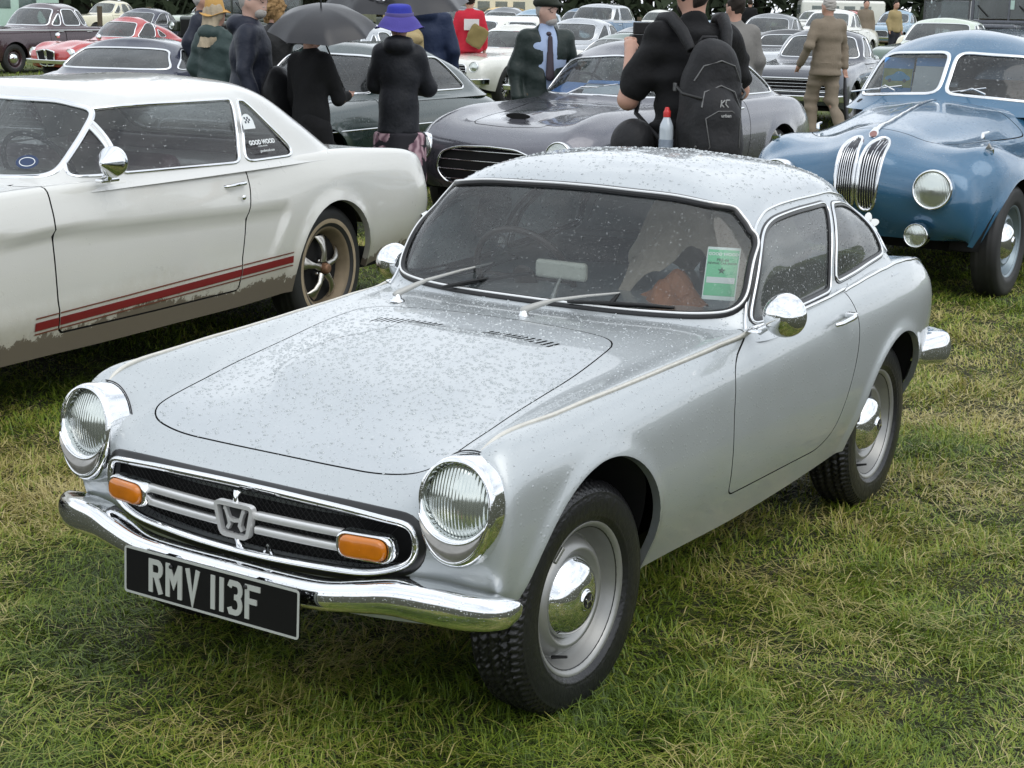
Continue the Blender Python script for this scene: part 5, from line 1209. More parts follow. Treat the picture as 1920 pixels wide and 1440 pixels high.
# lower side stripes: paint-thin bands lifted off the panel
def band(b, x0, x1, zf, h):
    a = b
    for fn in (lambda m: m.V[:, 0]-x1, lambda m: x0-m.V[:, 0], lambda m: .6-abs(m.V[:, 1]), lambda m: m.V[:, 2]-zf(m.V[:, 0])-h/2, lambda m: zf(m.V[:, 0])-m.V[:, 2]-h/2):
        a, _, _ = split(a, fn(a))
        if a is None: return None
    return a
for q in [c for c in bpy.data.objects if c.parent == mr_ and c.name.startswith('door') and 'handle' not in c.name]+[None]:
    src = mb if q is None else None
    if q is not None:
        me = q.data; V = np.zeros(len(me.vertices)*3); me.vertices.foreach_get('co', V); F = np.zeros(len(me.polygons)*3, int); me.loops.foreach_get('vertex_index', F); src = M(V.reshape(-1, 3), F.reshape(-1, 3))
    zf = lambda x: .398-(x+1.4)*.022*1.0
    RED = P('stripe_red', (.19, .014, .018), .35, vary=.15); BRN = P('stripe_brown', (.16, .05, .03), .4)
    for dz, h, m_ in ((0, .034, RED), (.034, .006, BRN), (-.030, .006, BRN)):
        a = band(src, -2.24, -.48, lambda x: zf(x)+dz, h)
        if a is not None:
            for s in (1, -1):
                p_ = side_of(a, s)
                if p_ is not None: add('side_stripe', p_.off(.003), m_, mr_)
# door mirror, lock, stickers
mp_ = np.array([-.93, .845, .915])
mir = add('door_mirror', xdir(lathe(dens([(.0001, .085), (.012, .083), (.035, .048), (.056, .018), (.063, .004), (.063, -.012), (.060, -.018), (.0001, -.018)], 3), 'x', 32)).tr(rot=rot_z(R(10)), loc=mp_+[0.02, .05, .075]), CHROME, mr_)
add('mirror_foot', join([tube([mp_, mp_+[.005, .02, .02], mp_+[.01, .04, .06]], [.022, .014, .012], 10), box(mp_[0]-.06, mp_[0]+.05, mp_[1]-.02, mp_[1]+.02, mp_[2]-.012, mp_[2]+.004, .006)]), CHROME, mir)
add('door_lock', dirfix(lathe([(.0001, .006), (.010, .005), (.012, 0)], 'y', 16, (-1.835, .868, .755))), CHROME, mr_)
def side_text(par, s, size, c, mat, nrm=(0, .93, .36), name='sticker_print', bold=.0):
    n = np.array(nrm); ux_ = np.array([-1, 0, 0.]); m = text_mesh(s, size, .0004, bold=bold); return add(name, frame_place(m, c, ux_, np.cross(n, ux_)), mat, par, smooth=False)
STW = P('sticker_white', (.75, .78, .78), .5, vary=.02)
side_text(mr_, 'GOOD WOOD', .030, (-2.10, .785, .985), STW, bold=.0012); side_text(mr_, 'goodwood.com', .018, (-2.13, .795, .945), STW); side_text(mr_, 'REVIVAL MEETING', .009, (-2.10, .79, .967), STW)
bdg = np.array([(.045*math.cos(t), .045*math.sin(t)) for t in np.linspace(0, math.pi, 16)]+[(-.045, -.028), (.045, -.028)])
add('sticker', frame_place(flatpoly(bdg, .0006), (-2.03, .757, 1.075), (-1, 0, 0), (0, -.36, .93)), STW, mr_, smooth=False)
for i in range(4):
    for j in range(3):
        if (i+j) % 2 == 0: add('sticker_check', frame_place(flatpoly(np.array([(0, 0), (.011, 0), (.011, .010), (0, .010)])+[-.022+i*.011, .0+j*.010], .0012), (-2.03, .757, 1.075), (-1, 0, 0), (0, -.36, .93)), P('ink', (.02, .03, .05), .5), mr_, smooth=False)
side_text(mr_, 'MUSTANG CLUB', .009, (-2.03, .768, 1.058), P('ink', (.02, .03, .05), .5)) if False else None
add('window_sticker', frame_place(flatpoly(circle(.05, 28, .05, .032), .0008), (-.745, .60, .985), (-.25, 1, 0), (-.75, 0, 1)), P('sticker_navy', (.02, .04, .10), .4), mr_, smooth=False)
add('window_sticker_line', frame_place(ribbon(circle(.032, 24, .034, .020), .003, .0014, True), (-.745, .60, .985), (-.25, 1, 0), (-.75, 0, 1)), STW, mr_, smooth=False)

# ================================================================== grey fastback with the bonnet scoop
GREYC = paint('gunmetal_paint', (.115, .115, .135), metal=.55, rough=.28, wet=.8, scale=70)
def scoop(b):
    X, Y, Z = b.V.T; k = np.exp(-(Y/.13)**4)*np.clip((X+.45)/.5, 0, 1)*(X < .26)*np.clip((.28-X)/.03, 0, 1)*(Z > .6); b.V[:, 2] += .035*k
    b.V[:, 2] += .018*np.exp(-((abs(Y)-.56)/.12)**2)*np.exp(-((X-.1)/.45)**2)*(Z > .75)
GR = dict(res=.035, paint=GREYC, wheelR=.335, rim=.2, wy=.76, axles=[0, -2.55], arch=.37, rimm=P('wire_silver', (.4, .4, .4), .3, .8), wstyle='wire', sculpt=scoop,
 st=[(.60,.66,.36,.52,.57,.715,.36,.71,.70),(.42,.76,.30,.55,.61,.80,.38,.795,.79),(.15,.80,.27,.58,.61,.865,.38,.83,.835),(-.2,.815,.25,.60,.62,.895,.38,.85,.865),(-.6,.82,.24,.60,.64,.905,.40,.895,.905),(-.95,.82,.24,.60,.68,.915,.42,.92,.935),
     (-1.6,.82,.24,.60,.71,.915,.45,.90,.90),(-2.3,.82,.25,.60,.71,.925,.45,.90,.90),(-2.8,.81,.28,.60,.70,.92,.45,.90,.88),(-3.15,.77,.32,.60,.66,.88,.42,.86,.85),(-3.42,.68,.38,.58,.58,.77,.36,.77,.76),(-3.5,.60,.42,.56,.50,.70,.34,.70,.70)],
 nose=(.10,.34), tail=(.06,.36), grille=[(0,.38),(.36,.38),(.44,.47),(.40,.60),(.25,.645),(0,.655)], gfw=.016, gbars=(4, False),
 panels=[([(-.80,.93),(-.78,.6),(-.82,.33),(-1.7,.32),(-1.86,.40),(-1.93,.7),(-1.94,.98),(-.8,.98)], 'side'), ([(.44,0),(.42,-.30),(.1,-.36),(-.62,-.45),(-.66,0),(-.62,.45),(.1,.36),(.42,.30)], 'bonnet')], gap=.008,
 gh=[(-.66,-3.28,.72,.90,.36,.42,0),(-.78,-3.15,.675,.945,.32,.42,.0),(-.94,-2.98,.62,1.08,.27,.44,.005),(-1.12,-2.70,.545,1.235,.22,.44,.012),(-1.24,-2.52,.49,1.30,.20,.42,.02)], roofh=.085,
 ws=[(0,.965),(.42,.960),(.60,.965),(.585,1.02),(.53,1.17),(.44,1.225),(0,1.262)], wr=.07, side=[[(-1.10,.965),(-1.28,1.19),(-1.40,1.225),(-1.80,1.24),(-1.79,.955)],[(-1.83,.955),(-1.84,1.24),(-2.25,1.22),(-2.45,1.14),(-2.70,.99),(-2.66,.955)]], sr=.02, rw=[(0,1.0),(.38,1.0),(.42,1.02),(.34,1.22),(0,1.25)],
 lamps=[(.66,.585,.625,.100)], fogs=[(.62,.53,.43,.062)], handles=[(-1.76,.86)], bumper=[('rear_bumper',-3.58,.45,-1,.66)], glass=glass('clear_screen', (.80,.84,.84), 1, .9, 60, .04), seatm=P('grey_leather', (.16,.16,.15), .5),
 wipers=[(-.25,-.80,.965,-.02,-.90,1.02),(.25,-.80,.965,.42,-.94,1.0)])
gr_, gb = make_car(GR, (-7.08, -3.86, -1.2), 'gunmetal grey fastback with a black bonnet scoop, behind the silver coupe')
add('bonnet_scoop', join([flatpoly(circle(.1, 28, .105, .022), .004)]).tr(rot=np.array([[0, 0, 1], [1, 0, 0], [0, 1, 0]]), loc=(.272, 0, .852)), DARK, gr_, smooth=False)
paper = lambda par, o, ux_, uy_, w_, h_, mt, nm='show_card': add(nm, frame_place(flatpoly(np.array([(-w_/2,-h_/2),(w_/2,-h_/2),(w_/2,h_/2),(-w_/2,h_/2)]), .002), o, ux_, uy_), mt, par, smooth=False)
CARDW = P('card_white', (.62,.68,.74), .5); CARDB = P('card_blue', (.10,.27,.62), .5)
pp = paper(gr_, (-1.05,-.05,1.01), (-.35,1,0), (-.9,-.1,.35), .33, .24, CARDW); paper(gr_, (-1.12,-.06,1.05), (-.35,1,0), (-.9,-.1,.35), .33, .06, CARDB)
paper(gr_, (-1.0,-.36,1.0), (.35,1,0), (-.9,-.1,.35), .26, .20, CARDB)

# ================================================================== blue saloon with twin upright grilles
BLUE = paint('blue_paint', (.032, .118, .215), metal=.25, rough=.25, wet=.8, scale=70)
def bsc(b):
    X, Y, Z = b.V.T
    # prow: pull the centre forward and round it, sink the valleys beside it
    b.V[:, 0] += .05*np.exp(-(Y/.2)**2)*np.clip((X+.1)/.3, 0, 1)*np.clip((Z-.40)/.2, 0, 1)*np.clip((1.0-Z)/.12, 0, 1)
    b.V[:, 2] += .03*np.exp(-((abs(Y)-.64)/.10)**2)*np.exp(-((X+.02)/.28)**2)*(Z > .7)
BL = dict(res=.032, paint=BLUE, wheelR=.335, rim=.205, wy=.765, axles=[-.17, -3.05], arch=.365, spat=None, rimm=P('blue_rim', (.22,.27,.30), .35, .6), cap=.115, sculpt=bsc, gap=.007,
 st=[(.24,.69,.33,.55,.54,.80,.25,.86,.915),(.12,.765,.30,.60,.60,.845,.30,.885,.965),(-.10,.80,.29,.64,.63,.862,.34,.905,.995),(-.45,.81,.28,.66,.63,.85,.38,.965,1.045),(-.85,.815,.27,.66,.64,.86,.42,1.02,1.085),(-1.25,.815,.26,.65,.68,.93,.5,1.04,1.08),
     (-2.2,.815,.26,.62,.71,.96,.5,1.0,1.0),(-3.1,.80,.28,.62,.69,.94,.45,.95,.95),(-3.75,.72,.32,.60,.60,.84,.40,.86,.87),(-4.15,.55,.38,.56,.46,.68,.32,.68,.68)],
 nose=(.22,.36), tail=(.1,.34), grilles=1,
 panels=[([(-1.20,1.0),(-1.16,.6),(-1.20,.33),(-2.2,.33),(-2.38,.6),(-2.40,1.05),(-1.2,1.05)], 'side'), ([(.13,.02),(.08,.22),(.02,.40),(-.16,.52),(-.9,.60),(-1.0,0),(-.9,-.60),(-.16,-.52),(.02,-.40),(.08,-.22),(.13,-.02)], 'bonnet')],
 gh=[(-.86,-3.95,.76,1.0,.40,.6,0),(-.98,-3.80,.715,1.085,.36,.6,.03),(-1.10,-3.55,.665,1.20,.30,.6,.03),(-1.25,-3.2,.585,1.37,.24,.6,.03),(-1.38,-3.0,.515,1.445,.22,.6,.035)], roofh=.085,
 ws=[(0,1.125),(.30,1.11),(.60,1.085),(.61,1.13),(.54,1.32),(.46,1.365),(0,1.385)], split_ws=.022, wr=.05, fw=1.25,
 side=[[(-1.40,1.08),(-1.52,1.27),(-1.62,1.345),(-2.2,1.365),(-2.25,1.07)],[(-2.31,1.07),(-2.27,1.365),(-2.7,1.33),(-3.0,1.22),(-3.1,1.09)]], sr=.05, tw=.022,
 lamps=[(.475,.475,.665,.112)], fogs=[(.47,.40,.40,.070)], handles=[(-2.2,.93)], glass=glass('clear_screen2', (.62,.64,.62), 1, .8, 60, .04), seatm=P('tan_cloth', (.20,.16,.12), .7),
 wipers=[(-.30,-.99,1.135,-.45,-1.10,1.13),(.30,-.99,1.135,.12,-1.06,1.14)])
def kid(s, grow=0, sh=.030): 
    p = [(.012,.52),(.10,.52),(.118,.60),(.128,.80),(.122,.875),(.095,.912),(.045,.916),(.020,.88),(.010,.80)]
    return rpoly([(a*s+sh, b_) for a, b_ in p], .03, 5)
_lower = None
def build_blue():
    sp = dict(BL); sp.pop('grilles'); root, b = make_car(sp, (-6.24, -.93, -.2), 'bright blue rounded saloon with twin upright chrome grilles, right behind the silver coupe')
    return root, b
bl_, bb = build_blue()
for s in (1, -1):
    kp = kid(s); f = np.maximum(poly_sdf(kp, bb.V[:, 1], bb.V[:, 2]), np.where(bb.V[:, 0] > .1, -1, 1)); gi, _, ch = split(bb, f)
    if gi is None: continue
    add('grille_back', gi.off(.003), P('grille_dark', (.01,.012,.02), .4), bl_)
    for c in ch: 
        if len(c[0]) > 20: add('grille_frame', strip(c, halfround(.022, .020), .015), CHROME, bl_)
    for k in range(8):
        y = .030+s*(.020+k*.0135); zz = np.linspace(.50, .93, 60); ins = poly_sdf(kp, np.full(60, y), zz) < 0; zz = zz[ins]
        if len(zz) < 4: continue
        xs_ = np.array([gi.V[np.argmin((gi.V[:, 1]-y)**2+(gi.V[:, 2]-z_)**2), 0] for z_ in zz])
        for _ in range(12): xs_[1:-1] = .5*xs_[1:-1]+.25*(xs_[2:]+xs_[:-2])
        add('grille_slat', tube(np.c_[xs_+.008, np.full(len(zz), y), zz], .0033, 5), CHROME, bl_)
def top_z(b, x, y): k = np.argmin((b.V[:, 0]-x)**2+(b.V[:, 1]-y)**2+(b.V[:, 2] < .7)*5); return b.V[k, 2]
def top_zz(par, x, y):
    best = -1
    for c in bpy.data.objects:
        if c.parent == par and c.name.split('.')[0] in ('bonnet', 'body'):
            n = len(c.data.vertices); V = np.zeros(n*3); c.data.vertices.foreach_get('co', V); V = V.reshape(-1, 3); d = (V[:, 0]-x)**2+(V[:, 1]-y)**2; k = d < .0016
            if k.any(): best = max(best, V[k, 2].max())
    return best
xs_ = np.linspace(.20, -.95, 24); add('bonnet_strip', tube(np.array([(x, .025*max(0, min(1, (x+.6)/.8)), top_zz(bl_, x, 0)+.004) for x in xs_]), np.linspace(.013, .005, 24), 6), CHROME, bl_)
zc = top_zz(bl_, .19, 0)
add('badge_mount', frame_place(flatpoly(rpoly([(-.032,0),(0,-.055),(.032,0),(.012,.055),(-.012,.055)], .02, 4), .010), (.235, .028, zc-.025), (0,1,0), (-.7,0,.7)), CHROME, bl_, smooth=False)
add('badge', frame_place(flatpoly(circle(.022, 24), .014), (.237, .028, zc-.025), (0,1,0), (-.7,0,.7)), P('badge_red', (.25,.1,.08), .3, coat=1), bl_, smooth=False)
add('badge_stem', tube([(.245,.029,zc-.05),(.305,.03,.88),(.335,.03,.80)], [.016,.006,.004], 6), CHROME, bl_)
for s in (1, -1):
    zz_ = top_zz(bl_, 0.02, s*.66)
    sh = rpoly([(-.05,-.012),(.05,-.032),(.05,.032),(-.05,.012)][::1], .012, 3)
    add('wing_lamp', join([frame_place(dome(rpoly([(-.04,-.03),(.04,-.004),(.04,.004),(-.04,.03)], .01, 4), 0, .035), (.03, s*.66, zz_-.004), (-1, 0, .10), (0, 1, 0))]), CHROME, bl_)
    add('lamp_glass', frame_place(dome(rpoly([(-.022,-.02),(.022,-.020),(0,.02)], .008, 3), 0, .012), (.075, s*.66, zz_+.012), (0, 1, 0), (0, 0, 1)), CLEARL, bl_)
    h_ = top_zz(bl_, -.30, s*.52); add('bonnet_handle', join([tube([(-.26,s*.52,h_+.005),(-.26,s*.52,h_+.035),(-.34,s*.53,h_+.040)], [.014,.010,.008], 8)]), CHROME, bl_)
# display cards behind the screen
CARDP = P('card_sky', (.12,.33,.70), .5)
c1 = paper(bl_, (-1.33,-.40,1.215), (-.12,1,0), (-.32,0,1), .20, .25, CARDP, 'show_card')
add('card_field', frame_place(flatpoly(np.array([(-.097,-.08),(.097,-.08),(.097,.05),(-.097,.05)]), .003), (-1.33,-.40,1.215), (-.12,1,0), (-.32,0,1)), P('card_green', (.30,.36,.12), .6, vary=.3, vscale=30), bl_, smooth=False)
carsil = chaikin([(-.085,-.035),(-.08,-.005),(-.03,.005),(-.01,.03),(.03,.032),(.06,.005),(.085,-.005),(.085,-.035)], 2)
add('card_car', frame_place(flatpoly(carsil, .0045), (-1.33,-.40,1.215), (-.12,1,0), (-.32,0,1)), P('card_car_blue', (.06,.35,.65), .5), bl_, smooth=False)
for q in (-.05, .05): add('card_wheel', frame_place(flatpoly(circle(.012, 12)+[q,-.034], .006), (-1.33,-.40,1.215), (-.12,1,0), (-.32,0,1)), P('card_tyre', (.05,.06,.08), .5), bl_, smooth=False)
paper(bl_, (-1.28,-.165,1.215), (.05,1,0), (-.32,0,1), .21, .26, CARDW); add('card_header', frame_place(flatpoly(np.array([(-.105,.075),(.105,.075),(.105,.131),(-.105,.131)]), .003), (-1.28,-.165,1.215), (.05,1,0), (-.32,0,1)), CARDP, bl_, smooth=False)
# ================================================================== the rest of the car park
def rise(x, y):
    d = math.hypot(x-3, y-2.3); return .010*min(18, max(0, d-22))*(1 if y > -.62*abs(x) else .0)
def style(kind='notch', W=.78, H=1.40, WB=2.5, fo=.72, ro=.95, hood=.90, belt=.93, pc='p', roof=None, glassm=None, lampz=.66, lampr=.085, lampy=None, doors=4, R0=.32, nose=.07, gr='wide', res=.06, wsx=-.72, rake=.42, tumble=.13, rnd=1.0, seatm=None, chrome=True, backx=None):
    rb_ = backx if backx is not None else {'notch': -WB+.18, 'fast': -WB-ro+.45, 'estate': -WB-ro+.18, 'conv': -WB+.35}[kind]
    xr_ = -WB-ro; dk = belt-.02 if kind == 'notch' else belt-.03
    st = [(fo-.03, W*.86, .34, .58, W*.76, hood-.10, W*.5, hood-.09, hood-.09), (fo-.22, W*.95, .29, .60, W*.82, hood-.03, W*.5, hood-.02, hood-.01), (.1, W*.99, .26, .62, W*.84, hood, W*.5, hood+.005, hood+.02), (-.4, W, .25, .62, W*.86, hood+.02, W*.52, hood+.03, hood+.045),
          (wsx-.25, W, .25, .62, W*.89, belt-.01, W*.6, belt-.02, belt-.02), (-WB*.55, W, .25, .62, W*.90, belt, W*.6, belt-.04, belt-.04), (-WB*.85, W, .25, .62, W*.89, belt+.005, W*.6, belt-.03, belt-.03), (-WB-.15, W*.99, .28, .62, W*.87, dk, W*.55, dk, dk+.01),
          (xr_+.28, W*.95, .32, .60, W*.83, dk-.05, W*.5, dk-.04, dk-.02), (xr_+.03, W*.86, .38, .58, W*.74, dk-.16, W*.45, dk-.14, dk-.13)]
    wb = W*.88; zt = H-.055; ed = H-.025; xt = wsx-rake; h4 = rb_+ (.30 if kind in ('notch', 'conv') else (.75 if kind == 'fast' else .16)); cr = .16*rnd+.06
    gh = [(wsx+.12, rb_-.06, wb+.05, belt-.04, .26, cr+.05, 0), (wsx, rb_, wb, belt+.005, .22, cr+.04, 0), (wsx-rake*.5, rb_+(h4-rb_)*.42, wb-tumble*.42, (belt+zt)/2+.01, .19, cr+.03, .004), (xt, h4-.04, wb-tumble*.95, zt-.03, .15, cr, .01), (xt-.09, h4+.05, wb-tumble*1.3, ed-.01, .14, cr, .02)]
    lo, hi = belt+.03, zt-.045; yl, yh = wb-.07, wb-tumble-.055
    xA0, xA1 = wsx-.26, xt-.19; B = -WB*.5-.12; Bt = B-.03; C0, C1 = rb_+.28, h4+.16
    if kind == 'fast': C0, C1 = rb_+.62, h4+.20
    if kind == 'estate': C0, C1 = rb_+.22, h4+.13
    S = []
    if doors == 4:
        S = [[(xA0, lo), (xA1, hi), (B+.03, hi+.005), (B+.05, lo)], [(B-.03, lo), (B-.03, hi+.005), (C1+.22, hi), (C0+.22, lo)], [(C0+.17, lo), (C1+.17, hi), (C1, hi-.03), (C0-.02, lo+.06), (C0, lo)]]
        if kind == 'estate': S[1] = [(B-.03, lo), (B-.03, hi+.005), (B-.80, hi), (B-.80, lo)]; S[2] = [(B-.86, lo), (B-.86, hi), (C1, hi), (C0, lo)]
    else:
        B2 = B-.15; S = [[(xA0, lo), (xA1, hi), (B2+.03, hi+.005), (B2+.04, lo)], [(B2-.04, lo), (B2-.03, hi+.005), (C1+.02, hi-.01), (C0-.04, lo+.02), (C0, lo)]]
    if C0+.22 > B-.15: S = S[:1]+S[-1:] if doors != 4 else S[:2]
    sp = dict(res=res, paint=pc, roofpaint=roof or pc, wheelR=R0, rim=R0*.60, wy=W-.05, axles=[0, -WB], arch=R0+.035, cap=R0*.36, st=st, nose=(nose, .34), tail=(.06, .34), gh=gh, roofh=.045*rnd+.01, tw=(.018 if res < .06 else .014), sr=.035, gap=.010,
              ws=[(0, belt+.035), (yl*.6, belt+.033), (yl, belt+.035), (yh, hi), (yh*.6, hi+.014), (0, hi+.018)], rw=[(0, belt+.05), (yl*.7, belt+.05), (yl*.78, belt+.08), (yh*.82, hi-.03), (0, hi-.01)],
              side=S, glass=glassm or FARGL, seatm=seatm or INTER, lamps=[(fo+.012, lampy or W*.68, lampz, lampr)], bumper=[('front_bumper', fo+.11, .44, 1, W*.93), ('rear_bumper', xr_-.08, .44, -1, W*.93)],
              handles=[(B+.12, belt-.10)]+([(B-.75, belt-.10)] if doors == 4 else []), panels=[([(wsx-.14, belt+.06), (wsx-.12, .55), (wsx-.16, .34), (B+.0, .34), (B, belt+.06)], 'side')]+([([(B-.01, belt+.06), (B-.01, .34), (-WB+R0+.12, .34), (-WB+.22, .72), (-WB+.16, belt+.06)], 'side')] if doors == 4 else []), pr=.02)
    if gr == 'wide': sp.update(grille=[(0, .46), (W*.46, .46), (W*.50, .50), (W*.50, .66), (W*.44, .70), (0, .70)], gbars=(6, False), grr=.04)
    elif gr == 'oval': sp.update(grille=[(0, .40), (W*.30, .41), (W*.42, .50), (W*.30, .60), (0, .62)], gbars=(5, False), grr=.10)
    elif gr == 'tall': sp.update(grille=[(0, .40), (.17, .42), (.20, .60), (.19, .78), (0, .80)], gbars=(8, True), grr=.05)
    elif gr == 'none': pass
    return sp
FARGL = glass('far_glass', (.50, .56, .56), .5, 1.0, 50, .12)
def C(name, col, metal=0, rough=.28): return paint(name, col, metal=metal, rough=rough, wet=.7, scale=45)
PC = dict(green=C('bottle_green', (.018, .040, .036), .2), navy=C('dark_navy', (.018, .022, .045), .2), red=C('signal_red', (.42, .035, .035)), plum=C('dark_maroon', (.045, .018, .025), .1), black=C('black_car_paint', (.012, .013, .016)), white=C('old_white', (.70, .70, .64)), lblue=C('pale_blue', (.24, .36, .46)), mblue=C('mid_blue', (.09, .17, .27)),
          yellow=C('mustard_yellow', (.62, .36, .03)), grey=C('mid_grey', (.17, .18, .19), .3), silver=C('dull_silver', (.42, .44, .46), .5), cream=C('cream_paint', (.66, .62, .46)), pgreen=C('pale_green', (.50, .57, .47)), dgrey=C('slate_grey', (.055, .060, .075), .3), coral=C('coral_red', (.50, .10, .08)), army=C('army_green', (.030, .040, .026), 0, .6), sage=C('sage_green', (.12, .17, .14), .2), mint=C('mint', (.42, .58, .50)))
def park(sp, pose, label, group=None, z=None, **k): sp['z'] = rise(pose[0], pose[1]) if z is None else z; sp.update(k); return make_car(sp, pose, label, group)
# dark green fastback coupe behind the people
sp = style('fast', .76, 1.27, 2.31, .70, .86, .80, .84, PC['green'], doors=2, gr='wide', res=.035, wsx=-.70, rake=.40, tumble=.12, backx=-2.95, R0=.30)
sp.update(tw=.021, fw=1.2, strip=[(.60, .4, -2.9, .008)], st=[(x, W, a, b_, ys, zs, yi, zi, zc) for (x, W, a, b_, ys, zs, yi, zi, zc) in sp['st']], glass=glass('mist_glass', (.55, .58, .56), .8, 1.0, 70, .07))
park(sp, (-7.05, -6.62, 3.5), 'dark green fastback coupe with chrome window frames, behind the woman in the purple hat')
# navy roofed car behind the white hardtop
sp = style('notch', .80, 1.24, 2.5, .8, .9, .82, .92, PC['navy'], doors=2, res=.035, wsx=-.85, rake=.38, tumble=.15); sp.update(tw=.022, fw=1.2)
park(sp, (-8.0, -9.9, 17), 'dark navy low saloon with wet roof and bright window frames, just behind the white hardtop', z=-.03)
sp = style('notch', .80, 1.32, 2.5, .8, .9, .82, .92, PC['black'], doors=2, res=.05, wsx=-.85, rake=.38); park(sp, (-3.2, -9.7, 14), 'black saloon with stickered windscreen at the left edge, behind the white hardtop', z=0)
# red coupe
sp = style('fast', .73, 1.26, 2.39, .62, .85, .76, .86, PC['red'], doors=2, res=.05, gr='none', wsx=-.70, rake=.35, tumble=.13, lampz=.60, lampr=.09, lampy=.55, nose=.12, backx=-2.3)
sp['st'][1] = (.38, .72, .29, .56, .58, .78, .36, .72, .76); sp['st'][2] = (.1, .73, .26, .58, .60, .80, .38, .78, .83)
rc, rb_ = park(sp, (-18.9, -21.5, -5), 'small red coupe with round headlamps and a split chrome grille, left background', lamps=[(.62, .56, .60, .09)])
for s in (1, -1): add('grille_frame', frame_place(ribbon(rpoly([(s*.01, -.15), (s*.21, -.13), (s*.27, .13), (s*.02, .17)], .03, 3), .022, .02, True), (.71, 0, .50), (0, 1, 0), (.15, 0, 1)), CHROME, rc); add('grille_panel', frame_place(flatpoly(np.array([(s*.01, -.15), (s*.21, -.13), (s*.27, .13), (s*.02, .17)]), .004), (.705, 0, .50), (0, 1, 0), (.15, 0, 1)), DARK, rc)
for s in (1, -1): add('wing_mirror', xdir(lathe([(.0001, .06), (.05, .04), (.06, 0), (.0001, -.01)], 'x', 12)).tr(loc=(-.05, s*.62, .90)), CHROME, rc)
# maroon saloon
sp = style('notch', .83, 1.46, 2.73, .80, 1.0, .93, .98, PC['plum'], doors=4, res=.05, wsx=-.90, rake=.40, rnd=1.3, gr='tall'); sp.update(strip=[(.91, .5, -2.9, .012)], tw=.03)
park(sp, (-20.9, -26.4, 1.5), 'dark maroon rounded four-door saloon with chrome window surrounds, far left background')
sp = style('conv', .80, 1.36, 2.6, .75, .9, .90, .95, PC['navy'], doors=2, res=.07, rnd=1.2); park(sp, (-26.5, -28.6, 4), 'navy blue soft-top car behind the maroon saloon')
sp = style('notch', .80, 1.40, 2.6, .75, .9, .90, .95, PC['lblue'], doors=4, res=.08); park(sp, (-22.0, -31.5, 4), 'light blue saloon at the far left edge behind the maroon one')
# white coupe with wire wheels
sp = style('fast', .77, 1.29, 2.45, .72, .80, .82, .90, PC['white'], doors=2, res=.05, wsx=-.72, rake=.36, R0=.335, rnd=1.2, backx=-2.5); sp.update(wstyle='wire', rimm=DARK, cap=.07)
park(sp, (-19.2, -12.55, -1), 'white sports coupe with dark wire wheels, behind the man in red overalls')
# dark saloon with horizontal slat grille
sp = style('notch', .76, 1.34, 2.32, .62, .95, .86, .92, PC['dgrey'], doors=2, res=.045, wsx=-.70, rake=.34, tumble=.15, lampz=.70); sp.update(grille=[(0, .52), (.50, .52), (.53, .56), (.53, .66), (.50, .70), (0, .70)], gbars=(4, False), strip=[(.70, -.6, -2.9, .008)])
sp['capm'] = CHROME
park(sp, (-18.6, -6.5, 8.5), 'dark slate grey compact saloon with slatted grille beside the man in tan', z=.02)
# cream saloon, pale green roof saloon, convertible with silver bonnet
sp = style('notch', .80, 1.44, 2.5, .8, .9, .90, .96, PC['white'], doors=4, res=.06, rnd=1.5); park(sp, (-38.5, -14.4, 1), 'rounded off-white saloon seen over the head of the man in the tan suit', z=.22)
sp = style('notch', .80, 1.40, 2.6, .8, .9, .90, .95, PC['sage'], roof=PC['pgreen'], doors=4, res=.05); park(sp, (-26.0, -7.3, 0), 'saloon with a pale mint-green roof, behind the blue saloon', z=.13)
sp = style('conv', .78, 1.22, 2.4, .75, .8, .86, .90, PC['silver'], roof=PC['black'], doors=2, res=.05, wsx=-.75, rake=.24); park(sp, (-24.6, -9.2, 25), 'silver open-top car with black hood up and broad windscreen, beside the slate grey saloon', z=.05)
sp = style('notch', .78, 1.42, 2.5, .75, .9, .92, .96, PC['grey'], doors=2, res=.07, rnd=1.4); park(sp, (-33.0, -13.8, 2), 'dark grey rounded saloon behind the man in grey tweed', z=.10)
# two tone limousine
sp = style('notch', .92, 1.62, 3.1, .85, 1.15, 1.05, 1.12, PC['mblue'], roof=PC['silver'], doors=4, res=.06, wsx=-1.0, rake=.36, rnd=1.3, R0=.38, gr='tall'); park(sp, (-40.5, -23.2, -3.5), 'large two-tone limousine with silver roof and dark blue sides', z=.08)
sp = style('conv', .76, 1.28, 2.4, .7, .8, .86, .92, PC['grey'], doors=2, res=.07); park(sp, (-22.5, -12.2, -14), 'grey convertible with its hood up in front of the two-tone limousine', z=0)
sp = style('fast', .78, 1.24, 2.5, .8, .8, .84, .88, PC['sage'], doors=2, res=.06); park(sp, (-18.5, -10.2, -8), 'low sage green sports car behind the man in the flat cap', z=-.02)
# cars around the middle
sp = style('notch', .78, 1.36, 2.5, .75, .9, .90, .93, PC['silver'], doors=4, res=.05); park(sp, (-12.3, -10.9, 2), 'silver saloon with streaked windscreen behind the dark green coupe', z=0)
sp = style('notch', .78, 1.40, 2.5, .75, .9, .90, .95, PC['lblue'], doors=4, res=.07, roof=PC['lblue']); park(sp, (-19.5, -17.2, 0), 'pale blue four-door saloon behind the bearded man in glasses', z=0)
sp = style('estate', .78, 1.42, 2.5, .75, .8, .90, .95, PC['mblue'], doors=4, res=.07, roof=PC['white']); park(sp, (-21.5, -15.0, -12), 'mid blue estate car with white roof behind the man with the tan rucksack', z=0)
sp = style('notch', .76, 1.44, 2.4, .7, .8, .92, .97, PC['lblue'], doors=2, res=.07, rnd=1.9); park(sp, (-28.5, -17.9, 0), 'light blue round-topped saloon to the right of the man in red overalls', z=.06)
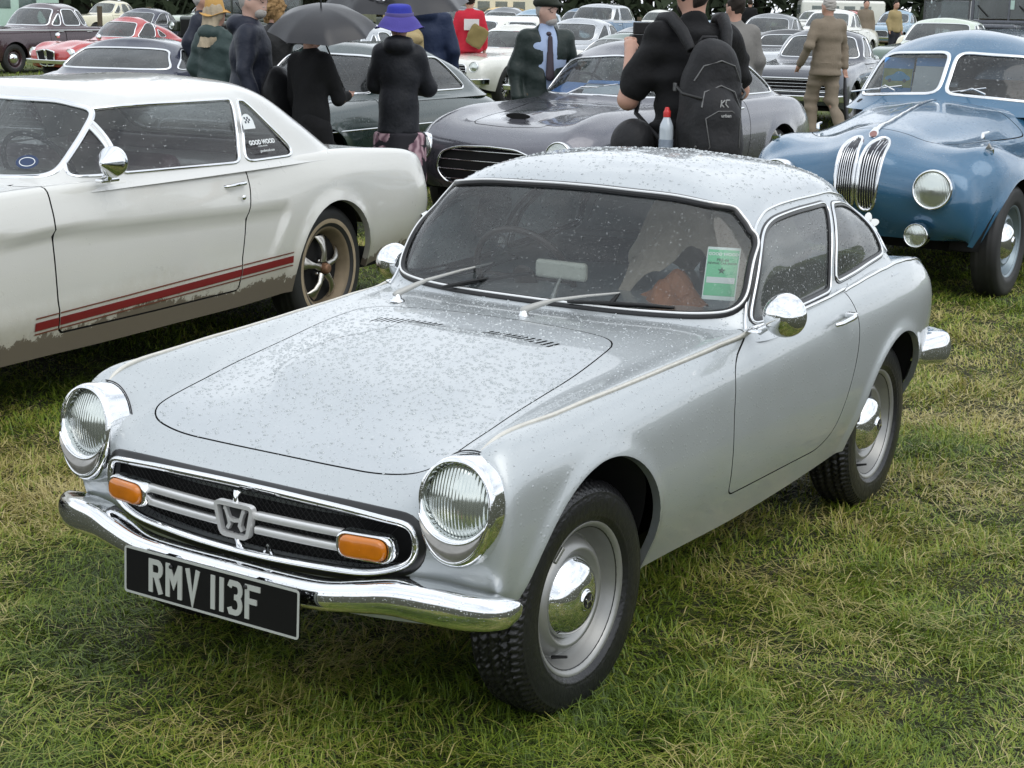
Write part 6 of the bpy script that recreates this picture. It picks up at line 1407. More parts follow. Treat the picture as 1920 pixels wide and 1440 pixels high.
sp = style('notch', .76, 1.46, 2.4, .7, .8, .92, .97, PC['grey'], doors=2, res=.07, rnd=1.9); park(sp, (-34.0, -22.3, 0), 'grey round-topped saloon behind the cap of the man in red overalls', z=.06)
sp = style('notch', .76, 1.36, 2.4, .7, .8, .88, .93, PC['silver'], doors=2, res=.07, rnd=1.2); park(sp, (-23.2, -13.7, -3), 'silver saloon between the white sports coupe and the light blue round-topped saloon', z=.03)
# far row beyond the fence
far = [('notch', 'yellow', (-48.2, -34.6), 'yellow saloon in the far row left of the man in red overalls'), ('estate', 'yellow', (-52.5, -34.3), 'yellow estate car in the far row above the white sports coupe'), ('notch', 'yellow', (-43.0, -40.0), 'yellow saloon in the far row above the bearded man'),
       ('estate', 'coral', (-55.5, -20.6), 'coral red estate car beyond the post fence'), ('estate', 'white', (-64.0, -23.4), 'white estate car behind the coral red one'), ('notch', 'lblue', (-57.0, -19.0), 'pale blue saloon beyond the fence, right of the coral red estate'),
       ('notch', 'silver', (-66, -19.5), 'silver saloon in the far row above the tan suit'), ('notch', 'white', (-61.0, -31.5), 'white saloon in the far row above the limousine'), ('notch', 'lblue', (-63.5, -28.8), 'light blue saloon in the far row right of the limousine roof'),
       ('notch', 'silver', (-60.0, -34.5), 'silver saloon in the far row left of the limousine'), ('estate', 'white', (-66.5, -26.2), 'white estate car in the far row near the photographer\'s head'), ('notch', 'pgreen', (-46.0, -44.5), 'pale green saloon in the far row behind the umbrella'),
       ('notch', 'cream', (-39.0, -43.0), 'cream saloon in the far row near the olive-green trucks'), ('notch', 'dgrey', (-44.0, -30.5), 'dark grey saloon in the far row under the umbrella edge'), ('notch', 'mblue', (-50.0, -29.2), 'blue saloon in the far row behind the flat cap'), ('notch', 'white', (-40.5, -34.5), 'white saloon in the far row beside the navy jacket hood')]
for i, (k, c_, (x, y), lb) in enumerate(far):
    sp = style(k, .78, 1.42, 2.5, .75, .9, .90, .95, PC[c_], doors=4, res=.12, rnd=1+.4*(i % 3)); sp['cabin'] = 0; park(sp, (x, y, rng.uniform(-8, 8)), lb, 'cars in the far rows of the car park', z=.25 if y > -.5*abs(x) else .10)
# vintage tourer, canvas-topped jeep, light blue van, olive trucks
def vintage(pose, label, z=0):
    X0, Y0, th = pose; r = thing('vintage_car', label, 'car', (X0, Y0, z), R(th)); B, S = PC['black'], PC['grey']
    add('bonnet', box(-1.3, .25, -.30, .30, .55, 1.12, .10), B, r); add('scuttle', box(-2.9, -1.3, -.58, .58, .55, 1.15, .08), B, r)
    add('cab_roof', box(-2.9, -1.15, -.62, .62, 1.72, 1.80, .05), S, r); add('rear_panel', box(-2.92, -2.86, -.58, .58, 1.1, 1.74, .02), S, r)
    for s in (1, -1):
        add('roof_pillar', box(-1.27, -1.22, s*.56-.025, s*.56+.025, 1.1, 1.74), B, r); add('window_post', box(-2.1, -2.04, s*.58-.02, s*.58+.02, 1.1, 1.74), B, r)
        a = np.linspace(0, math.pi, 16); q = np.stack([.0+.47*np.cos(a), np.full(16, s*.66), .38+.47*np.sin(a)], 1); V = np.stack([q+[0, d, h] for d, h in ((-.12, -.02), (-.06, .02), (.06, .02), (.12, -.02))], 1); add('mudguard', grid(V), PC['cream'], r)
        for x in (0, -2.6):
            w_ = add('wheel', dirfix(lathe([(.20, .03), (.30, .05), (.38, .03), (.38, -.03), (.30, -.05), (.2, -.04)], 'y', 28, (x, s*.66, .38))) if s > 0 else lathe([(.20, .03), (.30, .05), (.38, .03), (.38, -.03), (.30, -.05), (.2, -.04)], 'y', 28, (x, s*.66, .38)), RUBBER, r); add('hub', lathe([(0.0001, s*.06), (.2, s*.05), (.22, 0)], 'y', 20, (x, s*.66, .38)), PC['cream'], w_)
        lamp_round(r, (.30, s*.40, .92), .12, .10)
    add('radiator', box(.25, .31, -.26, .26, .55, 1.15, .03), CHROME, r); add('windscreen', box(-1.245, -1.235, -.54, .54, 1.14, 1.70), FARGL, r); add('bumper_bar', box(.55, .58, -.7, .7, .42, .47, .01), CHROME, r)
    return r
vintage((-36.2, -10.4, 3), 'vintage black car with cream mudguards and a big round headlamp, behind the off-white saloon', .22)
def jeep(pose, label, body_m, canvas, z=0, name='military_truck', glassy=True, spare=False):
    X0, Y0, th = pose; r = thing(name, label, 'truck', (X0, Y0, z), R(th))
    add('body', box(-3.0, -.95, -.80, .80, .55, 1.18, .05), body_m, r); add('bonnet', box(-.95, .35, -.48, .48, .65, 1.10, .06), body_m, r)
    add('grille_panel', box(.35, .40, -.36, .36, .60, 1.02, .015), DARK, r); add('front_bumper', box(.60, .68, -.78, .78, .45, .58, .02), body_m, r)
    for s in (1, -1):
        add('front_wing', box(-.75, .45, s*.64-.17, s*.64+.17, .72, .98, .05), body_m, r); lamp_round(r, (.46, s*.62, .86), .09, .05)
        for x in (0, -2.25): w_ = add('wheel', lathe([(.2, .06), (.22, .11), (.33, .11), (.37, .09), (.37, -.09), (.33, -.11), (.22, -.11)], 'y', 24, (x, s*.62, .37)), RUBBER, r); add('hub', lathe([(.0001, s*.08), (.12, s*.08), (.2, s*.05)], 'y', 16, (x, s*.62, .37)), body_m, w_)
        add('screen_post', box(-1.02, -.97, s*.74-.025, s*.74+.025, 1.15, 1.74), body_m, r)
    add('windscreen', box(-1.0, -.99, -.72, .72, 1.20, 1.72), FARGL, r); add('screen_rail', box(-1.03, -.96, -.77, .77, 1.73, 1.79, .01), body_m, r); add('screen_bar', box(-1.02, -.97, -.02, .02, 1.16, 1.74), body_m, r)
    n = 26; xs_ = np.linspace(-3.05, -1.02, n); ys_ = np.linspace(-.80, .80, 22); Xc, Yc = np.meshgrid(xs_, ys_, indexing='ij'); Zc = 1.86-.10*(Yc/.8)**6*1.0-.03*np.abs(np.sin((Xc+1)*3.2))+.008*np.sin(Yc*23+Xc*9)
    add('canvas_roof', grid(np.stack([Xc, Yc, Zc], -1)), canvas, r)
    for s in (1, -1):
        zz = np.linspace(1.12, 1.78, 14); Xs, Zs = np.meshgrid(np.linspace(-3.05, -1.75, 26), zz, indexing='ij'); Ys = s*(.80+.02*np.sin(Xs*17+Zs*4)+.012*np.sin(Xs*41)); g = grid(np.stack([Xs, Ys, Zs], -1)); add('canvas_side', g, canvas, r)
    add('canvas_back', box(-3.08, -3.04, -.78, .78, 1.1, 1.80, .015), canvas, r)
    if spare: add('spare_wheel', lathe([(.2, .06), (.33, .11), (.37, .09), (.37, -.09), (.33, -.11), (.22, -.11)], 'y', 24).tr(rot=rot_x(R(90)), loc=(-.3, 0, 1.17)), RUBBER, r)
    for s in (1, -1): add('wiper', tube([(-.955, s*.42, 1.24), (-.95, s*.42-.22, 1.46)], .012, 5), DARK, r)
    return r
CANV = cloth('canvas_tan', (.33, .26, .14), (.40, .33, .19), 60); CANG = cloth('canvas_olive', (.12, .13, .09), (.17, .17, .11), 60)
jr = jeep((-29.5, -6.95, 2), 'olive military truck with a tan canvas tilt, behind the pale green-roofed saloon', PC['dgrey'], CANV, .34)
for (y, z_, w_, h_, m_) in ((.05, 1.48, .10, .18, 'mint'), (.38, 1.62, .18, .12, 'white'), (.52, 1.50, .12, .12, 'coral')): add('window_card', box(-.985, -.975, y-w_/2, y+w_/2, z_-h_/2, z_+h_/2), PC[m_], jr)
jeep((-21.5, -19.7, -8), 'olive green military truck with split windscreen, behind the red coupe', PC['army'], CANG, .12)
jeep((-27.5, -26.3, -6), 'second olive truck with a spare wheel on its bonnet, further back on the left', PC['army'], CANG, .12, spare=True)
jeep((-29.5, -24.3, -3), 'canvas-covered tan truck behind the man in the dark coat', PC['army'], CANV, .10)
sp = style('notch', .78, 1.50, 2.4, .6, .6, 1.0, 1.02, PC['lblue'], doors=2, res=.07, rnd=2.0); park(sp, (-27.5, -4.9, -6), 'pale blue small car at the right edge behind the blue saloon', z=.22)
def van(pose, label, m_, z=0):
    X0, Y0, th = pose; r = thing('van', label, 'van', (X0, Y0, z), R(th)); add('body', box(-3.6, .5, -.82, .82, .38, 1.95, .16), m_, r)
    add('windscreen', box(.46, .512, -.66, .66, 1.25, 1.72, .02), FARGL, r)
    for k in range(4): 
        for s in (1, -1): add('side_window', box(-.55-k*.78, -.02-k*.78, s*.822-.005, s*.822+.005, 1.25, 1.68, .004), FARGL, r)
    for s in (1, -1):
        for x in (0, -2.6): add('wheel', lathe([(.0001, s*.07), (.18, s*.07), (.22, s*.1), (.31, s*.09), (.31, -.08*s)], 'y', 20, (x, s*.74, .32)), RUBBER, r)
        lamp_round(r, (.51, s*.55, .85), .09, .03)
    return r
van((-30.5, -40.2, -35), 'mint green delivery van at the far left', PC['mint'], 0)
van((-73.0, -28.6, -60), 'white camper van in the far row beyond the fence', PC['white'], .2)
van((-54.0, -36.8, -40), 'cream van in the far row above the man in red overalls', PC['cream'], .1)
# far fence: posts and rails
fence_m = P('weathered_wood', (.10, .075, .05), .85, vary=.4, bump=.5, bscale=30)
fpts = np.array([(-29, -40.5), (-38, -34), (-46, -28), (-50.5, -22.5), (-51.5, -17), (-50, -12)]); fd = np.concatenate([[0], np.cumsum(np.linalg.norm(np.diff(fpts, axis=0), axis=1))]); fn_ = int(fd[-1]/1.5)
fr_ = thing('wooden_fence', 'weathered post-and-rail fence across the far field', 'fence')
fq = np.stack([np.interp(np.linspace(0, fd[-1], fn_), fd, fpts[:, i]) for i in (0, 1)], 1)
post = None
for k, (x, y) in enumerate(fq):
    h = 1.15+.12*rng.random(); me = add('post', box(-.06, .06, -.06, .06, -.1, h, .012).tr(rot=rot_z(rng.uniform(-.4, .4)), loc=(x, y, .1)), fence_m, fr_)
for k in range(0, fn_-1):
    for z_ in (.55, .95):
        if (k // 3) % 2 == 1 and z_ > .9: continue
        a, b_ = fq[k], fq[k+1]; add('rail', tube([(a[0], a[1], z_+.1), (b_[0], b_[1], z_+.08)], .035, 4), fence_m, fr_)
tall = []
P3 = np.stack([np.interp(rng.random(9000), np.linspace(0, 1, len(fpts)), fpts[:, i]) for i in (0, 1)], 1)+rng.normal(0, .5, (9000, 2)); P3 = np.c_[P3, np.zeros(9000)]
t_ = rng.random(9000); P3[:, 0] = np.interp(t_*fd[-1], fd, fpts[:, 0])+rng.normal(0, .5, 9000); P3[:, 1] = np.interp(t_*fd[-1], fd, fpts[:, 1])+rng.normal(0, .5, 9000)
grass('long_dry_grass', P3, rng.uniform(.25, .7, 9000), rng.uniform(.015, .04, 9000), rng.uniform(.0, .5, 9000), palette(P3[:, 0], P3[:, 1], 9000, 1.6))
# distant tree line
TR = P('distant_foliage', (.022, .034, .014), .9, vary=.5, vscale=.35); BK = P('bark', (.05, .04, .03), .9, vary=.3)
def tree_proto(seed):
    r_ = np.random.default_rng(seed); n = 6000; cl = r_.normal(0, 1, (12, 3))*[2.3, 2.3, 2.0]+[0, 0, 6.6]; k = r_.integers(0, 12, n)
    p = cl[k]+r_.normal(0, 1, (n, 3))*[1.2, 1.2, 1.0]; a, b_ = r_.normal(0, 1, (n, 3)), r_.normal(0, 1, (n, 3)); s = r_.uniform(.10, .26, n)[:, None]
    a /= np.linalg.norm(a, axis=1, keepdims=True); b_ /= np.linalg.norm(b_, axis=1, keepdims=True); V = np.stack([p-a*s, p+b_*s, p+a*s], 1).reshape(-1, 3)
    crown = mkmesh('crown', M(V, np.arange(3*n).reshape(-1, 3)), TR, False)
    tr = join([tube([(0, 0, -.3), (.1, 0, 3), (0, .1, 6.5)], [.38, .26, .12], 8)]+[tube([(0, 0, 3.2), tuple(cl[i]*.6+[0, 0, 2.3]), tuple(cl[i])], [.14, .09, .04], 5) for i in range(6)])
    return crown, mkmesh('trunk', tr, BK)
protos = [tree_proto(s) for s in (1, 2, 3)]
ti = 0
for k in range(110):
    a = YAW+R(-24+48*(k*.618 % 1)+rng.uniform(-.5, .5)); d = rng.uniform(92, 130); x, y = CAMP[0]+d*math.cos(a), CAMP[1]+d*math.sin(a); cr_, tk_ = protos[k % 3]
    o = thing('tree', 'dark leafy tree in the distant tree line', 'tree', (x, y, 0), rng.uniform(0, 6), 'trees along the far edge of the field'); s = rng.uniform(.8, 1.35); o.scale = (s, s, s)
    for nm, me in (('crown', cr_), ('trunk', tk_)): c = bpy.data.objects.new(nm, me); COL.objects.link(c); c.parent = o
n = 14000; a = YAW+rng.uniform(-R(26), R(26), n); d = rng.uniform(86, 96, n); P4 = np.stack([CAMP[0]+d*np.cos(a), CAMP[1]+d*np.sin(a), rng.random(n)**1.3*5.5], 1); A_, B_ = rng.normal(0, 1, (n, 3)), rng.normal(0, 1, (n, 3)); s = rng.uniform(.3, .8, n)[:, None]
V = np.stack([P4-A_*s*.5, P4+B_*s*.5, P4+A_*s*.5], 1).reshape(-1, 3); hd = add('hedge', M(V, np.arange(3*n).reshape(-1, 3)), TR, smooth=False, kind='stuff')
# ================================================================== people: signed-distance figures
import zlib
crc_ = lambda s: zlib.crc32(s.encode())
def surface_nets(fn, lo, hi, h):
    lo, hi = np.array(lo, float), np.array(hi, float); n = np.ceil((hi-lo)/h).astype(int)+1
    ax_ = [lo[i]+h*np.arange(n[i]) for i in range(3)]; X, Y, Z = np.meshgrid(*ax_, indexing='ij'); D = fn(X, Y, Z); S = D < 0
    c = np.zeros(tuple(n-1)); acc = np.zeros(tuple(n-1)+(3,)); 
    for a in range(3):
        sl0 = [slice(None)]*3; sl1 = [slice(None)]*3; sl0[a] = slice(0, -1); sl1[a] = slice(1, None); A, B = D[tuple(sl0)], D[tuple(sl1)]; cr = (A < 0) != (B < 0)
        with np.errstate(divide='ignore', invalid='ignore'): t = np.where(cr, A/(A-B), 0)
        o = [i for i in range(3) if i != a]
        for d1 in (0, 1):
            for d2 in (0, 1):
                s = [slice(None)]*3; s[o[0]] = slice(d1, n[o[0]]-1+d1); s[o[1]] = slice(d2, n[o[1]]-1+d2); q = cr[tuple(s)]; tt = t[tuple(s)]
                c += q; p = [0, 0, 0]; p[o[0]] = d1; p[o[1]] = d2
                for k in range(3): acc[..., k] += q*(tt if k == a else p[k])
    act = c > 0; idx = -np.ones(c.shape, int); idx[act] = np.arange(act.sum()); ijk = np.argwhere(act); V = lo+h*(ijk+acc[act]/c[act][:, None]); F = []
    for a in range(3):
        o = [(1, 2), (2, 0), (0, 1)][a]; sl0 = [slice(None)]*3; sl1 = [slice(None)]*3; sl0[a] = slice(0, -1); sl1[a] = slice(1, None); A, B = S[tuple(sl0)], S[tuple(sl1)]; cr = np.argwhere(A != B)
        cr = cr[(cr[:, o[0]] > 0) & (cr[:, o[1]] > 0) & (cr[:, o[0]] < n[o[0]]-1) & (cr[:, o[1]] < n[o[1]]-1)]
        e1, e2 = np.eye(3, dtype=int)[o[0]], np.eye(3, dtype=int)[o[1]]; q = [idx[tuple((cr-d).T)] for d in (0*e1, e1, e1+e2, e2)]
        fl = A[tuple(cr.T)]; q = np.stack(q, 1); q = np.where(fl[:, None], q, q[:, ::-1]); q = q[(q >= 0).all(1)]; F += [q[:, [0, 1, 2]], q[:, [0, 2, 3]]]
    F = np.concatenate(F); m = M(V, F)
    for _ in range(2):
        Vn = np.zeros_like(m.V); cn = np.zeros(len(m.V))
        for i in range(3): np.add.at(Vn, F[:, i], m.V[F[:, (i+1) % 3]]); np.add.at(cn, F[:, i], 1)
        m = M(m.V*.6+.4*Vn/np.maximum(cn, 1)[:, None], F)
    ctr = m.V.mean(0); 
    g = (fn(*(m.V+m.N*h*.7).T)-fn(*(m.V-m.N*h*.7).T)).mean()
    return m if g > 0 else flipm(m)
def cap(a, b, r1, r2=None, sq=(1, 1, 1)):
    a, b = np.array(a, float), np.array(b, float); r2 = r1 if r2 is None else r2; sq = np.array(sq, float)
    def f(X, Y, Z):
        px, py, pz = X-a[0], Y-a[1], Z-a[2]; d = b-a; t = np.clip((px*d[0]+py*d[1]+pz*d[2])/((d**2).sum()+1e-12), 0, 1)
        return np.sqrt(((px-t*d[0])/sq[0])**2+((py-t*d[1])/sq[1])**2+((pz-t*d[2])/sq[2])**2)-(r1+(r2-r1)*t)
    return f
def ell(c, r):
    c, r = np.array(c, float), np.array(r, float)
    def f(X, Y, Z):
        q = np.sqrt(((X-c[0])/r[0])**2+((Y-c[1])/r[1])**2+((Z-c[2])/r[2])**2); return (q-1)*r.min()
    return f
def uni(fs, k=.04):
    def f(X, Y, Z):
        d = None
        for g in fs:
            e = g(X, Y, Z)
            if d is None: d = e
            else: h = np.clip(.5+.5*(e-d)/k, 0, 1); d = e*(1-h)+d*h-k*h*(1-h)
        return d
    return f
def bbox(pts, m): p = np.array(pts); return p.min(0)-m, p.max(0)+m
SKIN = P('skin', (.46, .26, .19), .5, vary=.12, vscale=9); SKIN2 = P('skin_pale', (.52, .33, .26), .5, vary=.15, vscale=12)
CM = dict(black=cloth('black_cotton', (.006, .006, .007), (.012, .012, .013)), bjack=cloth('black_shell', (.007, .008, .011), (.016, .017, .022), rough=.55), navy=cloth('navy_shell', (.010, .013, .024), (.022, .026, .042), rough=.5), navyb=cloth('navy_blue', (.010, .018, .045), (.018, .030, .070), rough=.6),
          green=cloth('dark_green_wax', (.012, .020, .018), (.025, .036, .032), rough=.4), teal=cloth('grey_green', (.030, .050, .048), (.050, .075, .072), rough=.55), red=cloth('red_overall', (.42, .012, .030), (.52, .03, .05)), tan=cloth('tan_suit', (.155, .125, .092), (.20, .165, .125), weave=90), tweed=cloth('grey_tweed', (.13, .125, .115), (.20, .19, .18), weave=70),
          leather=cloth('black_leather', (.010, .010, .010), (.02, .02, .02), rough=.35), khaki=cloth('khaki_canvas', (.30, .23, .11), (.38, .30, .16)), olive=cloth('olive_canvas', (.16, .125, .045), (.22, .17, .07)), ybrim=cloth('mustard_felt', (.50, .29, .09), (.58, .35, .12), bump=.15), purple=cloth('purple_felt', (.055, .045, .22), (.09, .075, .32), bump=.2), blueh=cloth('blue_crown', (.03, .035, .28), (.04, .05, .36), bump=.2),
          shirt=cloth('blue_shirt', (.30, .38, .55), (.36, .44, .60), bump=.2), jeans=cloth('dark_trousers', (.02, .022, .03), (.035, .037, .045)), brown=cloth('brown_tweed', (.06, .045, .028), (.09, .07, .045), weave=60), hgrey=cloth('grey_hair', (.30, .28, .26), (.45, .43, .40), 200), hdark=cloth('dark_hair', (.012, .009, .007), (.03, .022, .016), 200), hblond=cloth('blond_hair', (.30, .24, .16), (.45, .38, .28), 200), hginger=cloth('curly_hair', (.20, .12, .05), (.32, .20, .09), 150), cap_=cloth('dark_cap', (.014, .018, .013), (.03, .034, .025), weave=80), bag=cloth('black_bag', (.010, .010, .011), (.016, .016, .018), rough=.4, bump=.15))
def folds(seed, amp):
    r_ = np.random.default_rng(seed); W_ = r_.normal(0, 1, (5, 3))*[12, 12, 17]; ph = r_.uniform(0, 6, 5)
    def f(X, Y, Z):
        s = 0; w_ = .35*np.sin(5*Z+3*X+ph[0])
        for k in range(5): s = s+np.sin(W_[k, 0]*X+W_[k, 1]*Y+W_[k, 2]*Z*(1.4)+ph[k]+w_*5)
        return amp*1.7*np.sign(s)*np.abs(s/2.2)**1.3
    return f
def rel(Hs, yaw, loc):
    c, s = math.cos(yaw), math.sin(yaw)
    return lambda p: np.array([p[0], p[1], p[2]])*Hs
def person(label, loc, yaw, Hm, top, legs=CM['jeans'], hat=None, hair=None, arms=None, lg=None, sleeve='long', hem=.86, skirt=None, head_yaw=0, head_tilt=0, build=1.0, skin=SKIN, res=.014, beard=None, glasses=False, hood=False, collar=None, tie=False, fold=.004, legs_on=True, group=None):
    k = Hm/1.75; root = thing('person', label, 'person', (loc[0], loc[1], loc[2] if len(loc) > 2 else 0), yaw, group); b_ = build
    arms = arms or [((-.02, .225*b_, 1.16), (.06, .225*b_, .92)), ((-.02, -.225*b_, 1.16), (.06, -.225*b_, .92))]; lg = lg or [((.03, .10, .50), (-.02, .11, .08)), ((.03, -.10, .50), (-.02, -.11, .08))]
    S = [(0, .155*b_, 1.42), (0, -.155*b_, 1.42)]; hd = (.025, 0, 1.635)
    sc_ = lambda f: (lambda X, Y, Z: f(X/k, Y/k, Z/k)*k)
    torso = [cap((0, 0, 1.30), (0, 0, 1.04), .138*b_, .113*b_, (.70, 1, 1)), cap((0, .11*b_, 1.375), (0, -.11*b_, 1.375), .070, .070, (.90, 1, 1)), ell((-.01, 0, .95), (.095*b_, .138*b_, .12))]
    limbs = []
    for (e, w_), s in zip(arms, S): limbs += [cap(s, e, .052, .042), cap(e, w_, .041, .027)]
    for (kn, an), y in zip(lg, (.085, -.085)): limbs += [cap((0, y*.85*b_, .86), kn, .070*b_, .050), cap(kn, an, .056, .038), cap(an, (an[0]+.10, an[1]+(.02 if y > 0 else -.02), .035+an[2]-.08), .040, .032)]
    cy, sy = math.cos(head_yaw), math.sin(head_yaw); hp = lambda x, y, z: (hd[0]+x*cy-y*sy, hd[1]+x*sy+y*cy, hd[2]+z)
    head = [ell(hd, (.092, .076, .112)), cap((-.005, 0, 1.44), (.0, 0, 1.56), .058, .052), ell(hp(.035, 0, -.058), (.055, .050, .055)), ell(hp(.083, 0, -.008), (.020, .012, .024)), ell(hp(.074, 0, .022), (.018, .045, .010)), ell(hp(-.005, .077, -.008), (.020, .011, .030)), ell(hp(-.005, -.077, -.008), (.020, .011, .030)), ell(hp(.078, 0, -.052), (.012, .024, .007))]
    hands = []
    for (e, w_), sg in zip(arms, (1, -1)):
        e, w_ = np.array(e), np.array(w_); d = (w_-e)/np.linalg.norm(w_-e); sd = np.cross(d, [0, 0, 1.]); sd = sd/(np.linalg.norm(sd)+1e-6) if np.linalg.norm(sd) > .2 else np.array([0, 1., 0]); nn = np.cross(d, sd)
        pm = w_+d*.055; hands.append(cap(w_, pm, .027, .030, (1, 1, 1)))
        for q in range(4):
            o = w_+d*.085+sd*(q-1.5)*.017; f1 = o+d*(.035-.004*abs(q-1.3))+nn*.012*sg; hands += [cap(o-d*.02, f1, .0095, .0085), cap(f1, f1+d*.016+nn*.022*sg, .0085, .007)]
        th = w_+d*.03+sd*.028; hands.append(cap(th, th+d*.035+sd*.014+nn*.012*sg, .011, .008))
    allp = np.array([hd]+S+[p for a in arms for p in a]+[p for l in lg for p in l])*k; lo, hi = bbox(allp, .22*k); lo[2] = max(lo[2], -.02); 
    body = surface_nets(sc_(uni([uni(torso+limbs, .05), uni(head, .018), uni(hands, .006)], .012)), lo, hi, res if res < .016 else .02); add('body', body, skin, root)
    # trousers or skirt
    fo = folds(crc_(label) % 1000, fold)
    if legs_on and not skirt:
        L_ = [ell((-.01, 0, .96), (.135*b_, .175*b_, .13))]
        for (kn, an), y in zip(lg, (.09, -.09)): L_ += [cap((0, y, .90), kn, .105, .078), cap(kn, (an[0]-.01, an[1], an[2]+.01), .077, .066)]
        f = uni(L_, .05); add('trousers', surface_nets(sc_(lambda X, Y, Z: np.maximum(f(X, Y, Z)+fo(X, Y, Z*1.2)*1.6, .065+lg[0][1][2]*0-Z)), (lo[0], lo[1], 0), (hi[0], hi[1], 1.1*k), res*1.2), legs, root)
        for (kn, an) in lg: sh = uni([cap((an[0]-.03, an[1], an[2]-.04), (an[0]+.14, an[1], an[2]-.045), .045, .038), cap((an[0], an[1], an[2]+.02), (an[0], an[1], an[2]-.03), .045)], .03); q = np.array(an)*k; add('shoe', surface_nets(sc_(sh), q-[.13, .09, .12], q+[.23, .09, .09], .012), P('shoe_leather', (.03, .022, .016), .45), root)
    if skirt: f = uni([cap((0, 0, .93), (0, 0, .45), .172, .225, (.84, 1, 1))], .03); add('skirt', surface_nets(sc_(lambda X, Y, Z: np.maximum(np.maximum(f(X, Y, Z)+fo(X, Y, Z*.15)*3, .30-Z), Z-hem-.01)), (-.35, -.35, .2), (.35, .35, 1.1), .014), skirt, root)
    # jacket
    th = .022 if sleeve != 'short' else .014
    T_ = [cap((0, 0, 1.30), (0, 0, 1.04), .158*b_+th, .140*b_+th, (.76, 1, 1)), cap((0, .105*b_, 1.385), (0, -.105*b_, 1.385), .085+th*.6, .085+th*.6, (.9, 1, 1)), cap((0, 0, 1.02), (0, 0, hem-.05), .148*b_+th, .172*b_+th, (.84, 1, 1)), cap((0, 0, 1.42), (0, 0, 1.48), .085, .070)]
    A_ = []
    for (e, w_), s in zip(arms, S):
        e2, w2 = np.array(e, float), np.array(w_, float)
        if sleeve == 'short': q = np.array(s)+(e2-np.array(s))*.78; A_ += [cap(s, q, .074, .075)]
        else: A_ += [cap(s, e, .071, .060), cap(e, e2+(w2-e2)*.97, .058, .047)]
    f = uni([uni(T_, .05)]+A_, .045)
    if hood: hf = uni([ell((-.085, 0, 1.475), (.085, .115, .075)), ell((-.02, .075, 1.50), (.06, .035, .035)), ell((-.02, -.075, 1.50), (.06, .035, .035))], .03)
    def jf(X, Y, Z):
        d = f(X, Y, Z)+fo(X, Y, Z)
        if hood: e = hf(X, Y, Z); h = np.clip(.5+.5*(e-d)/.02, 0, 1); d = e*(1-h)+d*h-.02*h*(1-h)
        return np.maximum(d, hem-Z+.012*np.sin(X*20)*0)
    def jf2(X, Y, Z):
        d = jf(X, Y, Z)
        # forearms may hang below the hem
        for (e, w_), s in zip(arms, S):
            if sleeve != 'short': g = cap(e, np.array(e)+(np.array(w_)-np.array(e))*.97, .060, .050)(X, Y, Z)+fo(X, Y, Z)*.7; d = np.minimum(d, g)
        if collar or tie: d = np.maximum(d, -(np.maximum(abs(Y)-.018-np.clip(Z-.95, 0, .55)*.11, .02-X)))
        return d
    jk = surface_nets(sc_(jf2), lo, (hi[0], hi[1], 1.62*k), res); add('jacket' if sleeve != 'short' else 't_shirt', jk, top, root)
    if collar:
        f3 = uni([cap((0.006, 0, 1.30), (0.006, 0, 1.04), .146*b_+th, .130*b_+th, (.76, 1, 1)), cap((.01, 0, 1.44), (.01, 0, 1.50), .068, .064)], .05); add('shirt', surface_nets(sc_(lambda X, Y, Z: np.maximum(f3(X, Y, Z), .95-Z)), (-.2, -.2, .9), (.25, .2, 1.6), .013), collar, root)
        if tie: add('tie', surface_nets(sc_(uni([cap((.125*b_, 0, 1.42), (.128*b_+.015, 0, 1.10), .022, .040, (.45, 1, 1)), ell((.10, 0, 1.45), (.026, .024, .022))], .01)), (.05, -.1, 1.0), (.22, .1, 1.55), .008), P('dark_tie', (.035, .025, .035), .6, vary=.4, vscale=60), root)
    # hair, beard, hats
    cz = lambda m: m
    def hd_sdf(parts, kk=.02): return sc_(uni(parts, kk))
    hl, hh = (np.array(hd)-.30)*k, (np.array(hd)+.30)*k
    nzf = folds((crc_(label)//7) % 991, .0035); 
    if hair:
        kind, hm = hair
        if kind == 'short': f4 = uni([ell(hp(-.018, 0, .022), (.090, .083, .106))], .02); cutf = lambda X, Y, Z: np.maximum(f4(X, Y, Z)+nzf(X*4, Y*4, Z*4), -np.maximum(((X-hd[0])*cy+(Y-hd[1])*sy)-.030-np.clip(Z-hd[2]-.05, 0, 1)*1.6, (hd[2]+.075)-Z*1.0-0)) if False else np.maximum(f4(X, Y, Z)+nzf(X*4, Y*4, Z*4), ((X-hd[0])*cy+(Y-hd[1])*sy)*.8-(Z-hd[2])*.65-.012)
        elif kind == 'long': f4 = uni([ell(hp(-.025, 0, .01), (.095, .090, .11)), cap(hp(-.05, 0, 0), (-.135, 0, 1.33), .088, .07, (.7, 1, 1))], .04); cutf = lambda X, Y, Z: np.maximum(f4(X, Y, Z)+nzf(X*4, Y*4, Z)*2.2, ((X-hd[0])*cy+(Y-hd[1])*sy)*.8-(Z-hd[2])*.3-.02)
        else: f4 = uni([ell(hp(-.02, 0, .02), (.11, .11, .12))]+[ell(hp(-.03-.03*math.sin(i), .08*math.sin(i*2.4), -.03-.02*i), (.05, .045, .05)) for i in range(5)], .02); cutf = lambda X, Y, Z: np.maximum(f4(X, Y, Z)+nzf(X*6, Y*6, Z*6)*2.5, ((X-hd[0])*cy+(Y-hd[1])*sy)*.8-(Z-hd[2])*.5-.02)
        add('hair', surface_nets(sc_(cutf), hl, hh, .010), hm, root)
    if beard: f5 = uni([ell(hp(.045, 0, -.075), (.050, .056, .045)), ell(hp(.080, 0, -.036), (.014, .036, .009))], .01); add('beard', surface_nets(sc_(lambda X, Y, Z: np.maximum(f5(X, Y, Z), -ell(hp(.092, 0, -.052), (.012, .022, .006))(X, Y, Z))), hl, hh, .009), beard, root)
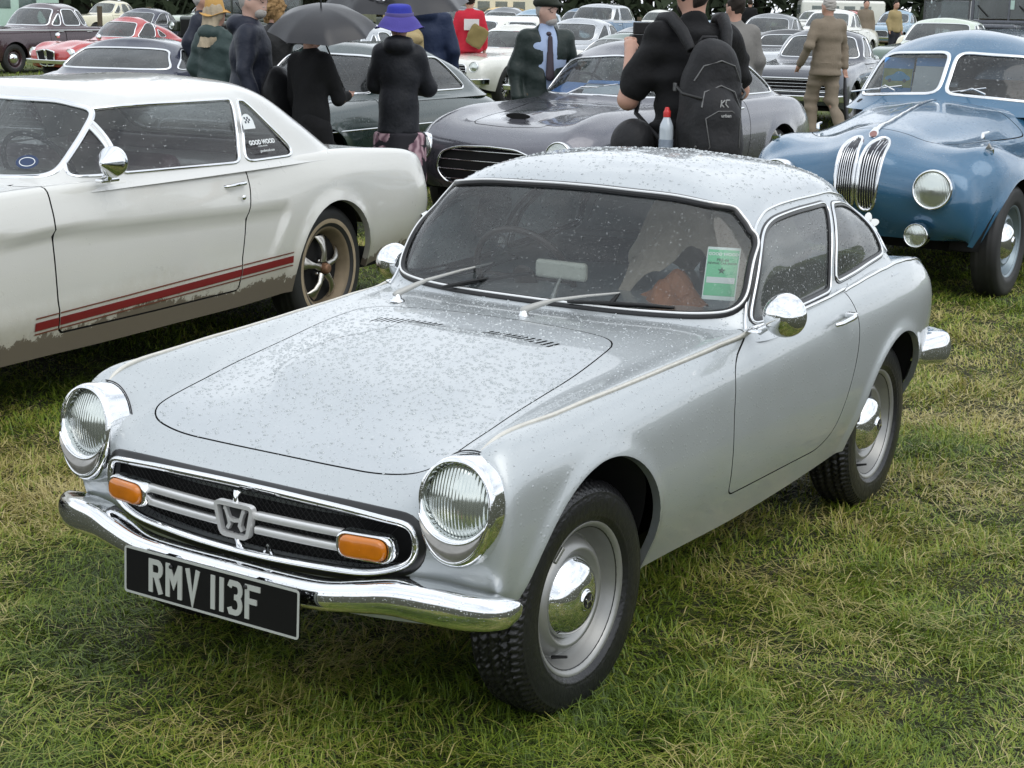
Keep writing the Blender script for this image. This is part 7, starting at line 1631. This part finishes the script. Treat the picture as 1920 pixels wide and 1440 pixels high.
    if glasses:
        gp = []
        for s in (1, -1): gp.append(tube([np.array(hp(.092-.012*abs(math.cos(t)), s*.034+.024*math.cos(t), .012+.020*math.sin(t)))*k for t in np.linspace(0, 2*math.pi, 17)], .0022, 5)); gp.append(tube([np.array(hp(.082, s*.058, .016))*k, np.array(hp(0, s*.080, .014))*k], .0022, 5))
        gp.append(tube([np.array(hp(.096, .012, .016))*k, np.array(hp(.096, -.012, .016))*k], .0022, 5)); add('glasses', join(gp), P('glasses_frame', (.01, .01, .01), .3), root)
    if hat:
        kind, hm = hat[:2]
        if kind == 'flat': f6 = uni([ell(hp(.0, 0, .085), (.125, .100, .040)), ell(hp(-.03, 0, .060), (.088, .088, .045)), ell(hp(.105, 0, .052), (.050, .070, .012))], .03)
        elif kind == 'base': f6 = uni([ell(hp(-.008, 0, .065), (.100, .088, .070)), ell(hp(-.11 if len(hat) > 2 else .11, 0, .045), (.065, .065, .010))], .02)
        elif kind == 'bowler':
            f6 = None; pr = [(.0001, .20), (.05, .195), (.085, .17), (.100, .12), (.108, .06), (.112, .035), (.14, .018), (.165, .012), (.168, .020)]
        elif kind == 'bucket':
            f6 = None; pr = [(.105, .04), (.12, .035), (.15, .0), (.18, -.045), (.20, -.06), (.203, -.055)]
        if f6: add('cap', surface_nets(sc_(f6), hl, hh, .010), hm, root)
        else:
            m = lathe(dens(pr, 3), 'z', 40); m.V[:, 2] += .010*np.sin(3*np.arctan2(m.V[:, 1], m.V[:, 0])+1)*np.clip((np.hypot(m.V[:, 0], m.V[:, 1])-.11)/.06, 0, 1)*1.6; m = M(m.V, m.F); c0 = np.array(hp(-.01, 0, .02 if kind == 'bucket' else -.0)); 
            m = m.tr(sc=(.84,)*3 if kind == 'bowler' else (.95,)*3, rot=rot_y(R(-8 if kind == 'bowler' else -5))); add('hat', M((m.V+c0)*k, m.F), hm, root)
            if kind == 'bucket': m2 = lathe(dens([(.0001, .125), (.06, .122), (.088, .108), (.098, .07), (.106, .035)], 3), 'z', 36).tr(rot=rot_y(R(-5))); add('hat_crown', M((m2.V+c0)*k, m2.F), hat[2], root); m3 = lathe([(.104, .062), (.110, .060), (.112, .030), (.106, .028)], 'z', 36).tr(rot=rot_y(R(-5))); add('hat_band', M((m3.V+c0)*k, m3.F), P('band_violet', (.09, .07, .24), .6), root)
    return root
def place(root, m, name, mat, label, cat, smooth=True):
    """a carried thing stays top level, placed in its bearer's frame"""
    o = add(name, m, mat, None, smooth=smooth, label=label, cat=cat); o.location = root.location; o.rotation_euler = root.rotation_euler; return o
# big man with the rucksack, photographing
p10 = person('broad man in a black T-shirt seen from behind, wearing a large rucksack', (-4.16, -1.20), R(228), 1.84, CM['black'], CM['black'], hair=('short', CM['hdark']), sleeve='short', build=1.06, hem=.86, arms=[((.08, .28, 1.13), (.30, .20, 1.34)), ((.17, -.32, 1.17), (.40, -.10, 1.36))], fold=.006, skin=SKIN, res=.012, beard=CM['hdark'])
kk = 1.84/1.75
bp_f = uni([cap((-.27, 0, 1.30), (-.27, 0, 1.00), .150, .165, (.72, 1, 1)), ell((-.36, 0, 1.08), (.10, .13, .20)), ell((-.38, 0, .98), (.085, .125, .12)), ell((-.27, 0, 1.40), (.10, .11, .09))], .03); fo = folds(5, .004)
bp = thing('rucksack', 'large black rucksack on the back of the man in the black T-shirt', 'rucksack', tuple(p10.location), R(228))
RM = cloth('rucksack_black', (.010, .010, .011), (.018, .018, .02), rough=.6)
bm_ = surface_nets(lambda X, Y, Z: bp_f(X, Y, Z)+fo(X, Y, Z)*.8, (-.55, -.25, .78), (-.10, .25, 1.56), .011); add('pack_body', bm_, RM, bp)
for s in (1, -1):
    st_ = tube([(-.215, s*.09, 1.44), (-.15, s*.115, 1.525), (-.05, s*.135, 1.588), (.04, s*.145, 1.585), (.14, s*.16, 1.50), (.19, s*.18, 1.32), (.10, s*.245, 1.12), (-.16, s*.20, 1.00)], [.024, .030, .032, .032, .03, .02, .012, .010], 8); add('shoulder_strap', st_, RM, bp)
    add('side_strap', tube([(-.20, s*.165, 1.28), (-.30, s*.160, 1.24), (-.40, s*.10, 1.22)], .008, 5), P('webbing', (.02, .02, .02), .6), bp); add('buckle', box(-.235, -.205, s*.168-.006, s*.168+.006, 1.245, 1.285, .004), P('buckle_grey', (.10, .10, .10), .35), bp)
def on_back(y, z):
    d = (bm_.V[:, 1]-y)**2+(bm_.V[:, 2]-z)**2+(bm_.V[:, 0] > -.27)*9; return bm_.V[np.argmin(d), 0]-.004
def bk(pts, r, nm, mt): add(nm, tube([(on_back(y, z), y, z) for y, z in pts], r, 5), mt, bp)
ZG = P('zip_grey', (.12, .12, .12), .45)
bk([(.12, 1.30), (.08, 1.37), (0, 1.395), (-.08, 1.37), (-.12, 1.30)], .004, 'zip', ZG); bk([(.105, 1.18), (.08, 1.25), (0, 1.28), (-.08, 1.25), (-.105, 1.18)], .0045, 'zip', ZG); bk([(.125, 1.0), (.12, .92), (.115, .86)], .007, 'zip', ZG)
bk([(.09, 1.13), (.035, 1.165), (-.035, 1.165), (-.09, 1.13), (-.075, 1.0), (-.10, .90)], .0028, 'bungee_cord', ZG); bk([(.09, 1.13), (.075, 1.0), (.10, .90)], .0028, 'bungee_cord', ZG)
add('pack_handle', tube([(-.20, .05, 1.47), (-.215, .035, 1.50), (-.215, -.035, 1.50), (-.20, -.05, 1.47)], .008, 6), RM, bp)
xk = on_back(0, 1.20); add('pack_logo', frame_place(join([ribbon([(-.022, -.018), (-.022, .018)], .005, .002), ribbon([(-.022, 0), (-.004, .018)], .005, .0024), ribbon([(-.022, 0), (-.004, -.018)], .005, .0028), ribbon([(.002, .018), (.020, .018)], .005, .002), ribbon([(.002, .018), (.002, -.002), (.018, -.018)], .005, .0024)]), (xk-.006, 0, 1.20), (0, -1, 0), (-.25, 0, 1)), P('logo_grey', (.42, .42, .42), .5), bp, smooth=False)
add('pack_print', frame_place(text_mesh('urban', .022, .0005, bold=.0005), (on_back(0, 1.145)-.006, 0, 1.145), (0, -1, 0), (-.1, 0, 1)), P('logo_grey', (.42, .42, .42), .5), bp, smooth=False)
bt = thing('water_bottle', 'clear water bottle with red cap in the side pocket of the black rucksack', 'bottle', tuple(p10.location), R(228))
add('bottle', lathe(dens([(.0001, .95), (.030, .95), (.034, .96), (.034, 1.05), (.033, 1.08), (.020, 1.115), (.013, 1.13)], 3), 'z', 24, (-.25, .215, .0)), P('bottle_plastic', (.45, .50, .55), .12, vary=.1, coat=1), bt); add('bottle_label', lathe([(.0352, .965), (.0352, 1.02)], 'z', 24, (-.25, .215, 0)), P('label_grey', (.22, .26, .32), .4, vary=.3, vscale=60), bt); add('bottle_cap', lathe(dens([(.017, 1.125), (.018, 1.15), (.013, 1.158), (.010, 1.17), (.0001, 1.172)], 2), 'z', 20, (-.25, .215, 0)), P('cap_red', (.55, .03, .03), .35), bt)
cm_ = thing('camera_bag', 'black pouch slung at the hip of the man in the black T-shirt', 'bag', tuple(p10.location), R(228)); add('pouch', surface_nets(uni([ell((-.02, .30, .98), (.12, .11, .12)), ell((.04, .27, 1.0), (.10, .08, .09))], .04), (-.2, .1, .8), (.2, .5, 1.15), .013), RM, cm_)
cam_ = thing('photo_camera', 'black camera held up by the man in the black T-shirt', 'camera', tuple(p10.location), R(228)); add('camera_body', box(.40, .46, .02, .17, 1.40, 1.50, .012), RUBBER, cam_); add('camera_lens', xdir(lathe([(.0001, .08), (.036, .08), (.040, .05), (.038, 0)], 'x', 24, (.45, .10, 1.45))), RUBBER, cam_); add('camera_screen', box(.385, .40, -.02, .17, 1.50, 1.56, .006), RUBBER, cam_)
# woman in the purple hat
def floral():
    t = NT('floral_skirt'); v = t.coord(); vo = t.n('TexVoronoi', Scale=9.0, Randomness=.9); t.l(v, vo.inputs['Vector']); n = t.noise(v, 26, 4); d = t.math('MULTIPLY_ADD', n, .35, vo.outputs['Distance']); 
    w_ = t.n('TexWave', Scale=9, Distortion=7); t.l(v, w_.inputs['Vector']); p = t.mix(w_.outputs[1], (.16, .08, .11), (.50, .34, .38)); f = t.ramp(d, (.66, 1), (.72, 0)); s = t.n('SeparateColor'); t.l(vo.outputs['Color'], s.inputs[0]); f = t.math('MULTIPLY', f, t.math('GREATER_THAN', s.outputs[1], .35))
    t.l(t.mix(f, (.010, .009, .014), p), t.b.inputs['Base Color']); t.b.inputs['Roughness'].default_value = .8; return t.m
person('woman in a wide purple hat, short black jacket and floral skirt', (-6.19, -4.48), R(212), 1.60, CM['bjack'], skirt=floral(), hat=('bucket', CM['purple'], CM['blueh']), hair=('short', CM['hdark']), arms=[((.08, .19, 1.16), (.25, .08, 1.10)), ((.10, -.225, 1.14), (.27, -.10, 1.12))], hem=.80, hood=True, fold=.005, res=.013, head_yaw=R(8), build=.88)
# person under the lower umbrella with the big bag
p4 = person('person in black under an open umbrella, with a large black bag on the shoulder', (-5.60, -4.80), R(178), 1.52, CM['black'], CM['black'], hair=('short', CM['hdark']), arms=[((.04, .21, 1.14), (.12, .20, .92)), ((.14, -.18, 1.13), (.33, -.10, 1.14))], hem=.62, fold=.005, build=.9)
place(p4, surface_nets(lambda X, Y, Z: uni([cap((-.04, .26, 1.02), (-.04, .26, .80), .175, .195, (.95, .34, 1))], .02)(X, Y, Z)+folds(3, .005)(X, Y, Z), (-.32, .10, .55), (.26, .42, 1.25), .013), 'shoulder_bag', CM['bag'], 'large flat black shoulder bag carried by the person under the umbrella', 'bag')
def umbrella(label, apex, rad, drop, tilt_ax, tilt, hold, txt=None):
    r = thing('umbrella', label, 'umbrella', apex); n = 8; U = np.linspace(0, 2*math.pi, 8*8, endpoint=False); rr = np.linspace(0, 1, 12); V = []
    for t in rr:
        a = (U*8/(2*math.pi)) % 1; sc2 = 1-.10*np.sin(math.pi*a)*t; z = -drop*(1-np.sqrt(np.maximum(1-.80*t*t, 0)))/(1-math.sqrt(.2)); V.append(np.stack([rad*t*sc2*np.cos(U), rad*t*sc2*np.sin(U), np.full(len(U), z)-.012*np.sin(math.pi*a)*t*0], 1))
    Rm = np.array(Matrix.Rotation(tilt, 3, Vector(tilt_ax))); g = grid(np.array(V), closev=True); g = M(g.V@Rm.T, g.F); add('canopy', g if g.N[:, 2].sum() > 0 else flipm(g), P('umbrella_black', (.016, .016, .019), .35, vary=.25, bump=.15, bscale=12), r)
    for k in range(8): a = k*math.pi/4; q = np.array([(rad*t*math.cos(a), rad*t*math.sin(a), -drop*(1-math.sqrt(max(1-.80*t*t, 0)))/(1-math.sqrt(.2))-.006) for t in rr])@Rm.T; add('rib', tube(q, .003, 4), P('rib_metal', (.08, .08, .08), .3, .8), r)
    h = np.array(hold)-np.array(apex); add('shaft', tube([Rm@np.array([0, 0, .05]), Rm@np.array([0, 0, -.2]), h], .006, 6), P('rib_metal', (.08, .08, .08), .3, .8), r); add('handle', tube([h, h*1.0+[0, 0, -.05], h+[.01, 0, -.10]], .014, 6), RUBBER, r)
    if txt: txt(r, Rm, rad, drop)
    return r
umbrella('lower black umbrella, wet, tipped over the person with the big bag', (-5.50, -4.62, 1.60), .37, .15, (.53, -.85, 0), R(-17), (-5.86, -4.72, 1.05))
def dun(r, Rm, rad, drop):
    dv = np.array([CAMP[0]+7.9, CAMP[1]+5.8, 0]); dv /= np.linalg.norm(dv); a = math.atan2(.846, -.53)-R(118); 
    rh = np.array([math.cos(a), math.sin(a), 0]); tn = np.cross([0, 0, 1.], rh); zf = lambda t: -drop*(1-math.sqrt(max(1-.80*t*t, 0)))/(1-math.sqrt(.2)); t = .80; sl = (zf(.86)-zf(.74))/(.12*rad); upv = -(rh+np.array([0, 0, sl])); o = rh*rad*t*.93+[0, 0, zf(t)+.012]
    m = frame_place(text_mesh('DUNLOP', .105, .001, shear=.25, bold=.003), o, tn, upv); add('canopy_print', M(m.V@Rm.T, m.F), P('print_grey', (.55, .55, .56), .5), r, smooth=False)
umbrella('upper black umbrella with white brand lettering, above the lower one', (-7.72, -5.63, 1.87), .60, .24, (.53, -.85, 0), R(-10), (-7.75, -5.60, 1.25), dun)
# grey haired man with glasses
person('bearded grey-haired man in glasses, flat cap and navy rain jacket, facing right', (-5.57, -5.31), R(125), 1.74, CM['navy'], CM['jeans'], hat=('flat', CM['navyb']), hair=('short', CM['hgrey']), head_yaw=R(-18), glasses=True, beard=CM['hgrey'], hood=True, build=1.12, skin=SKIN2, hem=.74, fold=.005, res=.012)
person('person in a mustard bowler-style hat with long fair hair and green-grey coat', (-7.2, -7.15), R(185), 1.62, CM['teal'], CM['jeans'], hat=('bowler', CM['ybrim']), hair=('long', CM['hblond']), hem=.70, hood=True, fold=.005)
person('man in a dark coat and cap walking right, behind the mustard hat', (-9.84, -9.77), R(120), 1.74, CM['navy'], CM['jeans'], hat=('base', CM['cap_']), hair=('short', CM['hgrey']), hem=.72, res=.016, arms=[((-.12, .24, 1.18), (-.06, .20, .98)), ((-.10, -.24, 1.18), (.02, -.22, .95))])
person('curly-haired person in a black leather jacket pointing to the right', (-8.29, -7.43), R(195), 1.66, CM['leather'], CM['jeans'], hair=('curly', CM['hginger']), arms=[((.02, .24, 1.16), (.08, .24, .93)), ((.14, -.42, 1.33), (.22, -.66, 1.43))], res=.016)
p7 = person('man in a navy hooded jacket and cap carrying a tan canvas rucksack', (-9.84, -6.83), R(205), 1.82, CM['navyb'], CM['jeans'], hat=('base', CM['cap_']), hair=('short', CM['hdark']), hood=True, hem=.72, res=.015, build=1.1)
place(p7, surface_nets(uni([cap((-.26, .10, 1.30), (-.26, .10, 1.12), .115, .125, (.62, 1, 1)), ell((-.34, .17, 1.14), (.05, .055, .07)), ell((-.34, .03, 1.14), (.05, .055, .07)), ell((-.33, .10, 1.30), (.05, .13, .06)), cap((-.12, .14, 1.40), (-.02, .14, 1.52), .02)], .015), (-.5, -.15, .9), (.1, .35, 1.6), .013), 'canvas_rucksack', CM['khaki'], 'tan canvas rucksack with pockets on the back of the navy-jacketed man', 'rucksack')
p8 = person('man in red racing overalls and dark cap walking away', (-19.38, -12.74), R(222), 1.80, CM['red'], CM['red'], hat=('base', CM['cap_'], 1), hair=('short', CM['hdark']), hem=.84, res=.018, build=1.12, lg=[((.12, .10, .50), (.02, .11, .08)), ((-.02, -.10, .50), (-.16, -.11, .12))])
def rbox(c, h, r, ang):
    ca, sa = math.cos(ang), math.sin(ang)
    def f(X, Y, Z):
        x, y, z = X-c[0], (Y-c[1])*ca+(Z-c[2])*sa, -(Y-c[1])*sa+(Z-c[2])*ca; q = [np.abs(x)-h[0], np.abs(y)-h[1], np.abs(z)-h[2]]
        return np.sqrt(np.maximum(q[0], 0)**2+np.maximum(q[1], 0)**2+np.maximum(q[2], 0)**2)+np.minimum(np.maximum(np.maximum(q[0], q[1]), q[2]), 0)-r
    return f
place(p8, surface_nets(lambda X, Y, Z: uni([rbox((-.24, -.09, 1.12), (.05, .11, .13), .035, .5), rbox((-.29, -.08, 1.17), (.01, .10, .07), .03, .5), cap((-.18, -.05, 1.28), (.02, .05, 1.52), .018)], .015)(X, Y, Z)+folds(8, .005)(X, Y, Z), (-.5, -.4, .75), (.2, .3, 1.6), .015), 'satchel', CM['olive'], 'olive canvas satchel slung over the red overalls', 'bag')
add('back_print', box(-.186, -.180, -.13, .12, 1.22, 1.40, .002), P('print_white', (.62, .60, .60), .6), p8)
p9 = person('smiling older man in flat cap, glasses, blue shirt and tie, with open dark green jacket', (-8.44, -4.64), R(48), 1.70, CM['green'], CM['brown'], hat=('flat', CM['cap_']), hair=('short', CM['hgrey']), head_yaw=R(35), glasses=True, beard=CM['hgrey'], collar=CM['shirt'], tie=True, build=1.15, skin=SKIN2, hem=.70, res=.012, fold=.005)
person('man in a grey tweed jacket seen from behind, dark hair and sunglasses', (-10.82, -4.03), R(228), 1.76, CM['tweed'], CM['jeans'], hair=('short', CM['hdark']), head_yaw=R(25), glasses=True, res=.015, build=1.1)
p12 = person('grey-haired man in a tan suit walking away to the left', (-16.68, -5.42), R(232), 1.80, CM['tan'], CM['tan'], hair=('short', CM['hgrey']), res=.015, build=1.10, hem=.80, head_yaw=R(15), arms=[((-.05, .28, 1.16), (.12, .30, .94)), ((.04, -.26, 1.14), (-.02, -.26, .90))], lg=[((.16, .10, .50), (.02, .12, .08)), ((-.04, -.09, .50), (-.28, -.10, .16))])
place(p12, tube([(-.02, -.27, .88), (-.05, -.28, .60), (-.10, -.30, .18), (-.11, -.30, .06)], [.012, .030, .018, .005], 8), 'folded_umbrella', P('umbrella_black', (.016, .016, .019), .35), 'furled black umbrella carried by the man in the tan suit', 'umbrella')
for (x, y, yw, col_, lb) in ((-44.3, -18.9, 200, 'black', 'distant person in black standing before the far row of cars'), (-41.3, -14.0, 30, 'tan', 'distant person in tan near the vintage car'), (-42.6, -13.6, 60, 'khaki', 'distant person in a yellow-brown top near the vintage car'), (-39.1, -46.3, 30, 'khaki', 'distant person in khaki by the mint green van'), (-38.2, -46.9, 80, 'brown', 'distant person in brown at the far left edge')):
    person(lb, (x, y, .2 if x < -40.5 else 0), R(yw), 1.75, CM[col_], CM['jeans'], hair=('short', CM['hdark']), res=.03)
